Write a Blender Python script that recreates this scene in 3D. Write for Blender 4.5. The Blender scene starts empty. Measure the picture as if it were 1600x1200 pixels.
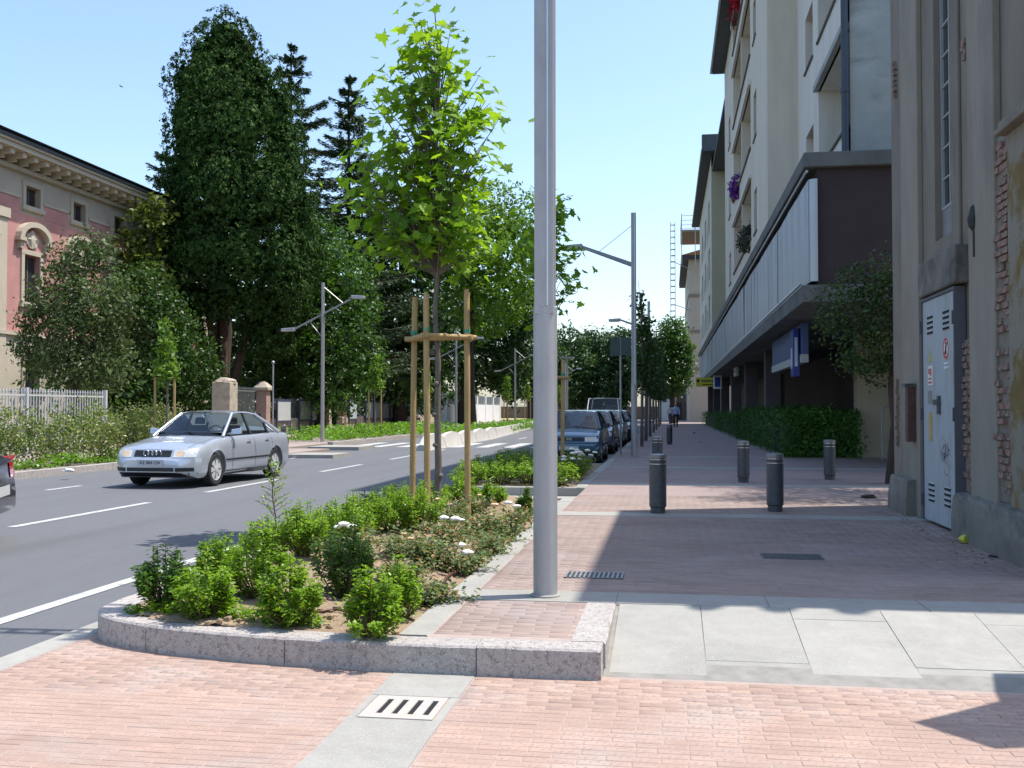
import bpy, bmesh, math, random
import numpy as np
from mathutils import Vector, Matrix
from mathutils.bvhtree import BVHTree

R = math.radians
rnd = random.Random(11)
rng = np.random.default_rng(11)
sc = bpy.context.scene
col = sc.collection

# ------------------------------------------------------------------ camera, sky, sun, exposure
CAMH = 1.45
YAW = math.atan(245 / 1600)
PIT = math.atan(40 / 1600)
cam_d = bpy.data.cameras.new('camera')
cam_d.sensor_width = 36.0
cam_d.lens = 36.0
cam_d.clip_start = 0.05
cam_d.clip_end = 3000
cam = bpy.data.objects.new('camera', cam_d)
cam.location = (0, 0, CAMH)
cam.rotation_euler = (R(90) + PIT, 0, YAW)
col.objects.link(cam)
sc.camera = cam

SUN_EL, SUN_AZ = R(66), R(20)          # azimuth from +X towards +Y
world = bpy.data.worlds.new('World')
sc.world = world
world.use_nodes = True
wn = world.node_tree.nodes
wl = world.node_tree.links
for n in list(wn):
    wn.remove(n)
wo = wn.new('ShaderNodeOutputWorld')
bg = wn.new('ShaderNodeBackground')
sky = wn.new('ShaderNodeTexSky')
sky.sky_type = 'NISHITA'
sky.sun_disc = False
sky.sun_elevation = SUN_EL
sky.sun_rotation = R(90) - SUN_AZ
sky.altitude = 100
sky.air_density = 1.15
sky.dust_density = 1.5
sky.ozone_density = 3.2
bg.inputs['Strength'].default_value = 0.15
wl.new(sky.outputs[0], bg.inputs[0])
wl.new(bg.outputs[0], wo.inputs[0])

sun_d = bpy.data.lights.new('sun', 'SUN')
sun_d.energy = 3.6
sun_d.angle = R(0.53)
sun_d.color = (1.0, 0.955, 0.88)
sun = bpy.data.objects.new('sun', sun_d)
SV = Vector((math.cos(SUN_EL) * math.cos(SUN_AZ), math.cos(SUN_EL) * math.sin(SUN_AZ), math.sin(SUN_EL)))
sun.rotation_euler = (-SV).to_track_quat('-Z', 'Y').to_euler()
sun.location = (10, 5, 40)
col.objects.link(sun)

vs = sc.view_settings
vs.view_transform = 'Standard'
vs.look = 'None'
vs.exposure = 0.85
vs.gamma = 1.0
vs.use_curve_mapping = False
try:
    sc.cycles.max_bounces = 8
    sc.cycles.transparent_max_bounces = 12
    sc.cycles.caustics_reflective = False
    sc.cycles.caustics_refractive = False
except Exception:
    pass

# ------------------------------------------------------------------ survey helpers: sight lines from the camera station to real surfaces
_c, _s, _cp, _sp = math.cos(YAW), math.sin(YAW), math.cos(PIT), math.sin(PIT)


def ray(u, v):
    x = (u - 800) / 1600
    z = (600 - v) / 1600
    f = _cp - z * _sp
    return Vector((x * _c - f * _s, x * _s + f * _c, z * _cp + _sp))


def P(u, v, z=0.0):
    d = ray(u, v)
    t = (z - CAMH) / d.z
    return Vector((d.x * t, d.y * t, z))


def PX(u, v, X):
    d = ray(u, v)
    t = X / d.x
    return Vector((X, d.y * t, CAMH + d.z * t))


def PY(u, v, Y):
    d = ray(u, v)
    t = Y / d.y
    return Vector((d.x * t, Y, CAMH + d.z * t))


def pix(p):
    X = p[0] * _c + p[1] * _s
    Y = -p[0] * _s + p[1] * _c
    Z = p[2] - CAMH
    f = Y * _cp + Z * _sp
    return 800 + 1600 * X / f, 600 - 1600 * (-Y * _sp + Z * _cp) / f


# ------------------------------------------------------------------ materials
MATS = {}


def _nodes(name):
    m = bpy.data.materials.new(name)
    m.use_nodes = True
    nt = m.node_tree
    for n in list(nt.nodes):
        nt.nodes.remove(n)
    out = nt.nodes.new('ShaderNodeOutputMaterial')
    return m, nt, nt.nodes, nt.links, out


def noise(nt, scale, detail=6, rough=.6, coord='Object', stretch=None, dist=0.0):
    n, l = nt.nodes, nt.links
    tc = n.new('ShaderNodeTexCoord')
    src = n.new('ShaderNodeNewGeometry').outputs['Position'] if coord == 'World' else tc.outputs[coord]
    if stretch:
        mp = n.new('ShaderNodeMapping')
        mp.inputs['Scale'].default_value = stretch
        l.new(src, mp.inputs[0])
        src = mp.outputs[0]
    t = n.new('ShaderNodeTexNoise')
    t.inputs['Scale'].default_value = scale
    t.inputs['Detail'].default_value = detail
    t.inputs['Roughness'].default_value = rough
    t.inputs['Distortion'].default_value = dist
    l.new(src, t.inputs['Vector'])
    return t.outputs['Fac']


def ramp(nt, fac, stops):
    r = nt.nodes.new('ShaderNodeValToRGB')
    while len(r.color_ramp.elements) < len(stops):
        r.color_ramp.elements.new(.5)
    for e, (p, c) in zip(r.color_ramp.elements, stops):
        e.position = p
        e.color = (*c, 1) if len(c) == 3 else c
    nt.links.new(fac, r.inputs[0])
    return r.outputs[0]


def mixc(nt, fac, a, b, mode='MIX'):
    m = nt.nodes.new('ShaderNodeMix')
    m.data_type = 'RGBA'
    m.blend_type = mode
    for sock, val in ((m.inputs[0], fac), (m.inputs[6], a), (m.inputs[7], b)):
        if hasattr(val, 'links'):
            nt.links.new(val, sock)
        elif isinstance(val, (int, float)):
            sock.default_value = val
        else:
            sock.default_value = (*val, 1)
    return m.outputs[2]


def sc3(c, k):
    return tuple(min(1, x * k) for x in c)


def isl_random(nt):
    n, l = nt.nodes, nt.links
    g = n.new('ShaderNodeNewGeometry')
    o = n.new('ShaderNodeObjectInfo')
    a = n.new('ShaderNodeMath')
    a.operation = 'ADD'
    l.new(g.outputs['Random Per Island'], a.inputs[0])
    l.new(o.outputs['Random'], a.inputs[1])
    f = n.new('ShaderNodeMath')
    f.operation = 'FRACT'
    l.new(a.outputs[0], f.inputs[0])
    return f.outputs[0]


def M(name, c, rough=.6, var=.15, scale=6.0, bump=0.0, bscale=None, metal=0.0, rand=0.0, coat=0.0, spec=.5,
      stain=None, stain_scale=1.2, stain_pos=(.5, .7), stretch=None, speck=None, speck_scale=120, detail=6, coord='Object', grime=None):
    if name in MATS:
        return MATS[name]
    m, nt, n, l, out = _nodes(name)
    b = n.new('ShaderNodeBsdfPrincipled')
    l.new(b.outputs[0], out.inputs[0])
    f = noise(nt, scale, detail, .62, coord, stretch=stretch)
    colr = ramp(nt, f, [(.28, sc3(c, 1 - var)), (.72, sc3(c, 1 + var))])
    if rand:
        r = isl_random(nt)
        colr = mixc(nt, 1.0, colr, ramp(nt, r, [(0, (1 - rand,) * 3), (1, (1 + rand,) * 3)]), 'MULTIPLY')
    if stain:
        f2 = noise(nt, stain_scale, 8, .65, coord, stretch=stretch, dist=.4)
        fr = ramp(nt, f2, [(stain_pos[0], (0, 0, 0)), (stain_pos[1], (1, 1, 1))])
        colr = mixc(nt, fr, colr, stain)
    if grime:
        f4 = noise(nt, grime[1], 7, .7, coord, stretch=grime[2], dist=.8)
        colr = mixc(nt, 1.0, colr, ramp(nt, f4, [(.42, (1, 1, 1)), (.66, (grime[0],) * 3)]), 'MULTIPLY')
    if speck:
        f3 = noise(nt, speck_scale, 2, .5)
        fr = ramp(nt, f3, [(.56, (0, 0, 0)), (.64, (1, 1, 1))])
        colr = mixc(nt, fr, colr, speck)
    l.new(colr, b.inputs['Base Color'])
    b.inputs['Roughness'].default_value = rough
    b.inputs['Metallic'].default_value = metal
    b.inputs['Specular IOR Level'].default_value = spec
    b.inputs['Coat Weight'].default_value = coat
    b.inputs['Coat Roughness'].default_value = .06
    if bump:
        bn = n.new('ShaderNodeBump')
        bn.inputs['Strength'].default_value = 1.0
        bn.inputs['Distance'].default_value = bump
        l.new(noise(nt, bscale or scale * 6, 5, .65), bn.inputs['Height'])
        l.new(bn.outputs[0], b.inputs['Normal'])
    MATS[name] = m
    return m


def leafmat(name, dark, light, trans=.35, tcol=None, rough=.45, patch=0.0, pscale=.5, dead=None, deadp=.93, spec=.25):
    m, nt, n, l, out = _nodes(name)
    r = isl_random(nt)
    stops = [(0, dark), (.75, light), (1, sc3(light, 1.25))]
    colr = ramp(nt, r, stops)
    if dead:
        w = n.new('ShaderNodeTexWhiteNoise')
        w.noise_dimensions = '1D'
        l.new(r, w.inputs['W'])
        colr = mixc(nt, ramp(nt, w.outputs['Value'], [(deadp, (0, 0, 0)), (deadp + .01, (1, 1, 1))]), colr, dead)
    if patch:
        f = noise(nt, pscale, 3, .5)
        colr = mixc(nt, 1.0, colr, ramp(nt, f, [(.3, (1 - patch,) * 3), (.7, (1 + patch,) * 3)]), 'MULTIPLY')
    b = n.new('ShaderNodeBsdfPrincipled')
    l.new(colr, b.inputs['Base Color'])
    b.inputs['Roughness'].default_value = rough
    b.inputs['Specular IOR Level'].default_value = spec
    t = n.new('ShaderNodeBsdfTranslucent')
    l.new(mixc(nt, 1.0, colr, tcol or (1.5, 1.5, .6), 'MULTIPLY'), t.inputs[0])
    mx = n.new('ShaderNodeMixShader')
    mx.inputs[0].default_value = trans
    l.new(b.outputs[0], mx.inputs[1])
    l.new(t.outputs[0], mx.inputs[2])
    l.new(mx.outputs[0], out.inputs[0])
    MATS[name] = m
    return m


def glassmat(name, tint, rough=.02):
    m, nt, n, l, out = _nodes(name)
    fr = n.new('ShaderNodeFresnel')
    fr.inputs[0].default_value = 1.55
    t = n.new('ShaderNodeBsdfTransparent')
    t.inputs[0].default_value = (*tint, 1)
    g = n.new('ShaderNodeBsdfGlossy')
    g.inputs['Roughness'].default_value = rough
    mx = n.new('ShaderNodeMixShader')
    l.new(fr.outputs[0], mx.inputs[0])
    l.new(t.outputs[0], mx.inputs[1])
    l.new(g.outputs[0], mx.inputs[2])
    l.new(mx.outputs[0], out.inputs[0])
    MATS[name] = m
    return m


def brickmat(name, c1, c2, mortar, bw, bh, mort=.006, bump=.003, extra=None):
    """brick texture for pavements too far away to tell pieces apart"""
    m, nt, n, l, out = _nodes(name)
    tc = n.new('ShaderNodeTexCoord')
    br = n.new('ShaderNodeTexBrick')
    br.inputs['Scale'].default_value = 1
    br.inputs['Brick Width'].default_value = bw
    br.inputs['Row Height'].default_value = bh
    br.inputs['Mortar Size'].default_value = mort
    br.inputs['Color1'].default_value = (*c1, 1)
    br.inputs['Color2'].default_value = (*c2, 1)
    br.inputs['Mortar'].default_value = (*mortar, 1)
    l.new(tc.outputs['Object'], br.inputs['Vector'])
    f = noise(nt, 1.3, 6, .6)
    colr = mixc(nt, 1.0, br.outputs['Color'], ramp(nt, f, [(.3, (.85,) * 3), (.7, (1.1,) * 3)]), 'MULTIPLY')
    b = n.new('ShaderNodeBsdfPrincipled')
    b.inputs['Roughness'].default_value = .8
    l.new(colr, b.inputs['Base Color'])
    l.new(b.outputs[0], out.inputs[0])
    MATS[name] = m
    return m


# ------------------------------------------------------------------ object helpers
def tag(o, label=None, cat=None, group=None, kind=None):
    if label:
        o['label'] = label
    if cat:
        o['category'] = cat
    if group:
        o['group'] = group
    if kind:
        o['kind'] = kind
    return o


def T(name, label, cat, loc=(0, 0, 0), rz=0.0, group=None, kind=None):
    o = bpy.data.objects.new(name, None)
    o.empty_display_size = .2
    o.location = loc
    o.rotation_euler = (0, 0, rz)
    col.objects.link(o)
    return tag(o, label, cat, group, kind)


def origin_of(p):
    v = Vector((0, 0, 0))
    while p is not None:
        v += p.location
        p = p.parent
    return v


class MB:
    def __init__(s):
        s.v, s.f, s.m = [], [], []

    def add(s, vs, fs, m=0):
        o = len(s.v)
        s.v += [tuple(x) for x in vs]
        s.f += [[i + o for i in f] for f in fs]
        s.m += [m] * len(fs)
        return s

    def hexa(s, c, m=0):
        return s.add(c, [(0, 3, 2, 1), (4, 5, 6, 7), (0, 1, 5, 4), (1, 2, 6, 5), (2, 3, 7, 6), (3, 0, 4, 7)], m)

    def box(s, x0, x1, y0, y1, z0, z1, m=0):
        return s.hexa([(x0, y0, z0), (x1, y0, z0), (x1, y1, z0), (x0, y1, z0),
                       (x0, y0, z1), (x1, y0, z1), (x1, y1, z1), (x0, y1, z1)], m)

    def mbox(s, f, a0, a1, b0, b1, d0, d1, m=0):
        return s.hexa([f(a0, b0, d0), f(a1, b0, d0), f(a1, b0, d1), f(a0, b0, d1),
                       f(a0, b1, d0), f(a1, b1, d0), f(a1, b1, d1), f(a0, b1, d1)], m)

    def tube(s, pts, rad, n=8, m=0, caps=True, flat=1.0):
        pts = [Vector(p) for p in pts]
        if not hasattr(rad, '__len__'):
            rad = [rad] * len(pts)
        vs, fs = [], []
        up = None
        for i, p in enumerate(pts):
            d = (pts[min(i + 1, len(pts) - 1)] - pts[max(i - 1, 0)])
            if d.length < 1e-9:
                d = Vector((0, 0, 1))
            d.normalize()
            if up is None:
                up = Vector((1, 0, 0)) if abs(d.x) < .9 else Vector((0, 1, 0))
            a = (up - d * up.dot(d)).normalized()
            up = a
            b = d.cross(a)
            for k in range(n):
                t = 2 * math.pi * k / n
                vs.append(p + a * math.cos(t) * rad[i] + b * math.sin(t) * rad[i] * flat)
        for i in range(len(pts) - 1):
            for k in range(n):
                k2 = (k + 1) % n
                fs.append((i * n + k, i * n + k2, (i + 1) * n + k2, (i + 1) * n + k))
        if caps:
            fs.append(tuple(range(n))[::-1])
            fs.append(tuple(range((len(pts) - 1) * n, len(pts) * n)))
        return s.add(vs, fs, m)

    def cyl(s, p0, p1, r0, r1=None, n=12, m=0):
        return s.tube([p0, p1], [r0, r0 if r1 is None else r1], n, m)

    def lathe(s, prof, n=20, c=(0, 0, 0), m=0, axis='z', caps=True):
        vs, fs = [], []
        for r, z in prof:
            for k in range(n):
                t = 2 * math.pi * k / n
                a, b = r * math.cos(t), r * math.sin(t)
                vs.append((c[0] + a, c[1] + b, c[2] + z) if axis == 'z' else
                          ((c[0] + a, c[1] + z, c[2] + b) if axis == 'y' else (c[0] + z, c[1] + a, c[2] + b)))
        for i in range(len(prof) - 1):
            for k in range(n):
                k2 = (k + 1) % n
                fs.append((i * n + k, i * n + k2, (i + 1) * n + k2, (i + 1) * n + k))
        if caps:
            fs.append(tuple(range(n)))
            fs.append(tuple(range((len(prof) - 1) * n, len(prof) * n)))
        return s.add(vs, fs, m)

    def prism(s, poly, d, m=0):
        """polygon of 3-D points pushed along vector d"""
        n = len(poly)
        a = [Vector(p) for p in poly]
        b = [p + Vector(d) for p in a]
        return s.add(a + b, [tuple(range(n))[::-1], tuple(range(n, 2 * n))] +
                     [(i, (i + 1) % n, n + (i + 1) % n, n + i) for i in range(n)], m)

    def grid(s, pts, m=0):
        """rows of points"""
        nr, nc = len(pts), len(pts[0])
        return s.add([p for r in pts for p in r],
                     [(i * nc + j, i * nc + j + 1, (i + 1) * nc + j + 1, (i + 1) * nc + j)
                      for i in range(nr - 1) for j in range(nc - 1)], m)

    def blob(s, c, r, seed=0, amp=.2, m=0, n=8):
        q = random.Random(seed)
        ph = [q.uniform(0, 6.28) for _ in range(6)]
        vs, fs = [], []
        for i in range(n + 1):
            th = math.pi * i / n
            for k in range(n * 2):
                t = 2 * math.pi * k / (n * 2)
                d = Vector((math.sin(th) * math.cos(t), math.sin(th) * math.sin(t), math.cos(th)))
                w = 1 + amp * (math.sin(3 * d.x + ph[0]) * math.sin(4 * d.y + ph[1]) + .6 * math.sin(6 * d.z + ph[2] + 3 * d.x))
                vs.append((c[0] + d.x * r[0] * w, c[1] + d.y * r[1] * w, c[2] + d.z * r[2] * w))
        N = n * 2
        for i in range(n):
            for k in range(N):
                fs.append((i * N + k, (i + 1) * N + k, (i + 1) * N + (k + 1) % N, i * N + (k + 1) % N))
        return s.add(vs, fs, m)

    def mesh(s, name, off=(0, 0, 0), mats=(), smooth=0):
        me = bpy.data.meshes.new(name)
        ox, oy, oz = off
        me.from_pydata([(x - ox, y - oy, z - oz) for x, y, z in s.v], [], s.f)
        for m in mats:
            me.materials.append(m)
        if len(mats) > 1:
            me.polygons.foreach_set('material_index', s.m)
        bm = bmesh.new()
        bm.from_mesh(me)
        if smooth:
            bmesh.ops.remove_doubles(bm, verts=bm.verts, dist=1e-5)
        bmesh.ops.recalc_face_normals(bm, faces=bm.faces)
        bm.to_mesh(me)
        bm.free()
        if smooth:
            me.polygons.foreach_set('use_smooth', [True] * len(me.polygons))
            if smooth < 180:
                me.set_sharp_from_angle(angle=R(smooth))
        me.update()
        return me

    def build(s, name, mats, parent=None, smooth=0, local=False, bevel=0, loc=None):
        mats = mats if isinstance(mats, (list, tuple)) else [mats]
        off = (0, 0, 0) if local else origin_of(parent)
        if loc is not None and parent is None:
            off = loc
        o = bpy.data.objects.new(name, s.mesh(name, off, mats, smooth))
        if loc is not None and parent is None:
            o.location = loc
        o.parent = parent
        col.objects.link(o)
        if bevel:
            md = o.modifiers.new('bevel', 'BEVEL')
            md.width = bevel
            md.segments = 2
            md.limit_method = 'ANGLE'
            md.angle_limit = R(40)
        return o


def inst(name, me, parent, loc, rot=(0, 0, 0), scale=(1, 1, 1), mat=None):
    o = bpy.data.objects.new(name, me)
    o.parent = parent
    o.location = Vector(loc) - origin_of(parent)
    o.rotation_euler = rot
    o.scale = scale
    col.objects.link(o)
    return o


def copy_tree(o, parent=None):
    c = o.copy()
    col.objects.link(c)
    c.parent = parent
    for ch in o.children:
        copy_tree(ch, c)
    return c


def np_mesh(name, V, F, mats):
    me = bpy.data.meshes.new(name)
    V = np.asarray(V, np.float32).reshape(-1, 3)
    F = np.asarray(F, np.int32)
    k = F.shape[1]
    me.vertices.add(len(V))
    me.vertices.foreach_set('co', V.ravel())
    me.loops.add(F.size)
    me.loops.foreach_set('vertex_index', F.ravel())
    me.polygons.add(len(F))
    me.polygons.foreach_set('loop_start', np.arange(0, F.size, k, dtype=np.int32))
    me.polygons.foreach_set('loop_total', np.full(len(F), k, np.int32))
    for m in mats:
        me.materials.append(m)
    me.update(calc_edges=True)
    return me


def np_obj(name, V, F, mat, parent=None, loc=None):
    off = np.array(loc if (loc is not None and parent is None) else origin_of(parent), np.float32)
    o = bpy.data.objects.new(name, np_mesh(name, np.asarray(V) - off, F, [mat]))
    o.parent = parent
    if loc is not None and parent is None:
        o.location = loc
    col.objects.link(o)
    return o


def unit(a):
    return a / (np.linalg.norm(a, axis=1, keepdims=True) + 1e-9)


def leaves(Pt, Nn, S, asp=.5, fold=.35, tip=None):
    """one folded four-cornered leaf per point"""
    n = len(Pt)
    r = rng.normal(size=(n, 3)) if tip is None else tip + rng.normal(size=(n, 3)) * .35
    t = unit(r - Nn * np.sum(r * Nn, 1, keepdims=True))
    b = np.cross(Nn, t)
    S = np.asarray(S).reshape(-1, 1) * np.ones((n, 1))
    h = asp / 2
    V = np.empty((n, 4, 3))
    V[:, 0] = Pt - t * S * .5
    V[:, 1] = Pt + b * S * h + Nn * S * h * fold
    V[:, 2] = Pt + t * S * .5 - Nn * S * .1
    V[:, 3] = Pt - b * S * h + Nn * S * h * fold
    F = np.arange(n * 4).reshape(n, 4)
    return V.reshape(-1, 3), F


def crown_points(blobs, n, per, rc, depth=.16, up=.35, rough=.8, inner=.12):
    B = np.array([b[:6] for b in blobs], float)
    A = (B[:, 3] * B[:, 4] + B[:, 4] * B[:, 5] + B[:, 3] * B[:, 5])
    K = max(1, n // per)
    idx = rng.choice(len(B), size=K, p=A / A.sum())
    d = unit(rng.normal(size=(K, 3)))
    fr = 1 - np.abs(rng.normal(size=(K, 1))) * depth
    inn = rng.random((K, 1)) < inner
    fr = np.where(inn, rng.random((K, 1)) * .8, fr)
    c = B[idx, :3] + d * B[idx, 3:6] * fr
    keep = np.ones(K, bool)
    for j, b in enumerate(B):
        q = np.linalg.norm((c - b[:3]) / b[3:6], axis=1)
        keep &= ~((q < .72) & (idx != j) & (~inn[:, 0]))
    c, d = c[keep], d[keep]
    K = len(c)
    rcs = rc * (0.6 + .8 * rng.random((K, 1)))
    Pt = np.repeat(c, per, 0) + rng.normal(size=(K * per, 3)) * np.repeat(rcs, per, 0) * .6
    Nn = unit(np.repeat(d, per, 0) * .7 + np.array([0, 0, up]) + rng.normal(size=(K * per, 3)) * rough)
    return Pt, Nn


def tufts(blobs, k, r, seed=0, up=0.0):
    """small leaf tufts sitting on the surface of the big lobes, plus the shrunken lobes themselves"""
    q = np.random.default_rng(seed)
    B = np.array([b[:6] for b in blobs], float)
    A = B[:, 3] * B[:, 4] + B[:, 4] * B[:, 5] + B[:, 3] * B[:, 5]
    i = q.choice(len(B), size=k, p=A / A.sum())
    d = q.normal(size=(k, 3))
    d /= np.linalg.norm(d, axis=1, keepdims=True)
    c = B[i, :3] + d * B[i, 3:6] * (.80 + .13 * q.random((k, 1)))
    keep = np.ones(k, bool)
    for j, b in enumerate(B):
        keep &= ~((np.linalg.norm((c - b[:3]) / b[3:6], axis=1) < .8) & (i != j))
    rr = r * (.6 + .8 * q.random(k))
    out = [(*c[n], rr[n], rr[n], rr[n] * (1.15 + up)) for n in range(k) if keep[n]]
    return out + [(*b[:3], b[3] * .9, b[4] * .9, b[5] * .92) for b in B]


def pblobs(Y, lst, dz=1.0):
    """ellipsoid lobes measured on the photograph (u, v, half width, half height[, depth shift]) placed at distance Y"""
    out = []
    for q in lst:
        u, v, ru, rv = q[:4]
        dy = q[4] if len(q) > 4 else 0
        p = PY(u, v, Y + dy)
        k = (p - Vector((0, 0, CAMH))).length / 1600 * .96
        out.append((p.x, p.y, p.z, ru * k, ru * k * dz, rv * k))
    return out


def text_mesh(s, size, ext=.001):
    cu = bpy.data.curves.new('text', 'FONT')
    cu.body = s
    cu.size = size
    cu.extrude = ext
    cu.align_x = 'CENTER'
    cu.align_y = 'CENTER'
    o = bpy.data.objects.new('text', cu)
    col.objects.link(o)
    dg = bpy.context.evaluated_depsgraph_get()
    me = bpy.data.meshes.new_from_object(o.evaluated_get(dg))
    bpy.data.objects.remove(o)
    return me


def text(s, size, parent, loc, ax, ay, mat, name='lettering', ext=.001):
    me = text_mesh(s, size, ext)
    me.materials.clear()
    me.materials.append(mat)
    o = bpy.data.objects.new(name, me)
    ax, ay = Vector(ax).normalized(), Vector(ay).normalized()
    az = ax.cross(ay)
    m = Matrix((ax, ay, az)).transposed().to_4x4()
    m.translation = Vector(loc) - origin_of(parent)
    o.parent = parent
    o.matrix_local = m
    col.objects.link(o)
    return o


# facade maps: (along, height, depth inwards)
def face_w(X):
    return lambda a, b, d: (X + d, a, b)      # faces -X (towards the street from the right-hand side)


def face_e(X):
    return lambda a, b, d: (X - d, a, b)      # faces +X


def face_s(Y):
    return lambda a, b, d: (a, Y + d, b)      # faces -Y (towards the camera)


def wall_open(mb, f, a0, a1, b0, b1, ops, rev=.15, m=0, mr=None):
    """flat wall with real openings and reveals"""
    mr = m if mr is None else mr
    As = sorted({a0, a1, *[x for o in ops for x in o[:2]]})
    Bs = sorted({b0, b1, *[x for o in ops for x in o[2:4]]})
    As = [a for a in As if a0 <= a <= a1]
    Bs = [b for b in Bs if b0 <= b <= b1]
    for i in range(len(As) - 1):
        for j in range(len(Bs) - 1):
            ca, cb = (As[i] + As[i + 1]) / 2, (Bs[j] + Bs[j + 1]) / 2
            if any(o[0] < ca < o[1] and o[2] < cb < o[3] for o in ops):
                continue
            mb.add([f(As[i], Bs[j], 0), f(As[i + 1], Bs[j], 0), f(As[i + 1], Bs[j + 1], 0), f(As[i], Bs[j + 1], 0)], [(0, 1, 2, 3)], m)
    for o in ops:
        r = o[4] if len(o) > 4 else rev
        x0, x1, y0, y1 = o[:4]
        for (p, q) in (((x0, y0), (x1, y0)), ((x1, y0), (x1, y1)), ((x1, y1), (x0, y1)), ((x0, y1), (x0, y0))):
            mb.add([f(p[0], p[1], 0), f(q[0], q[1], 0), f(q[0], q[1], r), f(p[0], p[1], r)], [(0, 1, 2, 3)], mr)


def window(parent, f, a0, a1, b0, b1, d, fm, gm, nv=1, nh=0, t=.06, name='window', dark=None):
    mb = MB()
    mb.mbox(f, a0, a1, b0, b0 + t, d, d + .06)
    mb.mbox(f, a0, a1, b1 - t, b1, d, d + .06)
    mb.mbox(f, a0, a0 + t, b0 + t, b1 - t, d, d + .06)
    mb.mbox(f, a1 - t, a1, b0 + t, b1 - t, d, d + .06)
    for k in range(nv):
        c = a0 + (a1 - a0) * (k + 1) / (nv + 1)
        mb.mbox(f, c - t * .5, c + t * .5, b0 + t, b1 - t, d + .004, d + .055)
    for k in range(nh):
        c = b0 + (b1 - b0) * (k + 1) / (nh + 1)
        mb.mbox(f, a0 + t, a1 - t, c - t * .3, c + t * .3, d + .008, d + .05)
    w = mb.build(name, fm, parent)
    g = MB()
    g.mbox(f, a0 + t * .5, a1 - t * .5, b0 + t * .5, b1 - t * .5, d + .03, d + .036)
    g.build('pane', gm, w)
    return w


# ------------------------------------------------------------------ shared materials
asphalt = M('asphalt', (.118, .121, .130), .85, .13, 34, .004, 160, stain=(.094, .096, .102), stain_scale=.9, stain_pos=(.48, .72), stretch=(1, .06, 1), speck=(.155, .155, .16), speck_scale=220)
paint_w = M('road_paint', (.46, .46, .44), .7, .15, 8, stain=(.26, .26, .265), stain_scale=11, stain_pos=(.52, .68))
granite = M('granite', (.385, .347, .32), .75, .16, 14, .006, 70, rand=.07, speck=(.50, .475, .45), speck_scale=130, stain=(.22, .185, .165), stain_scale=30, stain_pos=(.50, .62))
conc = M('concrete_light', (.32, .307, .275), .85, .07, 9, .002, 120, rand=.05, stain=(.285, .27, .24), stain_scale=5, stain_pos=(.5, .8), speck=(.375, .36, .33), speck_scale=160, coord='World', grime=(.84, 1.4, (1, 1, 1)))
conc_d = M('concrete_old', (.20, .185, .158), .9, .25, 2.2, .01, 20, stain=(.06, .065, .06), stain_scale=1.6, stain_pos=(.5, .72))
mortar = M('joint_sand', (.36, .285, .25), .95, .12, 9, .002, 90)
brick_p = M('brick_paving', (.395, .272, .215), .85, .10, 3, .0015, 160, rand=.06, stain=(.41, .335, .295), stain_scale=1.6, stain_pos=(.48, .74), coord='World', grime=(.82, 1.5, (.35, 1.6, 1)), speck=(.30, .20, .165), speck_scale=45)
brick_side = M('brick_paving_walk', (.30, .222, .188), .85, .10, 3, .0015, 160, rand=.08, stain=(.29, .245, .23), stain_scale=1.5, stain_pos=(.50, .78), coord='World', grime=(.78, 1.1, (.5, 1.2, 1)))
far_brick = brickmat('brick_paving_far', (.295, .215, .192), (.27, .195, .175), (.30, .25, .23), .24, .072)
soil = M('soil', (.31, .225, .145), .95, .25, 12, .02, 30, stain=(.22, .15, .10), stain_scale=7)
galv = M('galvanised_grey', (.36, .355, .36), .45, .10, 9, .0006, 60, metal=.3, stain=(.27, .265, .265), stain_scale=5, stain_pos=(.55, .8), stretch=(1, 1, .3))
galv_d = M('pole_grey_dark', (.24, .25, .265), .45, .06, 3, metal=.35)
iron = M('bollard_iron', (.070, .075, .085), .45, .2, 12, .001, 90, metal=.2, stain=(.10, .103, .108), stain_scale=9, stain_pos=(.58, .78))
steel = M('stainless_band', (.55, .55, .55), .3, .05, 8, metal=.9)
wood = M('stake_wood', (.40, .27, .115), .8, .22, 9, .004, 40, stretch=(6, 6, .5), rand=.08)
bark = M('bark_young', (.16, .135, .11), .9, .3, 16, .01, 60, stretch=(1, 1, .4))
bark_d = M('bark_dark', (.07, .05, .04), .95, .35, 6, .03, 22, stretch=(1, 1, .25))
black = M('black_rubber', (.012, .012, .013), .7, .1, 6)
dark_gap = M('dark_void', (.008, .008, .008), .9, 0, 3)
glass_w = M('window_glass_dark', (.02, .025, .03), .05, .2, 1.2, spec=.6)
white = M('white_paint', (.72, .72, .70), .55, .08, 5)
red_m = M('sign_red', (.55, .03, .03), .5, .05, 5)
ochre = M('ochre_plaster', (.175, .12, .035), .9, .3, 5, .006, 40, stain=(.24, .22, .175), stain_scale=3, stain_pos=(.44, .56))

# ------------------------------------------------------------------ setting: ground sheets, road, pavements
def sheet(name, label, x0, x1, y0, y1, z, mat, kind='structure', n=1, cat=None):
    mb = MB()
    mb.add([(x0, y0, z), (x1, y0, z), (x1, y1, z), (x0, y1, z)], [(0, 1, 2, 3)])
    o = mb.build(name, mat)
    return tag(o, label, cat, None, kind)


sheet('ground', 'flat dusty green ground reaching to the horizon', -900, 900, -300, 1500, -.06,
      M('earth_ground', (.11, .115, .06), .95, .3, .4))
sheet('road', 'grey asphalt carriageway running away to the trees', -13.9, -1.3, -40, 260, -.004, asphalt)
sheet('forecourt_bed', 'sandy bed under the pink brick crossing', -3.7, 9, -6, 6.9, .0035, mortar)

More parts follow.
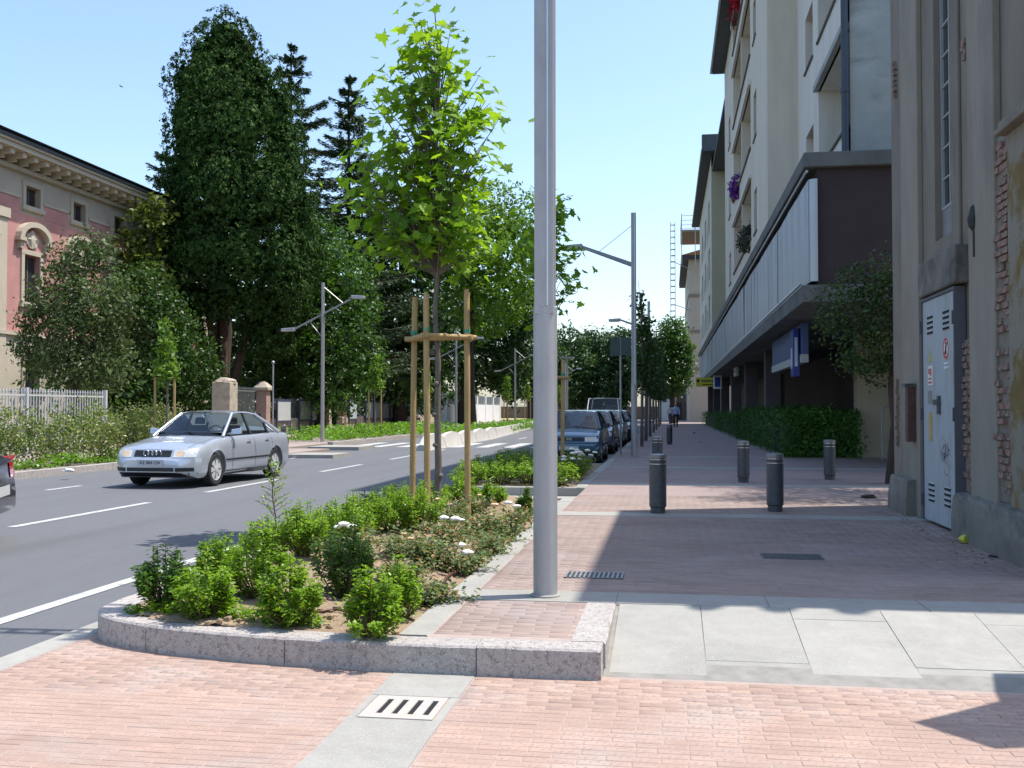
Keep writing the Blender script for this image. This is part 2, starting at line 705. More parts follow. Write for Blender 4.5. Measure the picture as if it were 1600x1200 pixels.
walk_l = T('left_pavement', 'pale pavement along the left side of the road', None, (-16, 40, 0), kind='structure')
mb = MB()
mb.box(-21, -13.6, -20, 27, -.05, .13)
mb.box(-21, -11.4, 27, 33.5, -.05, .125)
mb.box(-21, -13.2, 33.5, 240, -.05, .13)
mb.build('paving_slab', M('left_paving', (.30, .245, .215), .9, .12, 1.5), walk_l)
mb = MB()
mb.box(-11.4, -9.9, 29.4, 31.0, -.05, .10)
mb.box(-12.8, -10.9, 35.2, 37.2, -.05, .12)
mb.build('raised_kerb', conc, walk_l)
ml = MB()
for k in range(30):
    y = -20 + k * 1.6
    if y < 27:
        ml.box(-13.6, -13.38, y + .006, y + 1.594, -.05, .15 + rnd.uniform(-.006, .006))
ml.build('kerb', granite, walk_l)

walk = T('pavement', 'pink brick pavement with pale cross bands on the right', None, (0, 8, 0), kind='structure')
mb = MB()
mb.box(-1.36, 14, 6.86, 260, -.05, .1565)
mb.box(-1.36, -.53, 5.62, 6.86, -.05, .1575)
mb.build('paving_bed', mortar, walk)
mb = MB()
bands = [(6.88, 7.28), (12.5, 12.94), (17.65, 18.15), (22.9, 23.4), (28.2, 28.7)]
for y0, y1 in bands:
    x = -1.355
    while x < 12:
        mb.box(x + .003, x + .997, y0, y1, .10, .1615 + rnd.uniform(-.001, .001))
        x += 1.0
mb.build('band', conc, walk)
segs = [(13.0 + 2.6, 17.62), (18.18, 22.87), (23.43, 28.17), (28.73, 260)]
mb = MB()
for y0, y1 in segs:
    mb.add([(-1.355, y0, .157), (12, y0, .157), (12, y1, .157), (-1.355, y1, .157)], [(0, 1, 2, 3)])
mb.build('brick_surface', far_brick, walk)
# kerb of the pavement beside the parking lane
mb = MB()
y = 17.0
while y < 250:
    st = 1.0 if y < 60 else 6
    mb.box(-1.555, -1.36, y + .003, y + st - .003, -.05, .162 + rnd.uniform(-.002, .002))
    y += st
mb.build('kerb', conc, walk)


def brick_unit(L, W, H=.03):
    mb = MB()
    l, w = L / 2, W / 2
    e = .003
    ring = lambda a, b, z: [(-a, -b, z), (a, -b, z), (a, b, z), (-a, b, z)]
    v = ring(l, w, -H) + ring(l, w, -e) + ring(l - e, w - e, 0)
    f = []
    for k in range(2):
        for i in range(4):
            f.append((k * 4 + i, k * 4 + (i + 1) % 4, k * 4 + 4 + (i + 1) % 4, k * 4 + 4 + i))
    f.append((8, 9, 10, 11))
    mb.add(v, f)
    return mb


def lay(x0, x1, y0, y1, z, L=.225, W=.0615, skip=None):
    out = []
    k = 0
    y = y0
    while y + W <= y1 + .001:
        x = x0 - L * ((k * .5) % 1) - rnd.uniform(0, .03)
        while x < x1:
            a, b = max(x, x0) + .002, min(x + L, x1) - .002
            if b - a > .03 and not (skip and skip((a + b) / 2, y + W / 2)):
                out.append(((a + b) / 2, y + W / 2, z + rnd.uniform(-.0012, .0012), b - a, W - .005))
            x += L
        y += W
        k += 1
    return out


def lay_mesh(lst):
    mb = MB()
    u = brick_unit(1, 1)
    base = np.array(u.v)
    V, F = [], []
    for i, (x, y, z, l, w) in enumerate(lst):
        q = base.copy()
        q[:, 0] = np.sign(q[:, 0]) * (np.where(np.abs(q[:, 0]) < .499, l / 2 - .003, l / 2)) + x
        q[:, 1] = np.sign(q[:, 1]) * (np.where(np.abs(q[:, 1]) < .499, w / 2 - .003, w / 2)) + y
        q[:, 2] += z
        tl = rng.normal() * .002
        q[:, 2] += (q[:, 0] - x) * tl
        V.append(q)
        F += [[j + i * 12 for j in f] for f in u.f]
    return np.concatenate(V), F


fore = T('brick_crossing', 'pink brick crossing laid in long thin courses in front of the kerb', None, (-1, 4.6, 0), kind='structure')
bl = []
bl += lay(-3.66, -1.5, 2.6, 6.5, .006)
bl += lay(-1.04, 4.6, 2.6, 5.60, .006)
bl = [b for b in bl if not (b[1] > 5.65 and b[0] > -2.6)]


def vis(b):
    u, v = pix((b[0], b[1], b[2]))
    return -30 < u < 1630 and v < 1215


seen = [b for b in bl if vis(b)]
seen.sort(key=lambda b: b[1])
near, rest = seen[:300], seen[300:] + [b for b in bl if not vis(b)]
bmesh_cache = {}
for b in near:
    key = round(b[3], 2)
    if key not in bmesh_cache:
        bmesh_cache[key] = brick_unit(key, b[4]).mesh('brick', mats=[brick_p])
    inst('brick', bmesh_cache[key], fore, b[:3], (rnd.gauss(0, .004), rnd.gauss(0, .002), 0))
V, F = lay_mesh(rest)
o = np_obj('brick_course', V, F, brick_p, fore)
o['kind'] = 'stuff'

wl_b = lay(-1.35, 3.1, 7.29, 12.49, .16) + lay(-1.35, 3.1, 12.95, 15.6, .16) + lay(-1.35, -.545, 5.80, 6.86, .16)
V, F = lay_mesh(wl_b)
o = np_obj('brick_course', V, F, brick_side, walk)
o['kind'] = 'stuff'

# drain strip, its slotted grate
ds = T('drain_strip', 'pale concrete strip set across the pink bricks with a slotted drain', None, (-1.27, 4.4, 0), kind='structure')
mb = MB()
mb.box(-1.495, -1.045, 5.06, 5.62, -.03, .0085)
mb.box(-1.495, -1.045, 2.4, 4.67, -.03, .0085)
mb.box(-1.495, -1.46, 4.672, 5.058, -.03, .0075)
mb.box(-1.085, -1.045, 4.672, 5.058, -.03, .0075)
mb.build('strip', conc, ds)
gr = T('drain_grate', 'cast slab with four slanting dark drain slots in the pale strip', 'drain grate', (-1.27, 4.86, .0))
g = MB()
gx0, gx1, gy0, gy1 = -1.452, -1.093, 4.682, 5.048
slots = [(-1.385 + i * .076, -1.385 + i * .076 + .030) for i in range(4)]
sy0, sy1 = 4.75, 4.985
xs = gx0
for a, b in slots + [(gx1, gx1)]:
    g.box(xs, a, sy0, sy1, -.02, .010)
    xs = b
g.box(gx0, gx1, gy0, sy0, -.02, .010)
g.box(gx0, gx1, sy1, gy1, -.02, .010)
g.build('grate_plate', M('grate_concrete', (.40, .37, .335), .85, .08, 6, stain=(.45, .36, .30), stain_scale=6), gr)
for a, b in slots:
    h = MB()
    h.box(a + .0005, b - .0005, sy0 + .0005, sy1 - .0005, .0038, .0046)
    h.build('slot', dark_gap, gr)

mb = MB()
mb.box(-3.86, -3.672, 1.5, 6.6, -.03, .0045)
tag(mb.build('edge_strip', conc), 'pale concrete strip between asphalt and pink brick', None, None, 'structure')

# sloping slab apron to the right of the kerb
apron = T('slab_apron', 'large pale stone slabs rising from the brick to the pavement', None, (1, 6.2, 0), kind='structure')
ax = [-.33, .20, .765, 1.33, 1.9, 2.47, 3.04, 3.6, 4.2]


def apz(y):
    return .010 + (y - 5.66) / (6.86 - 5.66) * .150


for i in range(len(ax) - 1):
    cut = 6.66 if i % 2 == 0 else 5.90
    for (y0, y1) in ((5.665, cut), (cut, 6.872)):
        a, b = ax[i] + .002, ax[i + 1] - .002
        s = MB()
        j = rnd.uniform(-.002, .002)
        s.hexa([(a, y0 + .002, -.05), (b, y0 + .002, -.05), (b, y1 - .002, -.05), (a, y1 - .002, -.05),
                (a, y0 + .002, apz(y0) + j), (b, y0 + .002, apz(y0) + j), (b, y1 - .002, apz(y1) + j), (a, y1 - .002, apz(y1) + j)])
        s.build('slab', conc, apron)
s = MB()
s.hexa([(-.36, 5.60, -.05), (4.6, 5.60, -.05), (4.6, 6.9, -.05), (-.36, 6.9, -.05),
        (-.36, 5.60, .004), (4.6, 5.60, .004), (4.6, 6.9, apz(6.9) - .012), (-.36, 6.9, apz(6.9) - .012)])
s.build('joint_bed', M('apron_joint', (.25, .235, .21), .95, .2, 9), apron)

# ------------------------------------------------------------------ planter kerbs: each stone a piece
def resample(pts, step):
    pts = [Vector((p[0], p[1])) for p in pts]
    out = [pts[0]]
    for a, b in zip(pts, pts[1:]):
        n = max(1, int((b - a).length / step))
        for k in range(1, n + 1):
            out.append(a.lerp(b, k / n))
    return out


def smooth_pts(pts, it=3):
    for _ in range(it):
        q = [pts[0]]
        for a, b in zip(pts, pts[1:]):
            q += [a * .75 + b * .25, a * .25 + b * .75]
        q.append(pts[-1])
        pts = q
    return pts


def kerb_run(root, pts, w, z0, z1, stone=1.0, mat=None, seed=0):
    """pts: outer edge, the kerb lies to the left of the walking direction"""
    q = random.Random(seed)
    pts = resample(pts, .12)
    nrm = []
    for i in range(len(pts)):
        d = (pts[min(i + 1, len(pts) - 1)] - pts[max(0, i - 1)]).normalized()
        nrm.append(Vector((-d.y, d.x)))
    acc, start = 0.0, 0
    for i in range(1, len(pts)):
        acc += (pts[i] - pts[i - 1]).length
        if acc >= stone * q.uniform(.9, 1.1) or i == len(pts) - 1:
            if i == len(pts) - 1 and acc < .05:
                break
            mb = MB()
            rows = []
            dz = q.uniform(-.003, .003)
            for j in range(start, i + 1):
                t = 0
                if j == start:
                    t = .003
                if j == i:
                    t = -.003
                d = (pts[min(j + 1, len(pts) - 1)] - pts[max(0, j - 1)]).normalized()
                p = pts[j] + d * t
                n = nrm[j]
                wob = q.uniform(-.003, .003)
                o_ = p + n * wob
                i_ = p + n * w
                rows.append([(o_.x, o_.y, z0), (o_.x, o_.y, z1 - .012 + dz + q.uniform(-.002, .002)), (o_.x + n.x * .012, o_.y + n.y * .012, z1 + dz),
                             (i_.x, i_.y, z1 + dz), (i_.x, i_.y, z0)])
            mb.grid(rows)
            mb.add(rows[0], [(0, 1, 2, 3, 4)])
            mb.add(rows[-1], [(0, 1, 2, 3, 4)])
            mb.build('kerb_stone', mat or granite, root)
            start, acc = i, 0.0


pk = T('planter_kerb', 'speckled granite kerb curving round the front of the near flower bed', 'kerb', (-2, 5.7, 0))
curve = smooth_pts([Vector(p) for p in ((-3.70, 9.0), (-3.70, 7.2), (-3.70, 6.35), (-3.60, 6.02), (-3.18, 5.76), (-2.4, 5.58), (-1.6, 5.505), (-.9, 5.50), (-.36, 5.50))], 3)
kerb_run(pk, [(-3.70, 14.9), (-3.70, 9.0)], .15, -.05, .165, 1.0, granite, 2)
kerb_run(pk, curve, .19, -.05, .165, 1.05, granite, 3)
kerb_run(pk, [(-.352, 5.71), (-.352, 6.86)], .19, -.05, .166, 1.2, granite, 4)
kerb_run(pk, [(-1.36, 5.72), (-1.36, 14.9)], .17, -.05, .164, 1.0, conc, 5)
kerb_run(pk, [(-1.36, 14.95), (-3.70, 14.95)], .15, -.05, .163, 1.0, granite, 6)

pk2 = T('planter_kerb', 'pale kerb round the second flower bed in front of the blue car', 'kerb', (-2.5, 17, 0))
c2 = smooth_pts([Vector(p) for p in ((-3.75, 24.5), (-3.75, 19), (-3.72, 17.4), (-3.3, 16.95), (-2.4, 16.9), (-1.36, 16.9))], 3)
kerb_run(pk2, c2, .15, -.05, .165, 1.0, conc, 8)
kerb_run(pk2, [(-1.36, 16.9), (-1.36, 24.5)], .15, -.05, .163, 1.0, conc, 9)
kerb_run(pk2, [(-1.36, 24.6), (-3.75, 24.6)], .15, -.05, .163, 1.0, conc, 10)
sheet('bed_path', 'pale concrete path between the two flower beds', -3.75, -1.37, 15.12, 16.9, .02, conc)


def soil_bed(name, label, x0, x1, y0, y1, z, hump, inside, seed):
    nx, ny = int((x1 - x0) / .06), int((y1 - y0) / .06)
    q = np.random.default_rng(seed)
    X, Y = np.meshgrid(np.linspace(x0, x1, nx), np.linspace(y0, y1, ny))
    Z = z + hump * np.clip(np.minimum.reduce([X - x0, x1 - X, Y - y0, y1 - Y]) / .5, 0, 1)
    n1 = q.random((ny, nx))
    for _ in range(2):
        n1 = (n1 + np.roll(n1, 1, 0) + np.roll(n1, 1, 1) + np.roll(n1, -1, 0) + np.roll(n1, -1, 1)) / 5
    Z = np.maximum(Z, z + .005) + (n1 - .5) * (.06 + .10 * np.clip((Y - y0) / .8, 0, 1) * np.clip((X - x0) / .5, 0, 1)) + (q.random((ny, nx)) - .5) * .015
    V = np.stack([X, Y, Z], -1).reshape(-1, 3)
    i = np.arange(nx * ny).reshape(ny, nx)
    F = np.stack([i[:-1, :-1], i[:-1, 1:], i[1:, 1:], i[1:, :-1]], -1).reshape(-1, 4)
    cx = V[F].mean(1)
    ok = np.array([inside(a, b) for a, b in cx[:, :2]])
    o = np_obj(name, V, F[ok], soil)
    o.data.polygons.foreach_set('use_smooth', [True] * len(o.data.polygons))
    tag(o, label, None, None, 'structure')
    return lambda x, y: float(Z[min(ny - 1, max(0, int((y - y0) / (y1 - y0) * (ny - 1)))), min(nx - 1, max(0, int((x - x0) / (x1 - x0) * (nx - 1))))])


_cv = np.array([(p_.x, p_.y) for p_ in resample(curve, .05)])


def in1(x, y):
    if x > -1.5 or x < -3.6 or y < 5.6:
        return False
    if y < 7.5:
        d2 = (_cv[:, 0] - x) ** 2 + (_cv[:, 1] - y) ** 2
        i = int(np.argmin(d2))
        return bool(d2[i] > .135 ** 2) and (y > _cv[i, 1] or x > _cv[i, 0] + .1)
    return True


bed_z = soil_bed('flower_bed_soil', 'dry clodded brown soil of the near flower bed', -3.6, -1.5, 5.6, 14.85, .13, .07, in1, 3)
bed2_z = soil_bed('far_bed_soil', 'brown soil of the second flower bed', -3.62, -1.5, 17.0, 24.5, .13, .06, lambda x, y: True, 4)
mb = MB()
inn = []
for i in range(len(_cv)):
    d_ = _cv[min(i + 1, len(_cv) - 1)] - _cv[max(0, i - 1)]
    d_ = d_ / np.linalg.norm(d_)
    inn.append((_cv[i, 0] - d_[1] * .07, _cv[i, 1] + d_[0] * .07, .142))
inn = [p_ for p_ in inn if p_[0] < -1.5]
mb.prism([(-3.61, 14.88, .142)] + inn + [(-1.5, inn[-1][1], .142), (-1.5, 14.88, .142)], (0, 0, -.17))
tag(mb.build('soil_base', soil), 'packed brown earth beneath the loose soil of the near bed', None, None, 'structure')
# loose clods
cl = MB()
for k in range(420):
    x, y = rnd.uniform(-3.5, -1.55), 5.7 + rnd.random() ** 1.6 * 5
    if not in1(x, y):
        continue
    r = rnd.uniform(.008, .03)
    cl.blob((x, y, bed_z(x, y) + r * .3), (r, r * rnd.uniform(.7, 1.2), r * .7), k, .25, 0, 3)
o = cl.build('soil_clods', soil)
tag(o, 'loose soil clods scattered over the near flower bed', None, None, 'stuff')
hp = [(-3.2, 6.05), (-2.7, 6.04), (-2.2, 6.07), (-1.9, 6.03), (-1.75, 6.1), (-1.62, 6.6), (-1.66, 8)]
mb = MB()
mb.tube([(x, y, bed_z(x, y) + .02) for x, y in resample(hp, .1)], .009, 6)
tag(mb.build('irrigation_hose', M('hose_brown', (.10, .035, .025), .5, .1, 5), smooth=60, loc=(-2.2, 6.05, .2)), 'thin brown irrigation hose lying on the flower bed soil', 'hose')

tw = MB()
for k in range(170):
    x, y = rnd.uniform(-3.4, -1.6), 5.8 + rnd.random() * 7
    if in1(x, y):
        a, L_ = rnd.uniform(0, 6.28), rnd.uniform(.03, .14)
        z_ = bed_z(x, y) + .012
        tw.tube([(x, y, z_), (x + L_ * .5 * math.cos(a), y + L_ * .5 * math.sin(a), z_ + .01), (x + L_ * math.cos(a + .3), y + L_ * math.sin(a + .3), z_)], .003, 4)
tag(tw.build('twig_litter', M('twig_dry', (.22, .16, .10), .9, .3, 9)), 'dry twigs and stalks littering the soil of the near bed', None, None, 'stuff')

# ------------------------------------------------------------------ road markings
rm = T('road_markings', 'white road markings painted on the asphalt', None, (-6, 20, 0), kind='structure')
def mark(name, x0, x1, y0, y1):
    m = MB()
    m.add([(x0, y0, .001), (x1, y0, .001), (x1, y1, .001), (x0, y1, .001)], [(0, 1, 2, 3)])
    return m.build(name, paint_w, rm)
mark('edge_line', -4.60, -4.47, -10, 19)
for y0, y1 in ((5.2, 8.6), (11.6, 15.0), (17.0, 20.3), (23, 26.2), (29, 32), (35, 36.4)):
    mark('lane_dash', -8.10, -7.97, y0, y1)
for k in range(9):
    y = 8 + k * 3
    mark('cycle_dash', -11.15, -11.03, y, y + 1.1)
for k in range(9):
    mark('zebra_bar', -12.6 + k * 1.05, -12.1 + k * 1.05, 38.6, 43.6)
for y0 in (50, 57, 64):
    mark('lane_dash', -7.4, -7.27, y0, y0 + 3)

# ------------------------------------------------------------------ near lamp post and the row of lamp posts
lampglass = M('lamp_lens', (.5, .5, .48), .3, .05, 5)


def slotted_pole(mb, x, y, z0, z1, w=.135, dp=.052, gap=.05):
    for sgn in (-1, 1):
        a = y + sgn * gap / 2
        b = y + sgn * (gap / 2 + dp)
        mb.box(x - w / 2, x + w / 2, min(a, b), max(a, b), z0, z1)
    z = z0
    while z < z1:
        mb.box(x - w / 2 + .02, x + w / 2 - .02, y - gap / 2, y + gap / 2, z, z + .10)
        z += .42


def street_lamp(name, label, loc, group):
    t = T(name, label, 'street lamp', loc, group=group)
    s = MB()
    s.lathe([(.084, 0), (.084, 2.0), (.078, 2.006)], 28, loc)
    s.build('sleeve', galv, t, smooth=40)
    b = MB()
    b.lathe([(.105, -.01), (.105, .012), (.086, .018)], 24, loc)
    b.build('base_collar', conc, t, smooth=40)
    u = MB()
    slotted_pole(u, loc[0], loc[1], loc[2] + 1.95, loc[2] + 6.75)
    u.build('upper_pole', galv, t, bevel=.006)
    r = MB()
    x, y, z = loc
    r.box(x + .02, x + .032, y - .083, y - .0775, z + 2.01, z + 6.74)
    r.build('rail', M('rail_bright', (.6, .6, .62), .3, .05, 4, metal=.6), t)
    a = MB()
    for dy in (-.055, .055):
        a.hexa([(x - .05, y + dy - .018, z + 5.25), (x - .05, y + dy + .018, z + 5.25), (x - .05, y + dy + .018, z + 5.37), (x - .05, y + dy - .018, z + 5.37),
                (x - 1.45, y + dy - .018, z + 5.80), (x - 1.45, y + dy + .018, z + 5.80), (x - 1.45, y + dy + .018, z + 5.88), (x - 1.45, y + dy - .018, z + 5.88)])
    for k in range(7):
        q = .12 + k * .2
        a.box(x - .05 - q - .03, x - .05 - q, y - .04, y + .04, z + 5.28 + q * .385, z + 5.34 + q * .385)
    a.build('arm', galv_d, t)
    c = MB()
    c.cyl((x - .05, y, z + 6.4), (x - .95, y, z + 5.70), .008, n=5)
    c.build('stay_cable', galv_d, t)
    h = MB()
    h.hexa([(x - 1.42, y - .11, z + 5.76), (x - 1.42, y + .11, z + 5.76), (x - 2.02, y + .13, z + 5.75), (x - 2.02, y - .13, z + 5.75),
            (x - 1.42, y - .10, z + 5.92), (x - 1.42, y + .10, z + 5.92), (x - 2.02, y + .11, z + 5.88), (x - 2.02, y - .11, z + 5.88)])
    hd = h.build('lamp_head', galv, t, bevel=.02)
    l = MB()
    l.box(x - 1.95, x - 1.5, y - .085, y + .085, z + 5.738, z + 5.76)
    l.build('lens', lampglass, hd)
    return t


near_lamp = street_lamp('street_lamp', 'thick grey lamp post standing nearest at the corner of the near flower bed', (-.85, 7.08, .16), 'lamp posts along the right pavement')
lamp2 = copy_tree(near_lamp)
lamp2.location = (-.95, 28.5, .16)
lamp2['label'] = 'slender grey lamp post with its arm against the sky behind the bollards'
lamp3 = copy_tree(near_lamp)
lamp3.location = (-.98, 52, .16)
lamp3['label'] = 'small far lamp post rising among the row of young street trees'

# ------------------------------------------------------------------ stakes round the plane sapling
green_tie = M('green_tie', (.03, .25, .16), .6, .1, 5)


def stake_frame(loc, label, h=2.95, rad=.47, ang=.5, at=None, sr=.042):
    t = T('tree_stakes', label, 'tree stakes', loc, group='wooden tree stake frames')
    pts = []
    for k in range(3):
        a = ang + k * 2 * math.pi / 3
        px, py = (at[k] if at else (loc[0] + rad * math.cos(a), loc[1] + rad * math.sin(a)))
        lean = rnd.uniform(-.03, .03)
        s = MB()
        hh = h + rnd.uniform(-.08, .1)
        s.tube([(px, py, loc[2] - .1), (px + lean * .5, py, loc[2] + hh * .5), (px + lean, py + lean * .5, loc[2] + hh - .05), (px + lean, py + lean * .5, loc[2] + hh)], [sr, sr * .98, sr * .96, sr * .7], 10)
        s.build('stake', wood, t, smooth=50)
        g = MB()
        g.lathe([(sr + .003, 0), (sr + .005, .02), (sr + .003, .045)], 12, (px + lean * .8, py, loc[2] + h * .815 + .05))
        g.build('tie', green_tie, t, smooth=50)
        pts.append((px + lean * .8, py, loc[2] + h * .815))
    for k in range(3):
        a, b = Vector(pts[k]), Vector(pts[(k + 1) % 3])
        d = (b - a).normalized()
        n = Vector((-d.y, d.x, 0))
        cen = Vector((loc[0], loc[1], 0))
        if n.dot(Vector((a.x, a.y, 0)) - cen) < 0:
            n = -n
        s = MB()
        o = n * (sr + .010)
        s.tube([a - d * .09 + o, b + d * .09 + o], sr * .82, 8)
        s.build('crossbar', wood, t, smooth=50)
    return t


YS = 11.6
_st = [PY(644, 700, YS + .12), PY(668, 700, YS - .42), PY(731, 700, YS - .05)]
_sx = PY(684, 700, YS + .08)
stake_frame((_sx.x, _sx.y, .2), 'three tall wooden stakes tied with green straps round the near plane sapling', 2.55, .5, .28, [(p_.x, p_.y) for p_ in _st], .036)
stake_frame((-2.55, 21.2, .2), 'wooden stakes half hidden behind the thick lamp post in the second bed', 2.35, .36, .2)

# ------------------------------------------------------------------ plane saplings with lobed leaves
def plane_leaf(seed):
    q = random.Random(seed)
    lob = [(0, -.30), (.10, -.20), (.30, -.34), (.30, -.14), (.52, .02), (.30, .06), (.30, .22), (.15, .2), (0, .62), (-.15, .2), (-.30, .22), (-.30, .06), (-.52, .02), (-.30, -.14), (-.30, -.34), (-.10, -.20)]
    vs = [(0, 0, 0)]
    for x, y in lob:
        x += q.uniform(-.03, .03)
        y += q.uniform(-.03, .03)
        vs.append((x, y, .22 * abs(x) - .15 * (x * x + y * y) - .10 * max(0, y) + q.uniform(-.03, .03)))
    n = len(lob)
    return vs, [(0, 1 + i, 1 + (i + 1) % n) for i in range(n)]


leaf_plane = leafmat('leaf_plane', (.085, .19, .018), (.22, .37, .036), .48, (1.7, 1.6, .5), .5)


def sapling(name, label, base, top, blobs, nleaf, nparts, size, group, trunk_r=.055, seed=1):
    q = random.Random(seed)
    t = T(name, label, 'tree', base, group=group)
    base, top = Vector(base), Vector(top)
    tp = []
    for k in range(11):
        f = k / 10
        p = base.lerp(top, f)
        tp.append((p.x + q.uniform(-.025, .025), p.y + q.uniform(-.025, .025), p.z))
    m = MB()
    m.tube(tp, [trunk_r * (1 - .85 * k / 10) for k in range(11)], 9)
    for k in range(6):
        p = base.lerp(top, .08 + k * .06)
        m.blob((p.x + q.uniform(-.05, .05), p.y - .03, p.z), (.035, .035, .03), k, .2, 0, 4)
    m.build('trunk', bark, t, smooth=70)
    ends = []
    for b in blobs:
        c = Vector(b[:3])
        rr = Vector(b[3:6])
        for _ in range(b[6]):
            d = Vector((q.gauss(0, 1), q.gauss(0, 1), q.gauss(.25, .8))).normalized()
            e = c + Vector((d.x * rr.x, d.y * rr.y, d.z * rr.z)) * q.uniform(.75, 1.05)
            hz = max(base.z + .47 * (top.z - base.z), min(top.z - .1, e.z - .25 * (top.z - base.z) * q.uniform(.3, .9) - .1))
            s = base.lerp(top, (hz - base.z) / (top.z - base.z))
            ends.append((s, e))
    br = MB()
    lp = []
    for s, e in ends:
        mid = s.lerp(e, .5) + Vector((0, 0, .08 * (e - s).length))
        br.tube([s, mid, e], [.011, .007, .003], 5)
        L = (e - s).length
        for k in range(max(2, int(nleaf / len(ends)))):
            f = 1 - q.random() ** 1.9 * .75
            p = (s.lerp(mid, f * 2) if f < .5 else mid.lerp(e, f * 2 - 1))
            p = p + Vector((q.gauss(0, 1), q.gauss(0, 1), q.gauss(0, 1))) * .12 * min(1.3, L + .4)
            lp.append((p, (e - s).normalized()))
    br.build('branches', bark, t, smooth=70)
    q.shuffle(lp)
    variants = []
    for k in range(4):
        vs, fs = plane_leaf(k)
        mb = MB()
        mb.add(vs, fs)
        variants.append(mb.mesh('leaf', mats=[leaf_plane]))
    allV, allF = [], []
    for i, (p, d) in enumerate(lp):
        n = Vector((d.x * .5 + q.gauss(0, .45), d.y * .5 + q.gauss(0, .45) - .1, .8 + q.gauss(0, .35))).normalized()
        tip = (d * .8 + Vector((q.gauss(0, .6), q.gauss(0, .6), -.35)))
        tip = (tip - n * tip.dot(n)).normalized()
        side = tip.cross(n)
        sz = size * q.uniform(.65, 1.2)
        m3 = Matrix((side, tip, n)).transposed()
        if i < nparts:
            o = bpy.data.objects.new('leaf', variants[i % 4])
            mm = (m3 * sz).to_4x4()
            mm.translation = p - base
            o.parent = t
            o.matrix_local = mm
            col.objects.link(o)
        else:
            vs, fs = plane_leaf(i % 4)
            off = len(allV)
            allV += [tuple(p + m3 @ (Vector(v) * sz)) for v in vs]
            allF += [[a + off for a in f] for f in fs]
    if allV:
        o = np_obj('foliage', np.array(allV), np.array(allF), leaf_plane, t)
        o['kind'] = 'stuff'
    return t


b1 = [b + (n,) for b, n in zip(pblobs(YS, [(665, 80, 46, 62), (618, 175, 52, 62), (715, 170, 56, 66), (670, 240, 85, 80, .1), (598, 285, 60, 66), (715, 300, 66, 70), (650, 365, 75, 45), (566, 300, 30, 52), (768, 205, 22, 34), (600, 372, 45, 40), (720, 375, 45, 34)], 1.0),
                               (20, 18, 17, 26, 20, 19, 12, 9, 5, 7, 6))]
tp = PY(682, 10, YS)
sapling('plane_sapling', 'young plane tree with bright lobed leaves between three tall stakes', (_sx.x, _sx.y, .2), (tp.x, tp.y, tp.z), b1, 1650, 300, .182, 'young plane trees in the flower beds', .045)
b2 = [b + (n,) for b, n in zip(pblobs(21.5, [(845, 330, 40, 55), (835, 410, 45, 60), (888, 420, 26, 45), (850, 480, 30, 30)]), (10, 12, 6, 4))]
tp = PY(848, 280, 21.5)
sapling('plane_sapling', 'young plane tree half hidden behind the thick lamp post', (-2.55, 21.2, .2), (tp.x, tp.y, tp.z), b2, 620, 150, .22, 'young plane trees in the flower beds', .05, 4)

# ------------------------------------------------------------------ shrubs in the beds
leaf_bush = leafmat('leaf_pittosporum', (.085, .185, .016), (.23, .36, .034), .38, (1.4, 1.5, .5), .35)
leaf_bush2 = leafmat('leaf_dark_shrub', (.035, .09, .014), (.095, .185, .028), .28, (1.3, 1.4, .6), .33)
leaf_rose = leafmat('leaf_rose', (.07, .115, .04), (.17, .22, .085), .3, (1.3, 1.3, .7), .5, dead=(.36, .23, .12), deadp=.86)
petal = M('rose_petal', (.80, .76, .70), .6, .06, 8)
petal_o = M('rose_petal_faded', (.68, .45, .28), .6, .1, 8)
stem_m = M('shrub_stem', (.12, .085, .045), .9, .2, 12)


def shrub(name, label, loc, w, h, n, mat, group=None, seed=0, leaf=.040):
    q = random.Random(seed)
    t = T(name, label, 'shrub', loc, group=group)
    x, y, z = loc
    st = MB()
    shoots = []
    for k in range(int(26 + w * 40)):
        a = q.uniform(0, 6.28)
        r = w * .5 * math.sqrt(q.random())
        hh = h * q.choice((q.uniform(.45, .8), q.uniform(.7, 1.12))) * (1 - .38 * (r / (w * .5)) ** 2)
        e = Vector((x + r * math.cos(a), y + r * math.sin(a), z + hh))
        s0 = Vector((x + r * .15 * math.cos(a), y + r * .15 * math.sin(a), z - .02))
        mid = s0.lerp(e, .5) + Vector((math.cos(a), math.sin(a), 0)) * r * .25
        st.tube([s0, mid, e], [.006, .004, .002], 4)
        shoots.append((s0, mid, e))
    st.build('stems', stem_m, t)['kind'] = 'stuff'
    Pt, Nn, Tp, Sz = [], [], [], []
    for _ in range(n):
        s0, mid, e = q.choice(shoots)
        f = 1 - abs(q.gauss(0, .34))
        f = min(1.03, max(.18, f))
        p = s0.lerp(mid, f * 2) if f < .5 else mid.lerp(e, f * 2 - 1)
        d = (e - mid).normalized()
        rad = Vector((q.gauss(0, 1), q.gauss(0, 1), q.gauss(0, .5)))
        rad = (rad - d * rad.dot(d)).normalized()
        p = p + rad * q.uniform(.01, .045) * (w / .38) ** .5 + Vector((0, 0, q.uniform(-.01, .012)))
        Pt.append(p)
        Nn.append((d * .75 - rad * .25 + Vector((q.gauss(0, .35), q.gauss(0, .35), q.gauss(.2, .3)))).normalized())
        Tp.append((rad + d * .6).normalized())
        Sz.append(leaf * q.uniform(.6, 1.25) * (1.0 if f < .9 else .8))
    V, F = leaves(np.array(Pt), np.array(Nn), np.array(Sz), .48, .4, np.array(Tp))
    np_obj('foliage', V, F, mat, t)
    return t


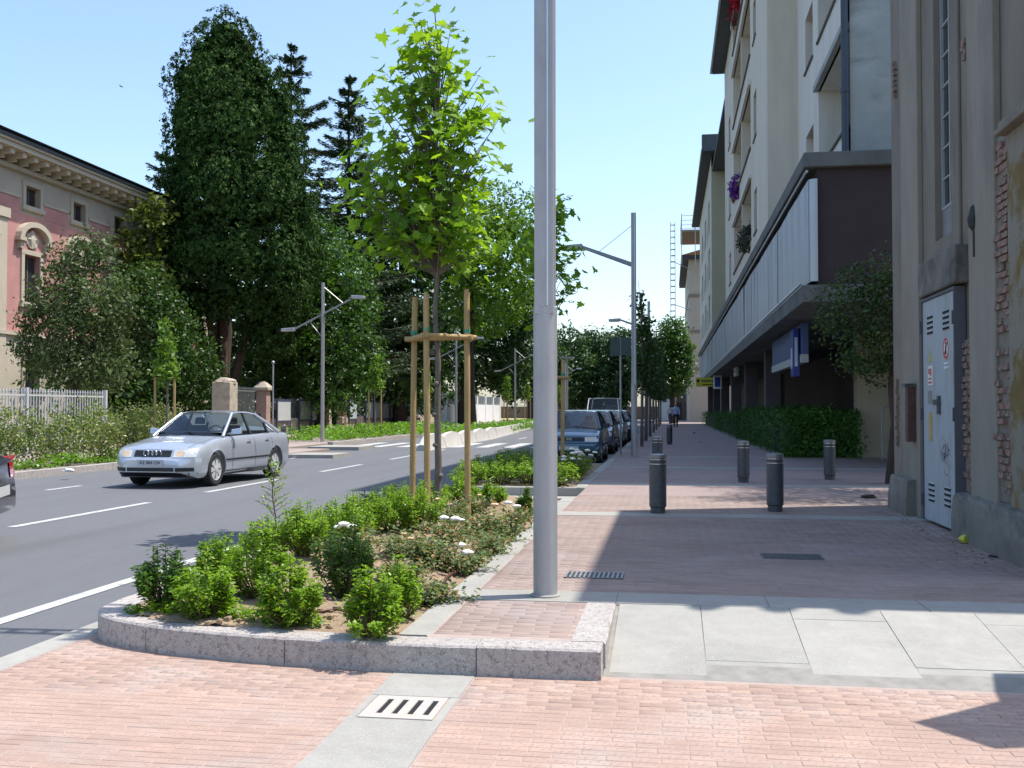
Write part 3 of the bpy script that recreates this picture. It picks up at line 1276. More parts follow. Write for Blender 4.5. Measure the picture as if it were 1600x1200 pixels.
# (u, v of the foot, width px, height px, dark?, label)
G1 = 'leafy green shrubs planted in the near flower bed'
SH = [
    (255, 946, 78, 92, 1, 'dark glossy shrub at the left tip of the curved kerb'),
    (318, 958, 88, 88, 0, 'round light green shrub second from the left tip of the kerb'),
    (402, 930, 92, 104, 0, 'tall light green shrub just behind the two shrubs at the kerb tip'),
    (456, 968, 84, 104, 0, 'narrow bright shrub at the front beside the brown hose'),
    (334, 893, 66, 62, 0, 'small shrub behind the left kerb beside the white edge line'),
    (534, 928, 92, 116, 1, 'shrub with a dark base below the big white rose'),
    (582, 986, 84, 98, 0, 'bright shrub at the front touching the granite kerb'),
    (620, 958, 72, 92, 0, 'bright shrub just behind the one touching the granite kerb'),
    (470, 872, 84, 76, 0, 'shrub in the middle rows left of the big white rose'),
    (545, 850, 84, 78, 0, 'pale shrub in the middle rows behind the big white rose'),
    (400, 868, 70, 62, 0, 'shrub in the left row beneath the tall twiggy seedling'),
    (612, 832, 80, 68, 0, 'shrub in the back rows left of the wooden stakes'),
    (520, 812, 66, 46, 1, 'dark shrub in the back left row by the road'),
    (585, 797, 68, 44, 1, 'dark shrub in the far left row below the tree stakes'),
    (655, 832, 74, 70, 0, 'shrub in front of the left hand tree stake'),
    (672, 800, 62, 44, 0, 'shrub at the foot of the middle tree stake'),
    (720, 792, 56, 46, 0, 'shrub between the sapling trunk and the right stake'),
    (768, 790, 44, 34, 0, 'little shrub just right of the right tree stake'),
    (822, 806, 32, 46, 1, 'small lone shrub beside the thick lamp post'),
]
for i, (u, v, w, h, dk, lab) in enumerate(SH):
    p = P(u, v, .2)
    k = (p - Vector((0, 0, CAMH))).length / 1600
    p.x = max(p.x, -3.42)
    z = bed_z(p.x, p.y) if in1(p.x, p.y) else .16
    shrub('shrub', lab, (p.x, p.y, z), w * k * 1.08, h * k * 1.04, int(1500 + 1400 * (w * k) / .4), leaf_bush2 if dk else leaf_bush, G1, 30 + i)
# a few extra ones that fill the rows behind
for i, (u, v, w, h, lab) in enumerate([(575, 822, 80, 60, 'shrub in the thick of the back rows before the far dark ones'), (500, 838, 80, 60, 'shrub in the thick of the left rows behind the seedling'),
                                     (630, 800, 70, 48, 'shrub close to the left stake at the back of the bed'), (440, 842, 66, 50, 'low shrub at the road edge near the seedling')]):
    p = P(u, v, .2)
    k = (p - Vector((0, 0, CAMH))).length / 1600
    p.x = max(p.x, -3.42)
    shrub('shrub', lab, (p.x, p.y, bed_z(p.x, p.y)), w * k * 1.25, h * k * 1.05, 1900, leaf_bush, G1, 80 + i)
for i in range(13):
    x = -3.4 + (i % 4) * .52 + rnd.uniform(-.1, .1)
    y = 17.5 + (i // 4) * 1.5 + rnd.uniform(-.3, .3)
    o = shrub('shrub', 'low bright green shrub in the second flower bed before the blue car', (x, y, bed2_z(x, y)), .72, .48, 1100, leaf_bush, 'low green shrubs planted in the second flower bed', 120 + i, .06)

# rose bushes
def rose(label, loc, w, h, blooms, seed, n=900):
    q = random.Random(seed)
    t = T('rose_bush', label, 'rose bush', loc, group='white rose bushes in the flower beds')
    x, y, z = loc
    st = MB()
    tips = []
    for k in range(12):
        a = q.uniform(0, 6.28)
        r = w * .5 * math.sqrt(q.random())
        e = Vector((x + r * math.cos(a), y + r * math.sin(a), z + h * q.uniform(.4, 1)))
        s0 = Vector((x, y, z - .02))
        st.tube([s0, s0.lerp(e, .5) + Vector((0, 0, .04)), e], [.005, .004, .002], 4)
        tips.append((s0, e))
    st.build('stems', stem_m, t)['kind'] = 'stuff'
    Pt, Nn = [], []
    for _ in range(n):
        s0, e = q.choice(tips)
        p = s0.lerp(e, q.uniform(.25, 1.05)) + Vector((q.gauss(0, .05), q.gauss(0, .05), q.gauss(0, .03)))
        Pt.append(p)
        Nn.append(Vector((q.gauss(0, .5), q.gauss(0, .5), 1)).normalized())
    V, F = leaves(np.array(Pt), np.array(Nn), np.array([.045 * q.uniform(.6, 1.3) for _ in Pt]), .55, .3)
    np_obj('foliage', V, F, leaf_rose, t)
    for (dx, dy, dz, r, old) in blooms:
        b = MB()
        for k in range(9):
            a = k * 2.4
            rr = r * (.35 + .65 * k / 9)
            b.blob((x + dx + .5 * rr * math.cos(a), y + dy + .5 * rr * math.sin(a), z + dz - rr * .15), (r * .55, r * .55, r * .35), seed + k, .25, 0, 4)
        b.build('rose_bloom', petal_o if old else petal, t, smooth=180)
    return t


RO = [
    ((540, 880), .42, .30, [(-.02, 0, .34, .05, 0), (.04, .02, .32, .045, 0), (-.08, .03, .31, .035, 0)], 'rose bush carrying the big white bloom cluster amid the shrubs'),
    ((700, 850), .5, .26, [(-.04, 0, .24, .05, 0), (.06, .03, .23, .055, 0), (.13, 0, .22, .03, 0)], 'rose bush with white blooms in front of the stakes'),
    ((722, 885), .5, .24, [(-.02, 0, .22, .045, 0), (.05, -.06, .17, .05, 0)], 'rose bush with two white blooms nearest the brick pavement'),
    ((800, 820), .5, .26, [(.05, 0, .25, .05, 0), (-.2, .05, .26, .05, 1), (.08, -.05, .15, .035, 0), (-.06, .1, .28, .05, 0)], 'rose bush with white and faded blooms right of the stakes'),
    ((660, 885), .5, .22, [(-.1, 0, .2, .03, 1)], 'withering rose bush in the middle of the bed'),
    ((690, 930), .42, .18, [], 'sparse flowerless rose bush by the front right of the bed'),
    ((750, 835), .5, .22, [(.1, 0, .2, .03, 1)], 'browning rose bush just left of the pale inner kerb'),
    ((630, 870), .46, .24, [(.0, 0, .22, .03, 1)], 'browning rose bush behind the bright front shrubs'),
    ((765, 856), .42, .2, [], 'flowerless low rose bush beside the inner kerb halfway along the bed'),
    ((742, 805), .46, .24, [(.05, 0, .23, .03, 1)], 'rose bush with one faded bloom just behind the right stake foot'),
    ((785, 838), .4, .18, [], 'small flowerless rose bush close to the thick lamp post'),
    ((640, 912), .36, .18, [], 'flowerless rose bush between the two bright front shrubs and the brown one'),
    ((690, 815), .5, .28, [(-.05, 0, .27, .035, 1)], 'rose bush with a faded bloom at the foot of the sapling'),
]
for i, ((u, v), w, h, bl_, lab) in enumerate(RO):
    w *= 1.35
    p = P(u, v, .2)
    rose(lab, (p.x, p.y, bed_z(p.x, p.y)), w, h, bl_, 200 + i)
for i, (u, v) in enumerate([(893, 745), (908, 740), (915, 735)]):
    p = P(u, v, .2)
    rose(['white rose bush at the right end of the second bed nearest the lamp post', 'white rose bush in front of the blue car headlight', 'white rose bush below the blue car bumper'][i],
         (p.x, p.y, .17), .6, .5, [(rnd.uniform(-.2, .2), rnd.uniform(-.2, .2), rnd.uniform(.3, .55), .06, 0) for _ in range(6)], 240 + i, 250)

# low weeds along the kerb and the tall seedling
Pt, Nn = [], []
for k in range(2200):
    a = rnd.random()
    x = -3.4 + 1.35 * a + rnd.gauss(0, .05)
    y = 6.02 - .22 * a + abs(rnd.gauss(0, .07))
    if rnd.random() < .55:
        x, y = rnd.uniform(-3.4, -1.6), 5.75 + rnd.random() ** 1.3 * 7
        if math.sin(x * 7) * math.sin(y * 5 + x) < rnd.uniform(-.2, .8):
            continue
    if in1(x, y):
        Pt.append((x, y, bed_z(x, y) + rnd.uniform(.01, .06)))
        Nn.append(Vector((rnd.gauss(0, .5), rnd.gauss(0, .5), 1)).normalized())
V, F = leaves(np.array(Pt), np.array(Nn), np.full(len(Pt), .035), .6, .2)
tag(np_obj('weeds', V, F, leaf_bush), 'low weeds creeping along the inside of the curved kerb', None, None, 'stuff')

sp = P(428, 842, .2)
se = T('seedling', 'tall thin twiggy seedling standing above the shrubs by the road', 'seedling', (sp.x, sp.y, .2))
mb = MB()
Pt, Nn, Tp = [], [], []
zz0, zz1 = .2, PY(420, 715, sp.y).z
stem = [(sp.x + .02 * math.sin(k), sp.y, zz0 + (zz1 - zz0) * k / 8) for k in range(9)]
mb.tube(stem, [.009 - .0008 * k for k in range(9)], 5)
for k in range(26):
    f = .25 + .72 * k / 26
    a = k * 2.4
    b = Vector((sp.x, sp.y, zz0 + (zz1 - zz0) * f))
    L = (.26 * (1 - f) + .05) * rnd.uniform(.7, 1.1)
    e = b + Vector((math.cos(a) * L, math.sin(a) * L, L * .5))
    mb.tube([b, e], [.004, .002], 4)
    for j in range(9):
        Pt.append(b.lerp(e, .25 + .8 * j / 9) + Vector((rnd.gauss(0, .012), rnd.gauss(0, .012), rnd.gauss(0, .012))))
        Nn.append(Vector((rnd.gauss(0, .6), rnd.gauss(0, .6), 1)).normalized())
mb.build('stem', stem_m, se)
V, F = leaves(np.array(Pt), np.array(Nn), np.full(len(Pt), .036), .5, .2)
np_obj('foliage', V, F, leaf_bush, se)

# ------------------------------------------------------------------ bollards and covers
def bollard(name, label, loc, group):
    t = T(name, label, 'bollard', loc, group=group)
    b = MB()
    b.lathe([(.092, -.02), (.092, .07), (.107, .085), (.107, .60), (.098, .604), (.098, .622), (.107, .626), (.107, .655), (.098, .659), (.098, .677), (.107, .681)], 26, loc)
    b.build('post', iron, t, smooth=35)
    c = MB()
    c.lathe([(.1075, .6815), (.1075, .722), (.100, .732), (.04, .738)], 26, loc)
    c.build('cap', M('bollard_cap', (.22, .225, .23), .4, .1, 6, metal=.5), t, smooth=35)
    for z in (.606, .661):
        r = MB()
        r.lathe([(.0985, z), (.1005, z + .002), (.1005, z + .012), (.0985, z + .014)], 24, loc)
        r.build('band', steel, t, smooth=35)
    return t


bl0 = bollard('bollard', 'dark iron bollard nearest on the left of the pavement', (-.14, 12.95, .16), 'iron bollards on the pavement')
for x, y, lab in ((1.33, 13.4, 'dark iron bollard nearest to the right, in front of the metal door side'), (1.31, 18.7, 'dark iron bollard in the dappled shade between two others'),
                  (2.93, 19.6, 'dark iron bollard farthest right before the hedge'), (-.24, 21.5, 'dark iron bollard hiding behind the nearest left one'),
                  (.02, 38.5, 'small dark bollard far along the shaded pavement')):
    c = copy_tree(bl0)
    c.location = (x, y, .16)
    c['label'] = lab
lb = copy_tree(bl0)
lb.location = (-14.6, 37.5, .13)
lb['label'] = 'dark bollard on the left pavement under the notice boards'
lb['group'] = 'bollard across the road'

cover_m = M('cover_iron', (.10, .098, .10), .6, .2, 20, .003, 80, metal=.4)
mc = T('manhole_cover', 'rectangular dark iron cover set in the shaded brick pavement', 'manhole cover', (1.05, 9.3, .16))
mb = MB()
mb.box(.80, 1.32, 9.12, 9.46, .12, .163)
mb.build('frame', cover_m, mc)
mb = MB()
for i in range(12):
    for j in range(7):
        mb.box(.826 + i * .04, .826 + i * .04 + .026, 9.148 + j * .042, 9.148 + j * .042 + .026, .163, .1665)
mb.build('tread', cover_m, mc)
gc = T('grating_cover', 'pale metal grating cover beside the foot of the thick lamp post', 'grating', (-.6, 8, .16))
mb = MB()
for i in range(13):
    mb.box(-.80 + i * .036, -.80 + i * .036 + .014, 7.86, 8.14, .155, .1675)
for j in range(5):
    mb.box(-.80, -.354, 7.86 + j * .068, 7.86 + j * .068 + .012, .155, .1665)
mb.build('bars', M('grating_metal', (.30, .29, .28), .5, .1, 9, metal=.5), gc)
mb = MB()
mb.box(-.805, -.35, 7.855, 8.145, .12, .1615)
mb.build('pit', dark_gap, gc)

# ------------------------------------------------------------------ old plastered building on the right
plas = M('old_plaster', (.218, .193, .157), .92, .14, 3, .006, 26, stain=(.10, .09, .08), stain_scale=1.3, stain_pos=(.48, .8), stretch=(1, 1, .4))
plas_l = M('old_plaster_light', (.272, .248, .203), .92, .12, 3, .006, 26, stain=(.15, .135, .115), stain_scale=1.2, stain_pos=(.5, .82), stretch=(1, 1, .35))
old_brick = M('old_brick', (.22, .10, .075), .92, .25, 14, .006, 60, rand=.4, stain=(.27, .235, .195), stain_scale=11, stain_pos=(.42, .56))
brick_bed = M('brick_bed_mortar', (.22, .195, .165), .95, .25, 14, .008, 50)
XW = 2.95


def yu(u, X=XW):
    return PX(u, 600, X).y


ob = T('old_building', 'decayed plaster building with pilasters, exposed brick and a metal door', 'building', (3.1, 8.2, .16))
WE = yu(1394, 3.0)
mb = MB()
mb.box(3.20, 9.5, 8.2, WE, .1, 8.55)
mb.build('wall_core', plas, ob)
mb = MB()
wy0, wy1 = yu(1487, 3.0), yu(1461, 3.0)
wz0, wz1 = PX(1475, 318, 3.0).z, 7.6
wall_open(mb, face_w(3.02), 8.2, WE, .16, 8.55, [(wy0, wy1, wz0 - .35, wz1)], .17)
wall_open(mb, lambda a, b, d: (a, WE, b), 3.02, 3.3, .16, 8.55, [])
mb.build('wall', plas, ob)


def strip(u0, u1, X, mat, z0=.16, z1=8.55, name='pilaster'):
    m = MB()
    m.box(X, 3.021, yu(u1, X), yu(u0, X), z0, z1)
    return m.build(name, mat, ob, bevel=.012)


strip(1410, 1436, 2.955, plas_l)
strip(1489, 1501, 2.985, plas, z0=2.72)
strip(1515, 1556, 2.945, plas_l)
m = MB()
ny1 = yu(1577, 2.93)
cz_ = PX(1585, 182, 2.93).z
m.box(2.93, 3.021, 8.2, ny1, .16, cz_ - .10)
m.build('corner_pilaster', ochre, ob, bevel=.01)
m = MB()
m.box(2.955, 3.021, 8.2, ny1 - .02, cz_ + .02, 8.55)
m.build('corner_pilaster', plas, ob)
m = MB()
m.box(2.84, 3.021, 8.2, ny1 + .06, cz_ - .1, cz_ - .05)
m.box(2.87, 3.021, 8.2, ny1 + .04, cz_ - .05, cz_ + .02)
m.build('capital', plas, ob, bevel=.012)
# plinth
m = MB()
pl = [(8.2, 11.0), (13.02, 14.0)]
for a, b in pl:
    n = max(2, int((b - a) / .12))
    rows = []
    for i in range(n + 1):
        y = a + (b - a) * i / n
        j = rnd.uniform(-.012, .012)
        rows.append([(2.83 + j, y, .1), (2.83 + j * .6, y, .36), (2.845 + rnd.uniform(-.012, .012), y, .56 + rnd.uniform(-.015, .015)), (2.86, y, .60 + rnd.uniform(-.02, .02)), (3.05, y, .62)])
    m.grid(rows)
    m.add([rows[0][k] for k in range(5)] + [(3.05, a, .1)], [(0, 1, 2, 3, 4, 5)])
    m.add([rows[-1][k] for k in range(5)] + [(3.05, b, .1)], [(0, 1, 2, 3, 4, 5)])
    m.build('plinth', conc_d, ob)
    m = MB()
# eave slab above the frame, with its round antefixes
m = MB()
m.box(2.95, 9.5, 8.2, WE, 8.55, 8.72)
m.build('roof_slab', plas, ob)
m = MB()
for x in (3.75, 4.22, 4.68):
    m.lathe([(.02, 0), (.09, .02), (.11, .12), (.08, .22), (.02, .25)], 12, (x, 8.16, 8.45))
m.build('antefix', plas, ob)
# exposed brick
sm = {}
for (u0, u1, v0, v1, X, edge) in ((1500, 1521, 530, 782, 2.972, 0), (1555, 1580, 205, 850, 2.955, 1)):
    ya, yb = yu(u1, X), yu(u0, X)
    yc = (ya + yb) / 2
    zt, zb = PX((u0 + u1) / 2, v0, X).z, max(.62, PX((u0 + u1) / 2, v1, X).z)
    m = MB()
    m.box(X + .022, 3.021, ya + .02, yb - .02, zb, zt)
    m.build('brick_backing', brick_bed, ob)
    z = zb + .005
    k = 0
    while z < zt - .07:
        cut = .045 * (math.sin(z * 5 + edge) + math.sin(z * 13)) * (1 if edge else .5)
        a, b = ya + .015, yb - .015 + cut
        parts = [(a, a + (b - a) * (.62 if k % 2 else .36)), (a + (b - a) * (.62 if k % 2 else .36), b)]
        for (p, q) in parts:
            if rnd.random() < (.30 if edge else .2):
                continue
            L = round((q - p - .010) / .03) * .03
            if L < .03:
                continue
            if L not in sm:
                bb = MB()
                bb.box(-.02, .035, -L / 2, L / 2, -.027, .027)
                me = bb.mesh('brick', mats=[old_brick])
                sm[L] = me
            inst('brick', sm[L], ob, (X + .012 + rnd.uniform(-.010, .014), (p + q) / 2, z + .03), (rnd.gauss(0, .03), rnd.gauss(0, .05), rnd.gauss(0, .05)), (1, 1, rnd.uniform(.85, 1.05)))
        z += .069
        k += 1
# small broken patch higher up and red patch beside the left corner
for (u, v, w, h, X, n) in ((1505, 75, .22, .22, 2.985, 4), (1400, 640, .10, .9, 2.99, 13), (1396, 120, .1, .5, 2.985, 7)):
    p = PX(u, v, X)
    for k in range(n):
        L = .12
        if L not in sm:
            bb = MB()
            bb.box(-.02, .035, -L / 2, L / 2, -.027, .027)
            sm[L] = bb.mesh('brick', mats=[old_brick])
        inst('brick', sm[L], ob, (X + .008, p.y + rnd.uniform(-w / 2, w / 2) * .6, p.z + (k - n / 2) * h / n), (rnd.gauss(0, .05), 0, rnd.gauss(0, .05)), (1, rnd.uniform(.5, 1.0), 1))
# tall window
f = face_w(3.0)
ww = MB()
ww.mbox(f, wy0, wy1, wz0 - .35, wz0, .10, .17)
ww.build('sloping_sill', M('sill_grey', (.22, .225, .235), .9, .2, 4), ob)
w = window(ob, f, wy0 + .01, wy1 - .01, wz0, wz1 - .02, .09, M('window_iron', (.36, .38, .39), .6, .1, 5), glass_w, nv=1, nh=10, t=.03)
# lintel over the door, patch box at left of it
m = MB()
m.box(2.87, 3.025, yu(1497, 2.9) - .03, yu(1441, 2.9) + .06, 2.74, 3.13)
m.build('lintel', conc_d, ob, bevel=.02)
m = MB()
m.box(2.86, 3.022, 12.98, 13.12, 1.06, 1.72)
m.build('meter_box', M('meter_rust', (.11, .055, .045), .8, .3, 9), ob)
m = MB()
m.box(2.82, 3.022, 12.95, 13.15, 1.725, 1.765)
m.build('meter_hood', conc_d, ob)
m = MB()
m.lathe([(.012, 0), (.05, .05), (.06, .12), (.03, .24), (.012, .26)], 10, (2.945, yu(1525), PX(1525, 360, XW).z))
m.build('dark_stain_hook', M('tar', (.03, .035, .035), .7, .2, 9), ob)
m = MB()
m.cyl((2.938, yu(1526), PX(1526, 360, XW).z), (2.938, yu(1526), PX(1526, 400, XW).z), .012, n=5)
m.build('tar_run', M('tar', (.03, .035, .035)), ob)

# metal double door
door_m = M('door_grey_paint', (.39, .43, .455), .55, .08, 3, stain=(.28, .29, .27), stain_scale=4, stain_pos=(.52, .74), stretch=(1, 1, .3))
dr = T('metal_door', 'pale grey steel double door with louvres, stickers and a lock', 'door', (2.92, 12.25, .17))
dy0, dy1 = yu(1491, 2.9), yu(1441, 2.9)
dym = (dy0 + dy1) / 2
f = face_w(2.90)
m = MB()
m.mbox(f, dy0 - .035, dy0, .19, 2.72, -.005, .11)
m.mbox(f, dy1, dy1 + .035, .19, 2.72, -.005, .11)
m.mbox(f, dy0, dy1, 2.69, 2.72, -.004, .11)
m.build('door_frame', M('door_frame_dark', (.10, .105, .12), .6, .1, 5), dr)
for (a, b) in ((dy0 + .006, dym - .004), (dym + .004, dy1 - .006)):
    m = MB()
    m.mbox(f, a, b, .20, 2.685, .012, .05)
    lf = m.build('door_leaf', door_m, dr, bevel=.004)
    c = (a + b) / 2
    for z0 in (2.30, .42):
        for k in range(4):
            s = MB()
            s.mbox(f, c - .12, c + .12, z0 + k * .058, z0 + k * .058 + .026, .006, .013)
            s.build('louvre_slot', dark_gap, lf)
            s = MB()
            s.hexa([f(c - .125, z0 + k * .058 + .026, .004), f(c + .125, z0 + k * .058 + .026, .004), f(c + .125, z0 + k * .058 + .026, .012), f(c - .125, z0 + k * .058 + .026, .012),
                    f(c - .125, z0 + k * .058 + .036, .010), f(c + .125, z0 + k * .058 + .036, .010), f(c + .125, z0 + k * .058 + .036, .012), f(c - .125, z0 + k * .058 + .036, .012)])
            s.build('louvre_lip', door_m, lf)
for z in (.42, 1.4, 2.4):
    for y in (dy0 - .012, dy1 + .012):
        m = MB()
        m.mbox(f, y - .018, y + .018, z - .07, z + .07, -.02, .012)
        m.build('hinge', M('hinge_dark', (.07, .075, .09), .6), dr)
m = MB()
m.mbox(f, dym - .10, dym + .09, 1.50, 1.56, -.03, .012)
m.mbox(f, dym - .09, dym - .02, 1.40, 1.60, -.015, .012)
m.build('lock', M('hinge_dark', (.07, .075, .09), .6), dr)
# stickers
yr, yl_ = (dy0 + dym) / 2, (dym + dy1) / 2
m = MB()
m.lathe([(.115, -.001), (.115, .004)], 24, (2.908, yr, 2.10), axis='x')
pr = m.build('prohibition_sign', white, dr)
vs_, fs_ = [], []
for k in range(28):
    t = 2 * math.pi * k / 28
    for r in (.086, .113):
        vs_.append((2.9055, yr + r * math.cos(t), 2.10 + r * math.sin(t)))
for k in range(28):
    a = 2 * k
    b = 2 * ((k + 1) % 28)
    fs_.append((a, a + 1, b + 1, b))
m = MB()
m.add(vs_, fs_)
d1 = Vector((0, .707, .707))
d2 = Vector((0, .707, -.707))
c0 = Vector((2.905, yr, 2.10))
m.add([c0 - d2 * .10 - d1 * .012, c0 + d2 * .10 - d1 * .012, c0 + d2 * .10 + d1 * .012, c0 - d2 * .10 + d1 * .012], [(0, 1, 2, 3)])
m.build('red_ring', red_m, pr)
m = MB()
m.mbox(f, yr - .02, yr + .02, 2.03, 2.13, .0035, .0045)
m.lathe([(.02, 0), (.02, .001)], 12, (2.9035, yr, 2.155), axis='x')
m.build('hand_symbol', black, pr)
for z in (1.93, 1.885):
    m = MB()
    m.mbox(f, yr - .09, yr + .09, z, z + .024, .006, .012)
    m.build('white_sticker', white, dr)
m = MB()
m.mbox(f, yl_ - .10, yl_ + .10, 1.72, 1.94, .006, .012)
ds2 = m.build('danger_sticker', white, dr)
for (p, q, z0, z1) in ((-.07, .07, 1.745, 1.765), (-.07, .07, 1.79, 1.805), (-.06, -.01, 1.83, 1.91), (.01, .07, 1.85, 1.91)):
    m = MB()
    m.mbox(f, yl_ + p, yl_ + q, z0, z1, .0045, .0055)
    m.build('red_print', red_m, ds2)
m = MB()
m.prism([(2.906, yl_ - .08, 1.99), (2.906, yl_ + .08, 1.99), (2.906, yl_, 2.12)], (.006, 0, 0))
m.build('warning_triangle', M('sign_yellow_faded', (.45, .42, .14), .6), dr)
m = MB()
m.mbox(f, yl_ - .05, yl_ + .11, 1.52, 1.66, .006, .012)
m.build('grey_sticker', M('sticker_grey', (.25, .26, .24), .7, .2, 20), dr)
m = MB()
m.mbox(f, yl_ - .06, yl_ + .06, 1.10, 1.42, .006, .012)
m.build('ochre_sticker', M('sticker_ochre', (.48, .33, .10), .6, .12, 9), dr)
# peeled marks low on the right leaf
m = MB()
for k in range(26):
    y, z = yr + rnd.gauss(.06, .09), .95 + rnd.gauss(0, .11)
    a = rnd.uniform(0, 3.1)
    l, w2 = rnd.uniform(.015, .05), rnd.uniform(.004, .010)
    ca, sa = math.cos(a), math.sin(a)
    m.add([(2.9105, y + ca * l - sa * w2, z + sa * l + ca * w2), (2.9105, y + ca * l + sa * w2, z + sa * l - ca * w2), (2.9105, y - ca * l + sa * w2, z - sa * l - ca * w2), (2.9105, y - ca * l - sa * w2, z - sa * l + ca * w2)], [(0, 1, 2, 3)])
m.build('peeled_paint', M('hinge_dark', (.07, .075, .09), .6), dr)

p = P(1510, 849, .16)
m = MB()
m.blob((p.x, p.y, .20), (.065, .055, .045), 5, .35, 0, 6)
tag(m.build('crumpled_bag', M('yellow_plastic', (.55, .55, .03), .35, .15, 8), smooth=40, loc=(p.x, p.y, .16)), 'crumpled yellow plastic scrap on the pavement by the plinth', 'litter')
m = MB()
m.tube([P(1545, 868, .17), P(1562, 871, .168), P(1584, 874, .17)], .008, 5)
tag(m.build('black_stick', dark_gap, loc=P(1562, 871, .17)), 'thin black stick lying at the foot of the plinth', 'litter')
for (u, v, lab, c) in ((1085, 677, 'small reddish scrap of litter far down the shaded pavement', (.2, .07, .04)), (1093, 690, 'small pale scrap of litter on the shaded pavement', (.5, .5, .6)), (1357, 778, 'small dark leaf scrap on the dappled pavement', (.03, .03, .02))):
    p = P(u, v, .16)
    m = MB()
    m.blob((p.x, p.y, .18), (.10, .08, .03), u, .4, 0, 5)
    tag(m.build('litter_scrap', M('litter%d' % u, c, .7, .2, 9), loc=(p.x, p.y, .16)), lab, 'litter')
Pt, Nn = [], []
for k in range(120):
    y = rnd.uniform(9, 13.6)
    Pt.append((2.80 - abs(rnd.gauss(0, .14)), y, .166))
    Nn.append((rnd.gauss(0, .2), rnd.gauss(0, .2), 1))
V, F = leaves(np.array(Pt), unit(np.array(Nn)), np.array([rnd.uniform(.015, .05) for _ in Pt]), .5, .2)
tag(np_obj('dry_leaves', V, F, M('dry_leaf', (.16, .10, .05), .9, .2, 9)), 'scattered dry leaves along the foot of the old wall', None, None, 'stuff')

# flat awning added unseen off the right edge to shadow the bricks
aw = T('shadow_occluder', 'flat square awning on a post added unseen outside the right edge to cast a shadow', 'occluder', (3.2, 5.6, 0))
k_ = 2.8
ox, oy = k_ / math.tan(SUN_EL) * math.cos(SUN_AZ), k_ / math.tan(SUN_EL) * math.sin(SUN_AZ)
poly = [(1.72 + ox, 5.86 + oy, k_), (1.63 + ox, 5.42 + oy, k_), (1.13 + ox, 5.0 + oy, k_), (1.39 + ox, 4.66 + oy, k_), (2.3 + ox, 4.95 + oy, k_), (2.5 + ox, 5.9 + oy, k_)]
m = MB()
m.prism(poly, (0, 0, .06))
m.build('occluder_sheet', galv, aw)
m = MB()
m.cyl((2.2 + ox, 5.3 + oy, 0), (2.2 + ox, 5.3 + oy, k_), .04)
m.build('post', galv_d, aw)

# ------------------------------------------------------------------ apartment building
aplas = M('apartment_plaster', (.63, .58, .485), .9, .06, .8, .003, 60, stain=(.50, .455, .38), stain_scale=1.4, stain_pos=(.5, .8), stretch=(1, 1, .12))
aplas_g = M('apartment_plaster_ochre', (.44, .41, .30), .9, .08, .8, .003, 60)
awhite = M('apartment_white', (.66, .635, .58), .85, .05, 1, stain=(.50, .48, .43), stain_scale=1.6, stain_pos=(.52, .8), stretch=(1, 1, .12))
stained = M('stained_concrete', (.34, .36, .345), .9, .14, 1.1, .004, 30, stain=(.12, .14, .135), stain_scale=.55, stain_pos=(.5, .72), stretch=(1, 1, 1.6))
brown = M('brown_panel', (.045, .028, .030), .75, .15, 2)
brown_l = M('brown_column', (.085, .070, .072), .8, .15, 2)
slab_m = M('podium_slab', (.125, .13, .125), .9, .25, 1.4, .005, 25, stain=(.05, .055, .05), stain_scale=1.1, stain_pos=(.52, .72))
screen_m = M('metal_screen', (.42, .44, .465), .45, .10, 1.1, metal=.3, rand=.06, stain=(.33, .35, .37), stain_scale=3, stretch=(1, 1, .12))
roof_m = M('roof_eave_dark', (.06, .07, .08), .8, .15, 2)
shutter = M('window_frame_brown', (.12, .06, .04), .7, .15, 3)

ap = T('apartment_building', 'long cream apartment block with a metal screened storey above dark shops', 'building', (3, 21.2, .1))
XA, XB = 2.85, 3.70
# bay wall A (Y 30.16..52.5)
lz = [(7.4, 9.45), (10.55, 12.70), (13.8, 16.05), (17.05, 18.2)]
wz = [(7.30, 8.72), (10.43, 11.95), (13.72, 15.05)]
opsA = [(36.2, 45.6, a, b, 1.5) for a, b in lz] + [(33.9, 35.0, a, b, .22) for a, b in wz] + [(47.8, 49.2, a, b, .22) for a, b in wz]
m = MB()
wall_open(m, face_w(XA), 30.16, 52.5, 6.6, 18.6, opsA, .2)
m.build('bay_wall', aplas, ap)
m = MB()
wall_open(m, face_s(30.16), XA, XB + .002, 6.6, 18.6, [], .2)
m.build('bay_side', aplas, ap)
for a, b in lz:
    m = MB()
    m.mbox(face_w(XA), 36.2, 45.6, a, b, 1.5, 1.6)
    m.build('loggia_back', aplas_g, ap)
    for y in (37.6, 43.0):
        window(ap, face_w(XA), y, y + 1.3, a, a + 2.0, 1.42, shutter, glass_w, 1, 0, .09)
    m = MB()
    m.mbox(face_w(XA), 40.6, 40.9, a, b, .003, 1.5)
    m.build('loggia_pier', aplas, ap)
    m = MB()
    m.mbox(face_w(XA), 36.0, 45.8, b, b + .16, -.10, .05)
    m.build('loggia_lintel', awhite, ap)
    m = MB()
    m.mbox(face_w(XA), 36.1, 45.7, a - .06, a, -.06, .1)
    m.build('parapet_coping', slab_m, ap)
for a, b in wz:
    for y in (33.9, 47.8):
        window(ap, face_w(XA), y, y + (1.1 if y < 40 else 1.4), a, b, .14, shutter, glass_w, 1, 0, .07)
        m = MB()
        m.mbox(face_w(XA), y - .06, y + (1.16 if y < 40 else 1.46), a - .05, a, -.04, .14)
        m.build('window_sill', slab_m, ap)
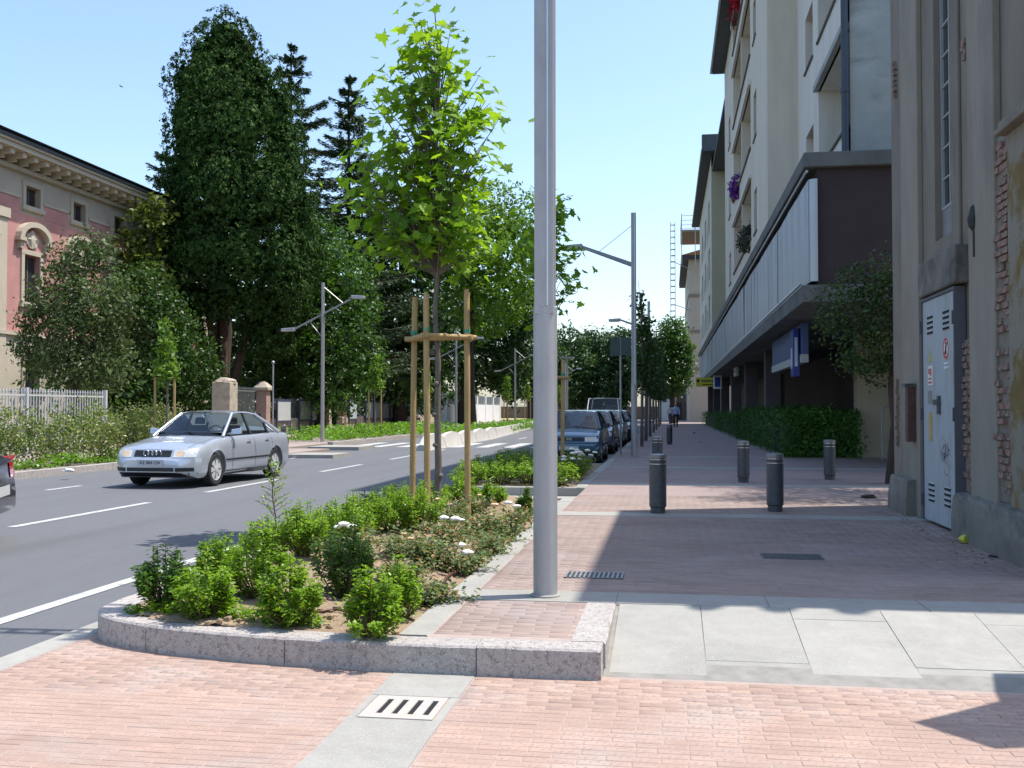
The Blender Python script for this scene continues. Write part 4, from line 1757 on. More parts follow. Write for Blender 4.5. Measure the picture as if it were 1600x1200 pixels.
# recessed wall B (Y 21.9..30.16) with corner loggias
wb = [(7.35, 8.80), (10.55, 12.0), (13.75, 15.2)]
lb_ = [(6.66, 6.7), (7.35, 9.35), (10.55, 12.55), (13.75, 15.75), (16.95, 18.4)]
yb0, yb1 = 22.0, 26.1
opsB = [(27.0, 28.45, a, b, .3) for a, b in wb] + [(yb0, yb1, a + .02, b, 1.4) for a, b in lb_[1:]]
m = MB()
wall_open(m, face_w(XB), 21.9, 30.16, 6.6, 18.6, opsB, .3)
m.build('recessed_wall', awhite, ap)
for a, b in wb:
    window(ap, face_w(XB), 27.0, 28.45, a, b, .20, M('window_frame_ochre', (.30, .17, .07), .7), glass_w, 1, 0, .09)
    m = MB()
    m.mbox(face_w(XB), 26.92, 28.53, a - .05, a, -.05, .2)
    m.build('window_sill', slab_m, ap)
for a, b in lb_[1:]:
    m = MB()
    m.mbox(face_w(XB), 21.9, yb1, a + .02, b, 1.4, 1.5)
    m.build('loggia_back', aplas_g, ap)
    window(ap, face_w(XB), 23.4, 25.0, a + .05, a + 1.9, 1.33, shutter, glass_w, 1, 0, .1)
    m = MB()
    m.mbox(face_w(XB), 21.92, yb1 + .03, a - .03, a + .02, -.05, .1)
    m.build('parapet_coping', slab_m, ap)
    m = MB()
    m.mbox(face_w(XB), 21.92, yb1 + .1, b, b + .15, -.12, .05)
    m.build('loggia_lintel', stained, ap)
# end wall
m = MB()
wall_open(m, face_s(21.88), XB + .04, 16, 6.6, 18.6, [], .2)
m.build('end_wall', stained, ap)
m = MB()
m.box(5.2, 16, 21.9, 95, 6.7, 18.6)
m.build('block_core', aplas, ap)
m = MB()
m.cyl((3.62, 21.80, 6.65), (3.62, 21.80, 18.4), .075, n=10)
for z in (8.0, 10.6, 13.2, 15.8):
    m.cyl((3.62, 21.80, z), (3.62, 21.80, z + .1), .09, n=10)
m.build('downpipe', M('downpipe_dark', (.05, .065, .085), .5, .1, 3, metal=.3), ap, smooth=50)
# middle and far sections
m = MB()
wall_open(m, face_w(4.0), 52.5, 69, 6.6, 17.3, [(55 + 4 * k, 56.4 + 4 * k, a, b, .2) for k in range(3) for a, b in wz])
wall_open(m, face_s(69), XA, 4.0, 6.6, 17.6, [], .2)
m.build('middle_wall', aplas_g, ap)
opsC = [(72 + 7 * k, 74.6 + 7 * k, a, b, 1.2) for k in range(3) for a, b in lz[:3]] + [(76 + 7 * k, 77.2 + 7 * k, a, b, .2) for k in range(3) for a, b in wz]
m = MB()
wall_open(m, face_w(XA), 69, 95, 6.6, 18.3, opsC)
m.build('far_wall', aplas, ap)
for o_ in opsC:
    window(ap, face_w(XA), o_[0], o_[1], o_[2], o_[3], o_[4] - .1, shutter, glass_w, 1, 0, .1)
for k in range(3):
    for a, b in wz:
        window(ap, face_w(4.0), 55 + 4 * k, 56.4 + 4 * k, a, b, .14, shutter, glass_w, 1, 0, .08)
m = MB()
m.prism([(2.28, 20.5, 18.55), (2.28, 52.8, 18.55), (2.28, 52.8, 18.75), (2.28, 20.5, 18.75)], (13, 0, .0))
m.box(2.26, 16, 20.5, 52.9, 18.602, 18.78)
m.build('eave_slab', roof_m, ap)
m = MB()
m.box(2.9, 16, 53, 69.5, 17.3, 17.55)
m.box(2.2, 16, 67.5, 96, 18.32, 18.6)
m.box(2.2, 16, 67.5, 68.2, 18.6, 19.4)
m.build('eave_slab', roof_m, ap)
m = MB()
for (y0, y1, z) in ((20.5, 52.9, 18.66), (67.5, 96, 18.4)):
    m.tube([(2.20, y0, z), (2.20, y1, z)], .07, 8)
m.build('gutter', M('gutter_zinc', (.30, .32, .34), .4, .1, 3, metal=.5), ap)
# podium: slab, screens, ledge, columns, recessed shop fronts
m = MB()
m.box(2.70, 16, 21.1, 96, 6.32, 6.62)
m.build('podium_roof_slab', slab_m, ap, bevel=.02)
m = MB()
m.box(2.97, 16, 21.25, 96, 3.95, 6.32)
m.build('podium_wall', brown, ap)
m = MB()
m.box(2.66, 16, 21.12, 96, 3.60, 3.95)
m.build('podium_ledge', slab_m, ap, bevel=.02)
m = MB()
m.tube([(2.64, 21.1, 3.985), (2.64, 96, 3.985)], .03, 8)
m.tube([(2.76, 21.15, 6.24), (2.76, 96, 6.24)], .03, 8)
m.build('rail_pipe', M('rail_pale', (.5, .52, .54), .35, .05, 4, metal=.6), ap)
pm = MB()
rows = []
for k in range(33):
    y = k / 32 * 1.19
    rows.append([(.035 * (1 if (k // 2) % 2 else 0), y, 0), (.035 * (1 if (k // 2) % 2 else 0), y, 2.06)])
pm.grid(rows)
pme = pm.mesh('screen_panel', mats=[screen_m])
for k in range(62):
    inst('screen_panel', pme, ap, (2.80 + rnd.uniform(-.006, .006), 21.2 + k * 1.2, 4.02), (0, rnd.uniform(-.008, .008), rnd.uniform(-.004, .004)))
m = MB()
rows = []
for k in range(7):
    a = k / 6 * math.pi / 2
    rows.append([(2.80 + .16 * (1 - math.cos(a)), 21.2 - .10 * math.sin(a), 4.02), (2.80 + .16 * (1 - math.cos(a)), 21.2 - .10 * math.sin(a), 6.08)])
m.grid(rows)
m.build('screen_corner', M('screen_corner', (.42, .44, .47), .4, .08, 2, metal=.5), ap, smooth=60)
for k, y in enumerate((38.2, 48, 58.5, 70, 82, 93)):
    m = MB()
    m.box(3.45, 4.0, y - .3, y + .3, .1, 3.6)
    m.build('column', brown_l, ap, bevel=.02)
m = MB()
m.box(6.4, 16, 29.4, 96, .1, 3.6)
m.build('shop_front', brown, ap)
m = MB()
m.box(5.05, 16, 28.9, 29.38, .1, 3.6)
m.build('pale_end_wall', M('beige_wall', (.40, .36, .29), .9, .08, 1.2, stain=(.28, .26, .22), stain_scale=.9, stain_pos=(.55, .8)), ap)
m = MB()
m.box(3.95, 4.08, 38.6, 44, 2.75, 3.6)
m.build('shop_fascia', M('fascia_ochre', (.22, .17, .10), .8, .2, 2), ap)
m = MB()
m.box(3.98, 4.2, 38.6, 39.1, .1, 2.75)
m.build('shop_pier', M('pier_pale', (.35, .35, .35), .8, .1, 2), ap)
# flowers hanging from the loggias
def flowers(label, y, z, c, X=2.80):
    m_ = leafmat('petals_%s' % label.split()[0], sc3(c, .7), c, .3, (1.2, 1.2, 1.2))
    B = [(X, y, z, .25, .55, .42), (X, y + 1.6, z + .1, .22, .6, .4), (X - .05, y - .5, z - .4, .2, .3, .3)]
    Pt, Nn = crown_points(B, 900, 5, .08)
    V, F = leaves(Pt, Nn, np.full(len(Pt), .10), .8, .2)
    t = T('hanging_flowers', label, 'flowers', (X, y, z))
    np_obj('blossom', V, F, m_, t)
    mb = MB()
    mb.box(X - .1, X + .12, y - .7, y + 2.2, z - .28, z - .12)
    mb.build('flower_box', M('flower_box', (.12, .09, .07), .8), t)


p = PX(1150, 293, 2.8)
flowers('purple flowers spilling from a loggia high on the apartment block', p.y - .6, p.z, (.16, .03, .30))
p = PX(1150, 8, 2.8)
flowers('red flowers at the top loggia under the apartment eave', p.y - .6, p.z, (.5, .02, .05))
p = PX(1166, 372, 2.8)
flowers('leafy potted plants on the lowest loggia parapet', p.y - .6, p.z, (.06, .08, .05))

# shop signs
sb = M('sign_blue', (.015, .035, .22), .45, .08, 3)
sbl = M('sign_blue_pale', (.05, .085, .22), .4, .08, 3)
sg = T('shop_sign', 'long blue shop sign with a pale strip under the podium ledge', 'sign', (3.2, 29, 2.7))
m = MB()
m.box(3.16, 3.30, 25.2, 32.4, 2.78, 3.52)
m.build('sign_board', sbl, sg)
m = MB()
m.box(3.14, 3.30, 25.2, 32.4, 2.58, 2.775)
m.build('pale_strip', M('sign_pale', (.38, .40, .40), .5, .08, 3), sg)
m = MB()
py_ = PX(1240, 520, 3.0).y
m.box(2.98, 3.135, py_, py_ + .5, 2.25, 3.42)
m.build('projecting_sign', sb, sg, bevel=.02)
m = MB()
m.box(2.974, 2.98, py_ + .12, py_ + .38, 2.45, 2.95)
m.box(3.02, 3.09, py_ - .006, py_, 2.5, 3.2)
m.build('sign_emblem', M('sign_emblem_white', (.55, .58, .62), .4), sg)
for (lab, u, v, w, h, c, X) in (('grey framed shop sign left of the brown column', 1188, 548, .9, .62, (.22, .25, .26), 3.9), ('small white sign beside the second column', 1150, 574, 1.1, .9, (.50, .53, .55), 3.4), ('grey narrow shop sign next to the framed one', 1176, 563, .9, .8, (.16, .19, .2), 3.9)):
    p = PX(u, v, X)
    g = T('shop_sign', lab, 'sign', p)
    m = MB()
    m.box(p.x - .06, p.x + .06, p.y - w, p.y + w, p.z - h / 2, p.z + h / 2)
    m.build('sign_board', M('sign_c%d' % u, c, .5, .15, 4), g)
    m = MB()
    for k in range(3):
        m.box(p.x - .068, p.x - .06, p.y - w * .7, p.y + w * (.2 + .2 * k), p.z - h * .3 + k * h * .25, p.z - h * .22 + k * h * .25)
    m.build('sign_print', M('sign_print_dark', (.06, .07, .08), .6), g)
p = PX(1102, 597, 2.3)
g = T('yellow_sign', 'yellow projecting shop sign with black lettering at the far end of the hedge', 'sign', p)
m = MB()
k = .045
m.box(p.x - 13 * k, p.x + 13 * k, p.y - .1, p.y + .1, p.z - 6.5 * k, p.z + 6.5 * k)
m.build('sign_board', M('sign_yellow', (.50, .45, .02), .5, .05, 4), g)
m = MB()
for i_ in range(7):
    m.box(p.x - .22 + i_ * .105, p.x - .22 + i_ * .105 + .07, p.y - .112, p.y - .1, p.z + .0, p.z + .14)
m.build('print_line', black, g)
m = MB()
m.lathe([(.10, 0), (.10, .01)], 14, (p.x - .45, p.y - .11, p.z + .08), axis='y')
m.box(p.x - .2, p.x + .5, p.y - .11, p.y - .1, p.z - .2, p.z - .14)
m.build('sign_mark', black, g)
p = PX(1121, 597, 3.0)
g = T('blue_sign', 'small blue and white square sign beside the yellow sign', 'sign', p)
m = MB()
m.box(p.x - .26, p.x + .26, p.y - .06, p.y + .06, p.z - .42, p.z + .42)
m.build('sign_board', white, g)
m = MB()
m.box(p.x - .17, p.x + .17, p.y - .07, p.y - .06, p.z - .3, p.z + .3)
m.build('blue_mark', sb, g)

# beige house at the far end with tiled roof, lift mast and scaffold
hb = T('beige_house', 'tall beige house with belts and an orange tiled roof beyond the apartments', 'building', (2.2, 110, 0))
m = MB()
m.box(2.15, 14, 110, 135, 0, 17.4)
m.build('wall', M('beige_house_wall', (.52, .45, .36), .9, .06, .6), hb)
m = MB()
for z in (5.6, 9.6, 13.4):
    m.box(2.08, 14, 109.9, 135, z, z + .3)
m.build('belt', M('belt_brown', (.28, .23, .18), .9), hb)
m = MB()
m.box(1.4, 14, 109.2, 136, 17.4, 17.75)
m.build('eave', roof_m, hb)
m = MB()
m.prism([(1.35, 109.1, 17.752), (14, 109.1, 17.752), (14, 109.1, 21.2)], (0, 27, 0))
m.build('tiled_roof', M('terracotta_tiles', (.45, .20, .10), .9, .2, 3), hb)
for zz in (3.2, 7.2, 11.2, 14.8):
    window(hb, face_w(2.15), 114, 115.2, zz, zz + 1.6, -.02, shutter, glass_w, 1, 0, .1)
lm = T('hoist_mast', 'slim lattice hoist mast standing against the sky by the beige house', 'hoist', (.45, 104, 0))
m = MB()
for dx in (-.22, .22):
    for dy in (-.22, .22):
        m.cyl((.45 + dx, 104 + dy, 0), (.45 + dx, 104 + dy, 20.3), .035, n=5)
m.build('mast_rails', galv, lm)
m = MB()
z = .2
while z < 20.2:
    for (a, b) in (((-.22, -.22), (.22, -.22)), ((-.22, .22), (.22, .22)), ((-.22, -.22), (-.22, .22)), ((.22, -.22), (.22, .22))):
        m.cyl((.45 + a[0], 104 + a[1], z), (.45 + b[0], 104 + b[1], z), .035, n=4)
    z += .62
m.build('mast_rungs', galv, lm)
m = MB()
for zz in (13.0, 17.3):
    m.cyl((.6, 104, zz - 1), (2.3, 109.9, zz - 1), .04, n=4)
m.build('wall_ties', galv, lm)
sf = T('scaffold', 'roof edge scaffold platform with railings above the beige house', 'scaffold', (2.6, 100, 18))
m = MB()
for zz in (19.1, 19.5, 19.95, 20.4):
    m.cyl((1.3, 101, zz), (4.5, 101, zz), .035, n=4)
    m.cyl((1.3, 101, zz), (1.3, 110, zz), .035, n=4)
for xx in (1.3, 2.6, 4.5):
    m.cyl((xx, 101, 15.6), (xx, 101, 20.6), .04, n=4)
m.build('scaffold_tubes', galv, sf)
m = MB()
m.box(1.3, 4.5, 101, 109, 18.8, 19.0)
m.build('platform', M('scaffold_board', (.25, .19, .14), .9), sf)

# ------------------------------------------------------------------ hedge in front of the shops
leaf_hedge = leafmat('leaf_hedge', (.026, .080, .014), (.07, .165, .026), .25, (1.3, 1.4, .5), .4, .25, .9)


def hedge(name, label, boxes, n, size, mat, base):
    t = T(name, label, 'hedge', base)
    Pt, Nn = [], []
    for (x0, x1, y0, y1, z0, z1, share) in boxes:
        k = int(n * share)
        q = rng.random((k, 3))
        side = rng.integers(0, 5, k)
        dep = np.abs(rng.normal(size=k)) * .10
        nn = np.zeros((k, 3))
        for s_, ax_, val in ((0, 0, 0), (1, 0, 1), (2, 1, 0), (3, 2, 1), (4, 2, 1)):
            mk = side == s_
            q[mk, ax_] = val
            nn[mk, ax_] = 1 if val else -1
        p = np.array([x0, y0, z0]) + q * np.array([x1 - x0, y1 - y0, z1 - z0])
        bump = .10 * np.sin(p[:, 1] * 2.1 + 3 * np.sin(p[:, 0] * 2)) + .07 * np.sin(p[:, 1] * 5.3 + p[:, 2] * 4) + .05 * np.sin(p[:, 0] * 7.1 + p[:, 1] * 9)
        p = p - nn * dep[:, None] + nn * bump[:, None] + rng.normal(size=(k, 3)) * .035
        Pt.append(p)
        Nn.append(unit(nn + rng.normal(size=(k, 3)) * .6 + np.array([0, 0, .3])))
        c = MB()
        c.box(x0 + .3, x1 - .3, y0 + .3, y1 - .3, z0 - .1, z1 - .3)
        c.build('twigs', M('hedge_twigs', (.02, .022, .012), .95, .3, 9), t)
    V, F = leaves(np.concatenate(Pt), np.concatenate(Nn), size * (0.6 + .8 * rng.random(sum(len(x) for x in Pt))), .5, .3)
    np_obj('foliage', V, F, mat, t)
    return t


hedge('clipped_hedge', 'dense dark green clipped hedge along the shops', [(3.0, 5.0, 28.2, 46, .16, 1.42, .6), (2.9, 4.2, 46.3, 66, .16, 1.25, .25), (2.9, 4.2, 66.3, 92, .16, 1.2, .15)], 34000, .085, leaf_hedge, (3.5, 30, .16))

# crowd barrier
cb = T('crowd_barrier', 'grey steel crowd barrier standing before the beige wall', 'barrier', (5.6, 26.8, .16))
m = MB()
by = 26.4
x0 = PY(1378, 700, by).x
zt = PY(1385, 634, by).z
m.tube([(x0, by, .2), (x0, by, zt - .15), (x0 + .05, by, zt - .04), (x0 + .16, by, zt), (x0 + 1.9, by, zt), (x0 + 2.05, by, zt - .1), (x0 + 2.05, by, .2)], .022, 8)
m.tube([(x0, by, .36), (x0 + 2.05, by, .36)], .018, 6)
m.build('frame', galv_d, cb, smooth=60)
for k in range(11):
    m = MB()
    m.cyl((x0 + .17 * (k + 1), by, .36), (x0 + .17 * (k + 1), by, zt), .008, n=6)
    m.build('bar', galv_d, cb)
for xx in (x0 + .1, x0 + 1.95):
    m = MB()
    m.tube([(xx, by - .32, .175), (xx, by - .2, .22), (xx, by, .26), (xx, by + .2, .22), (xx, by + .32, .175)], .02, 6)
    m.build('foot', galv, cb)

# ------------------------------------------------------------------ trees
def tree(name, label, base, trunk_r, trunk_top, blobs, n, per, rc, size, mat, group=None, asp=.5, limbs=5, kind=None, core=True, tuft=None, tip=None, fill=0, fsize=1.0, **kw):
    q = random.Random(len(label))
    t = T(name, label, 'tree', base, group=group)
    b0, b1 = Vector(base), Vector(trunk_top)
    m = MB()
    pts = [b0.lerp(b1, k / 6) + Vector((q.gauss(0, .05), q.gauss(0, .05), 0)) for k in range(7)]
    m.tube(pts, [trunk_r * (1.25 if k == 0 else 1) * (1 - .7 * k / 6) for k in range(7)], 9)
    bl_ = sorted(blobs, key=lambda b: -b[3] * b[5])[:limbs]
    for b in bl_:
        c = Vector(b[:3])
        hz = max(b0.z + .3 * (b1.z - b0.z), min(b1.z, c.z - .4 * (b[5])))
        s0 = b0.lerp(b1, (hz - b0.z) / max(.01, b1.z - b0.z))
        m.tube([s0, s0.lerp(c, .5) + Vector((0, 0, .1)), c], [trunk_r * .45, trunk_r * .3, trunk_r * .12], 6)
    m.build('trunk', bark_d, t, smooth=70)
    big = blobs
    if tuft:
        blobs = tufts(blobs, tuft[0], tuft[1], n, .2 if tip else 0)
    Pt, Nn = crown_points(blobs, n, per, rc, **kw)
    tp_ = None if tip is None else np.tile(np.array(tip, float), (len(Pt), 1))
    V, F = leaves(Pt, Nn, size * (.6 + .8 * rng.random(len(Pt))), asp, .3, tp_)
    if fill:
        B = np.array([b[:6] for b in big], float)
        A = B[:, 3] * B[:, 5]
        i = rng.choice(len(B), size=fill, p=A / A.sum())
        d = unit(rng.normal(size=(fill, 3)))
        Q = B[i, :3] + d * B[i, 3:6] * (.80 * rng.random((fill, 1)) ** .4)
        V2, F2 = leaves(Q, unit(d + rng.normal(size=(fill, 3)) * .5), np.full(fill, fsize), .7, .3)
        V, F = np.concatenate([V, V2]), np.concatenate([F, F2 + len(V)])
    o = np_obj('crown', V, F, mat, t)
    return t


lf_cyp = leafmat('leaf_cypress', (.018, .048, .014), (.060, .112, .026), .10, (1.2, 1.3, .6), .75, .30, .35, spec=.1)
lf_spr = leafmat('leaf_spruce', (.034, .066, .034), (.085, .135, .066), .08, (1.1, 1.1, .7), .6)
lf_oak = leafmat('leaf_broad_mid', (.030, .075, .014), (.075, .150, .030), .30, (1.4, 1.5, .5), .4, .3, .3)
lf_dark = leafmat('leaf_broad_dark', (.020, .050, .012), (.055, .110, .024), .25, (1.3, 1.4, .5), .4, .3, .25)
lf_plane = leafmat('leaf_broad_light', (.065, .14, .018), (.16, .27, .038), .38, (1.5, 1.5, .5), .45, .3, .25)
lf_olive = leafmat('leaf_olive', (.045, .075, .022), (.105, .150, .055), .25, (1.2, 1.3, .7), .45, .25, .4)
lf_mag = leafmat('leaf_magnolia', (.04, .075, .012), (.13, .17, .030), .3, (1.3, 1.3, .5), .3)
lf_far = leafmat('leaf_far', (.026, .062, .020), (.055, .105, .034), .25, (1.3, 1.4, .6), .5, .25, .12)

# big cypress: many upright lobes
Yc = 52
L = [(q_[0], q_[1], q_[2] * .86, q_[3] * .9) + tuple(q_[4:]) for q_ in [(352, 62, 38, 36), (372, 85, 36, 45), (325, 95, 40, 50), (300, 130, 38, 45), (395, 130, 45, 55), (345, 145, 60, 60, -1), (290, 190, 30, 55), (430, 180, 38, 60), (370, 200, 60, 65, -2.2), (310, 235, 50, 65, -2),
     (440, 250, 42, 65), (285, 300, 38, 70, -1), (345, 300, 60, 70, -3), (410, 310, 55, 70, -2.6), (460, 330, 38, 70, -1), (270, 390, 36, 70, -1), (320, 400, 55, 65, -3), (380, 400, 55, 65, -3.2), (440, 410, 50, 65, -2.5), (475, 400, 28, 60),
     (265, 460, 30, 50), (300, 470, 42, 40, -2), (400, 470, 48, 40, -2), (445, 465, 38, 40, -1), (350, 455, 40, 35, -2.6), (378, 258, 46, 46, -1.5), (285, 520, 35, 35, -1), (415, 520, 42, 38, -1), (330, 200, 50, 60, -2), (386, 350, 46, 46, -1.5), (330, 350, 40, 40, -1.5)]]
cb_ = PY(345, 640, Yc)
ct_ = PY(350, 200, Yc)
t = tree('cypress', 'huge dark cypress with bulging lobes towering over the park wall', (cb_.x, Yc, .1), .55, (ct_.x, Yc, ct_.z), pblobs(Yc, L, .8), 330000, 10, .10, .14, lf_cyp, None, .55, 6, tuft=(2300, .46), tip=(0, 0, .9), depth=.08, rough=.5, up=.25, inner=.02, fill=22000, fsize=.40)
for k, (u0, u1) in enumerate(((332, 300), (348, 345), (360, 395), (340, 320))):
    m = MB()
    a, b = PY(u0, 620, Yc - .4), PY(u1, 450, Yc - .8)
    m.tube([a, a.lerp(b, .5) + Vector((.1, 0, 0)), b], [.30, .22, .12], 8)
    m.build('stem', M('bark_reddish', (.11, .065, .045), .95, .3, 8, .03, 22, stretch=(1, 1, .2)), t, smooth=70)


def spruce(name, label, u, vtop, vbot, hw, Y, tilt=.12, seed=0, n_w=26, sparse=1.0, pw=.6):
    q = random.Random(seed)
    top, bot = PY(u, vtop, Y), PY(u, vbot, Y)
    kk = (top - Vector((0, 0, CAMH))).length / 1600
    t = T(name, label, 'tree', (bot.x, Y, .1), group=None)
    m = MB()
    m.tube([(bot.x, Y, .1), (top.x, Y, top.z)], [.38, .03], 8)
    Pt, Nn, Tp = [], [], []
    H = top.z - bot.z
    for w in range(n_w):
        f = (w + .3) / n_w
        z = top.z - H * f
        R_ = hw * kk * (f ** pw) * q.uniform(.75, 1.1) + .15
        for k in range(11):
            if q.random() > sparse * (.9 if k < 9 else 1):
                continue
            a = q.uniform(0, 6.28)
            r_ = R_ * q.uniform(.6, 1.15)
            s0 = Vector((bot.x, Y, z))
            e = s0 + Vector((math.cos(a) * r_, math.sin(a) * r_, r_ * q.uniform(.05, .35) if f < .35 else r_ * q.uniform(-.25, .15)))
            md = s0.lerp(e, .5) + Vector((0, 0, -.08 * r_))
            m.tube([s0, md, e], [.05, .03, .012], 4)
            nn = int(34 + 52 * r_)
            for j in range(nn):
                g = q.random() ** .7
                p = s0.lerp(md, g * 2) if g < .5 else md.lerp(e, g * 2 - 1)
                side = Vector((-math.sin(a), math.cos(a), 0))
                sw = q.gauss(0, .16) * (1.15 - g) * min(2.2, r_)
                dr_ = -abs(q.gauss(0, .16))
                Pt.append(p + side * sw + Vector((0, 0, dr_)))
                Nn.append(Vector((q.gauss(0, .4), q.gauss(0, .4), 1)).normalized())
                Tp.append((e - s0).normalized() + side * sw * 2 + Vector((0, 0, -.35)))
    m.build('trunk', bark_d, t)
    V, F = leaves(np.array(Pt), np.array(Nn), .30 * (.6 + .8 * rng.random(len(Pt))), .28, .2, np.array([list(x) for x in Tp]))
    np_obj('crown', V, F, lf_spr, t)


spruce('spruce', 'dark spruce with upswept tips behind the right shoulder of the cypress', 455, 66, 560, 140, 63, seed=1, n_w=24, pw=.75)
spruce('spruce', 'dark spruce standing between the cypress and the young plane tree', 545, 118, 580, 135, 66, seed=5, n_w=24, pw=.7)
spruce('cedar', 'cedar with long drooping branches showing left of the cypress', 262, 240, 560, 100, 60, seed=9, n_w=16, sparse=.9, pw=.35)

GT = 'broadleaved trees of the park'
def ptree(name, label, u, Y, vb, r, blobs, n, size, mat, dz=1.0, rc=.45, per=14, group=GT, **kw):
    b = PY(u, vb, Y)
    top = PY(u, blobs[0][1], Y)
    extra = kw.pop('extra', [])
    return tree(name, label, (b.x, Y, .1), r, (b.x, Y, top.z), pblobs(Y, blobs, dz) + extra, n, per, rc, size, mat, group, **kw)


ptree('magnolia', 'glossy pale magnolia peeping out left of the cypress', 232, 47, 640, .25, [(225, 375, 30, 45), (240, 330, 22, 25), (215, 415, 25, 40), (235, 440, 35, 40)], 3200, .30, lf_mag, rc=.35)
ptree('olive_tree', 'bushy olive green tree in front of the pink villa', 120, 32, 640, .22, [(112, 420, 38, 46), (148, 398, 32, 34), (78, 480, 38, 46), (122, 490, 50, 56, -1), (175, 475, 36, 50), (64, 550, 38, 42), (112, 570, 52, 48, -1), (170, 560, 46, 52), (48, 510, 18, 26)], 13500, .15, lf_olive, rc=.28, per=10, depth=.3, inner=.2)
ptree('laurel_tree', 'dark laurel mass filling the gap between villa and cypress', 215, 45, 640, .3, [(220, 480, 45, 65), (255, 520, 50, 60), (190, 560, 45, 60), (240, 590, 70, 50), (300, 600, 50, 45), (150, 605, 35, 38), (310, 560, 30, 40)], 15000, .22, lf_dark)
ptree('park_tree', 'deep dark tree mass seen through the gap beside the cypress trunk', 330, 74, 640, .4, [(330, 500, 60, 60), (400, 520, 60, 60), (260, 520, 60, 60), (350, 570, 70, 50), (420, 590, 50, 40), (280, 590, 50, 40)], 14000, .42, lf_dark, rc=.6)
ptree('oak_tree', 'round mid green tree behind the left lamp post', 500, 56, 650, .35, [(500, 400, 48, 50), (520, 450, 60, 60, -1), (470, 460, 50, 60), (550, 500, 42, 60), (500, 530, 65, 60, -1.5), (440, 530, 42, 60), (560, 570, 35, 50), (450, 590, 45, 45), (520, 595, 55, 45, -1)], 42000, .23, lf_oak, rc=.25, per=8, tuft=(420, .75), fill=1200, fsize=.6)
ptree('park_tree', 'dark tall tree behind the young plane tree trunk', 625, 72, 640, .45, [(600, 370, 60, 60), (650, 420, 60, 65), (585, 450, 45, 60), (610, 510, 60, 70), (660, 520, 55, 65), (640, 590, 70, 45), (580, 590, 35, 45)], 32000, .34, lf_dark, rc=.4, per=9, tuft=(380, 1.1), fill=1200, fsize=.9)
ptree('park_tree', 'sunlit broad tree right of the young plane tree', 735, 78, 640, .45, [(745, 350, 62, 52), (700, 340, 50, 50), (790, 360, 52, 55), (760, 400, 65, 55, -2), (700, 420, 50, 55), (820, 400, 42, 50), (790, 450, 55, 45), (735, 470, 60, 45)], 42000, .32, lf_plane, rc=.35, per=8, tuft=(480, 1.1), fill=700, fsize=.8)
ptree('park_tree', 'dark tree under the sunlit one by the white wall', 720, 92, 640, .45, [(720, 500, 55, 50), (770, 520, 55, 45), (690, 540, 45, 50), (740, 570, 60, 40), (790, 570, 45, 45), (815, 480, 40, 40)], 20000, .40, lf_dark, rc=.6)
ptree('park_tree', 'bluish green tree far away right of the white wall', 830, 125, 640, .5, [(830, 560, 38, 48), (800, 590, 35, 40), (858, 575, 30, 50)], 9000, .5, lf_far, rc=.7)
GF = 'row of far trees closing the street'
ptree('far_tree', 'far rounded tree just right of the thick lamp post', 885, 140, 640, .5, [(888, 540, 28, 28), (900, 575, 32, 34), (875, 590, 30, 40), (890, 615, 34, 26)], 9000, .5, lf_far, rc=.7, group=GF)
ptree('far_tree', 'far rounded tree in the middle of the far row', 935, 145, 640, .5, [(930, 540, 28, 26), (945, 570, 32, 36), (920, 590, 30, 40), (935, 615, 36, 26)], 9000, .5, lf_far, rc=.7, group=GF)
ptree('far_tree', 'far rounded tree left of the second lamp post', 975, 140, 640, .5, [(970, 545, 26, 30), (985, 575, 28, 36), (965, 600, 30, 40)], 8000, .5, lf_far, rc=.7, group=GF)
ptree('street_end_tree', 'leafy tree at the street end below the hoist mast', 1050, 98, 640, .3, [(1052, 525, 22, 28), (1035, 560, 24, 34), (1066, 560, 18, 36), (1050, 590, 30, 28)], 9000, .32, lf_oak, rc=.5, group=GF)
# small tree beside the old building, with unseen upper lobes added to cast dapples
ptree('bushy_tree', 'dark bushy tree overhanging the gap beside the old building', 1395, 18.6, 735, .11, [(1345, 460, 48, 50), (1390, 440, 60, 55), (1310, 500, 38, 38), (1365, 520, 60, 50), (1340, 560, 30, 28), (1420, 510, 70, 65), (1385, 570, 42, 30), (1290, 480, 22, 24), (1560, 330, 110, 110, -2.6), (1540, 420, 90, 80, -1.8)], 26000, .085, leafmat('leaf_laurel_small', (.022, .055, .014), (.075, .125, .04), .25, (1.3, 1.3, .6), .4, .25, .9), rc=.16, per=9, depth=.35, inner=.25, group=None, extra=[(5.05, 16.6, 8.3, 1.2, 1.2, 1.0), (5.35, 18.8, 8.8, 1.25, 1.3, 1.0), (5.2, 17.6, 6.4, 1.2, 1.2, 1.1)])

# dark understorey behind the park wall
Pt, Nn = crown_points([(-25 + rnd.uniform(-1.5, 1.5), y, rnd.uniform(.8, 1.8), 2.2, 2.6, rnd.uniform(1.6, 3.0)) for y in range(40, 130, 3)], 26000, 12, .5)
V, F = leaves(Pt, Nn, .34 * (.6 + .8 * rng.random(len(Pt))), .5, .3)
tag(np_obj('undergrowth', V, F, lf_dark), 'dark undergrowth filling the park behind the wall', None, None, 'stuff')
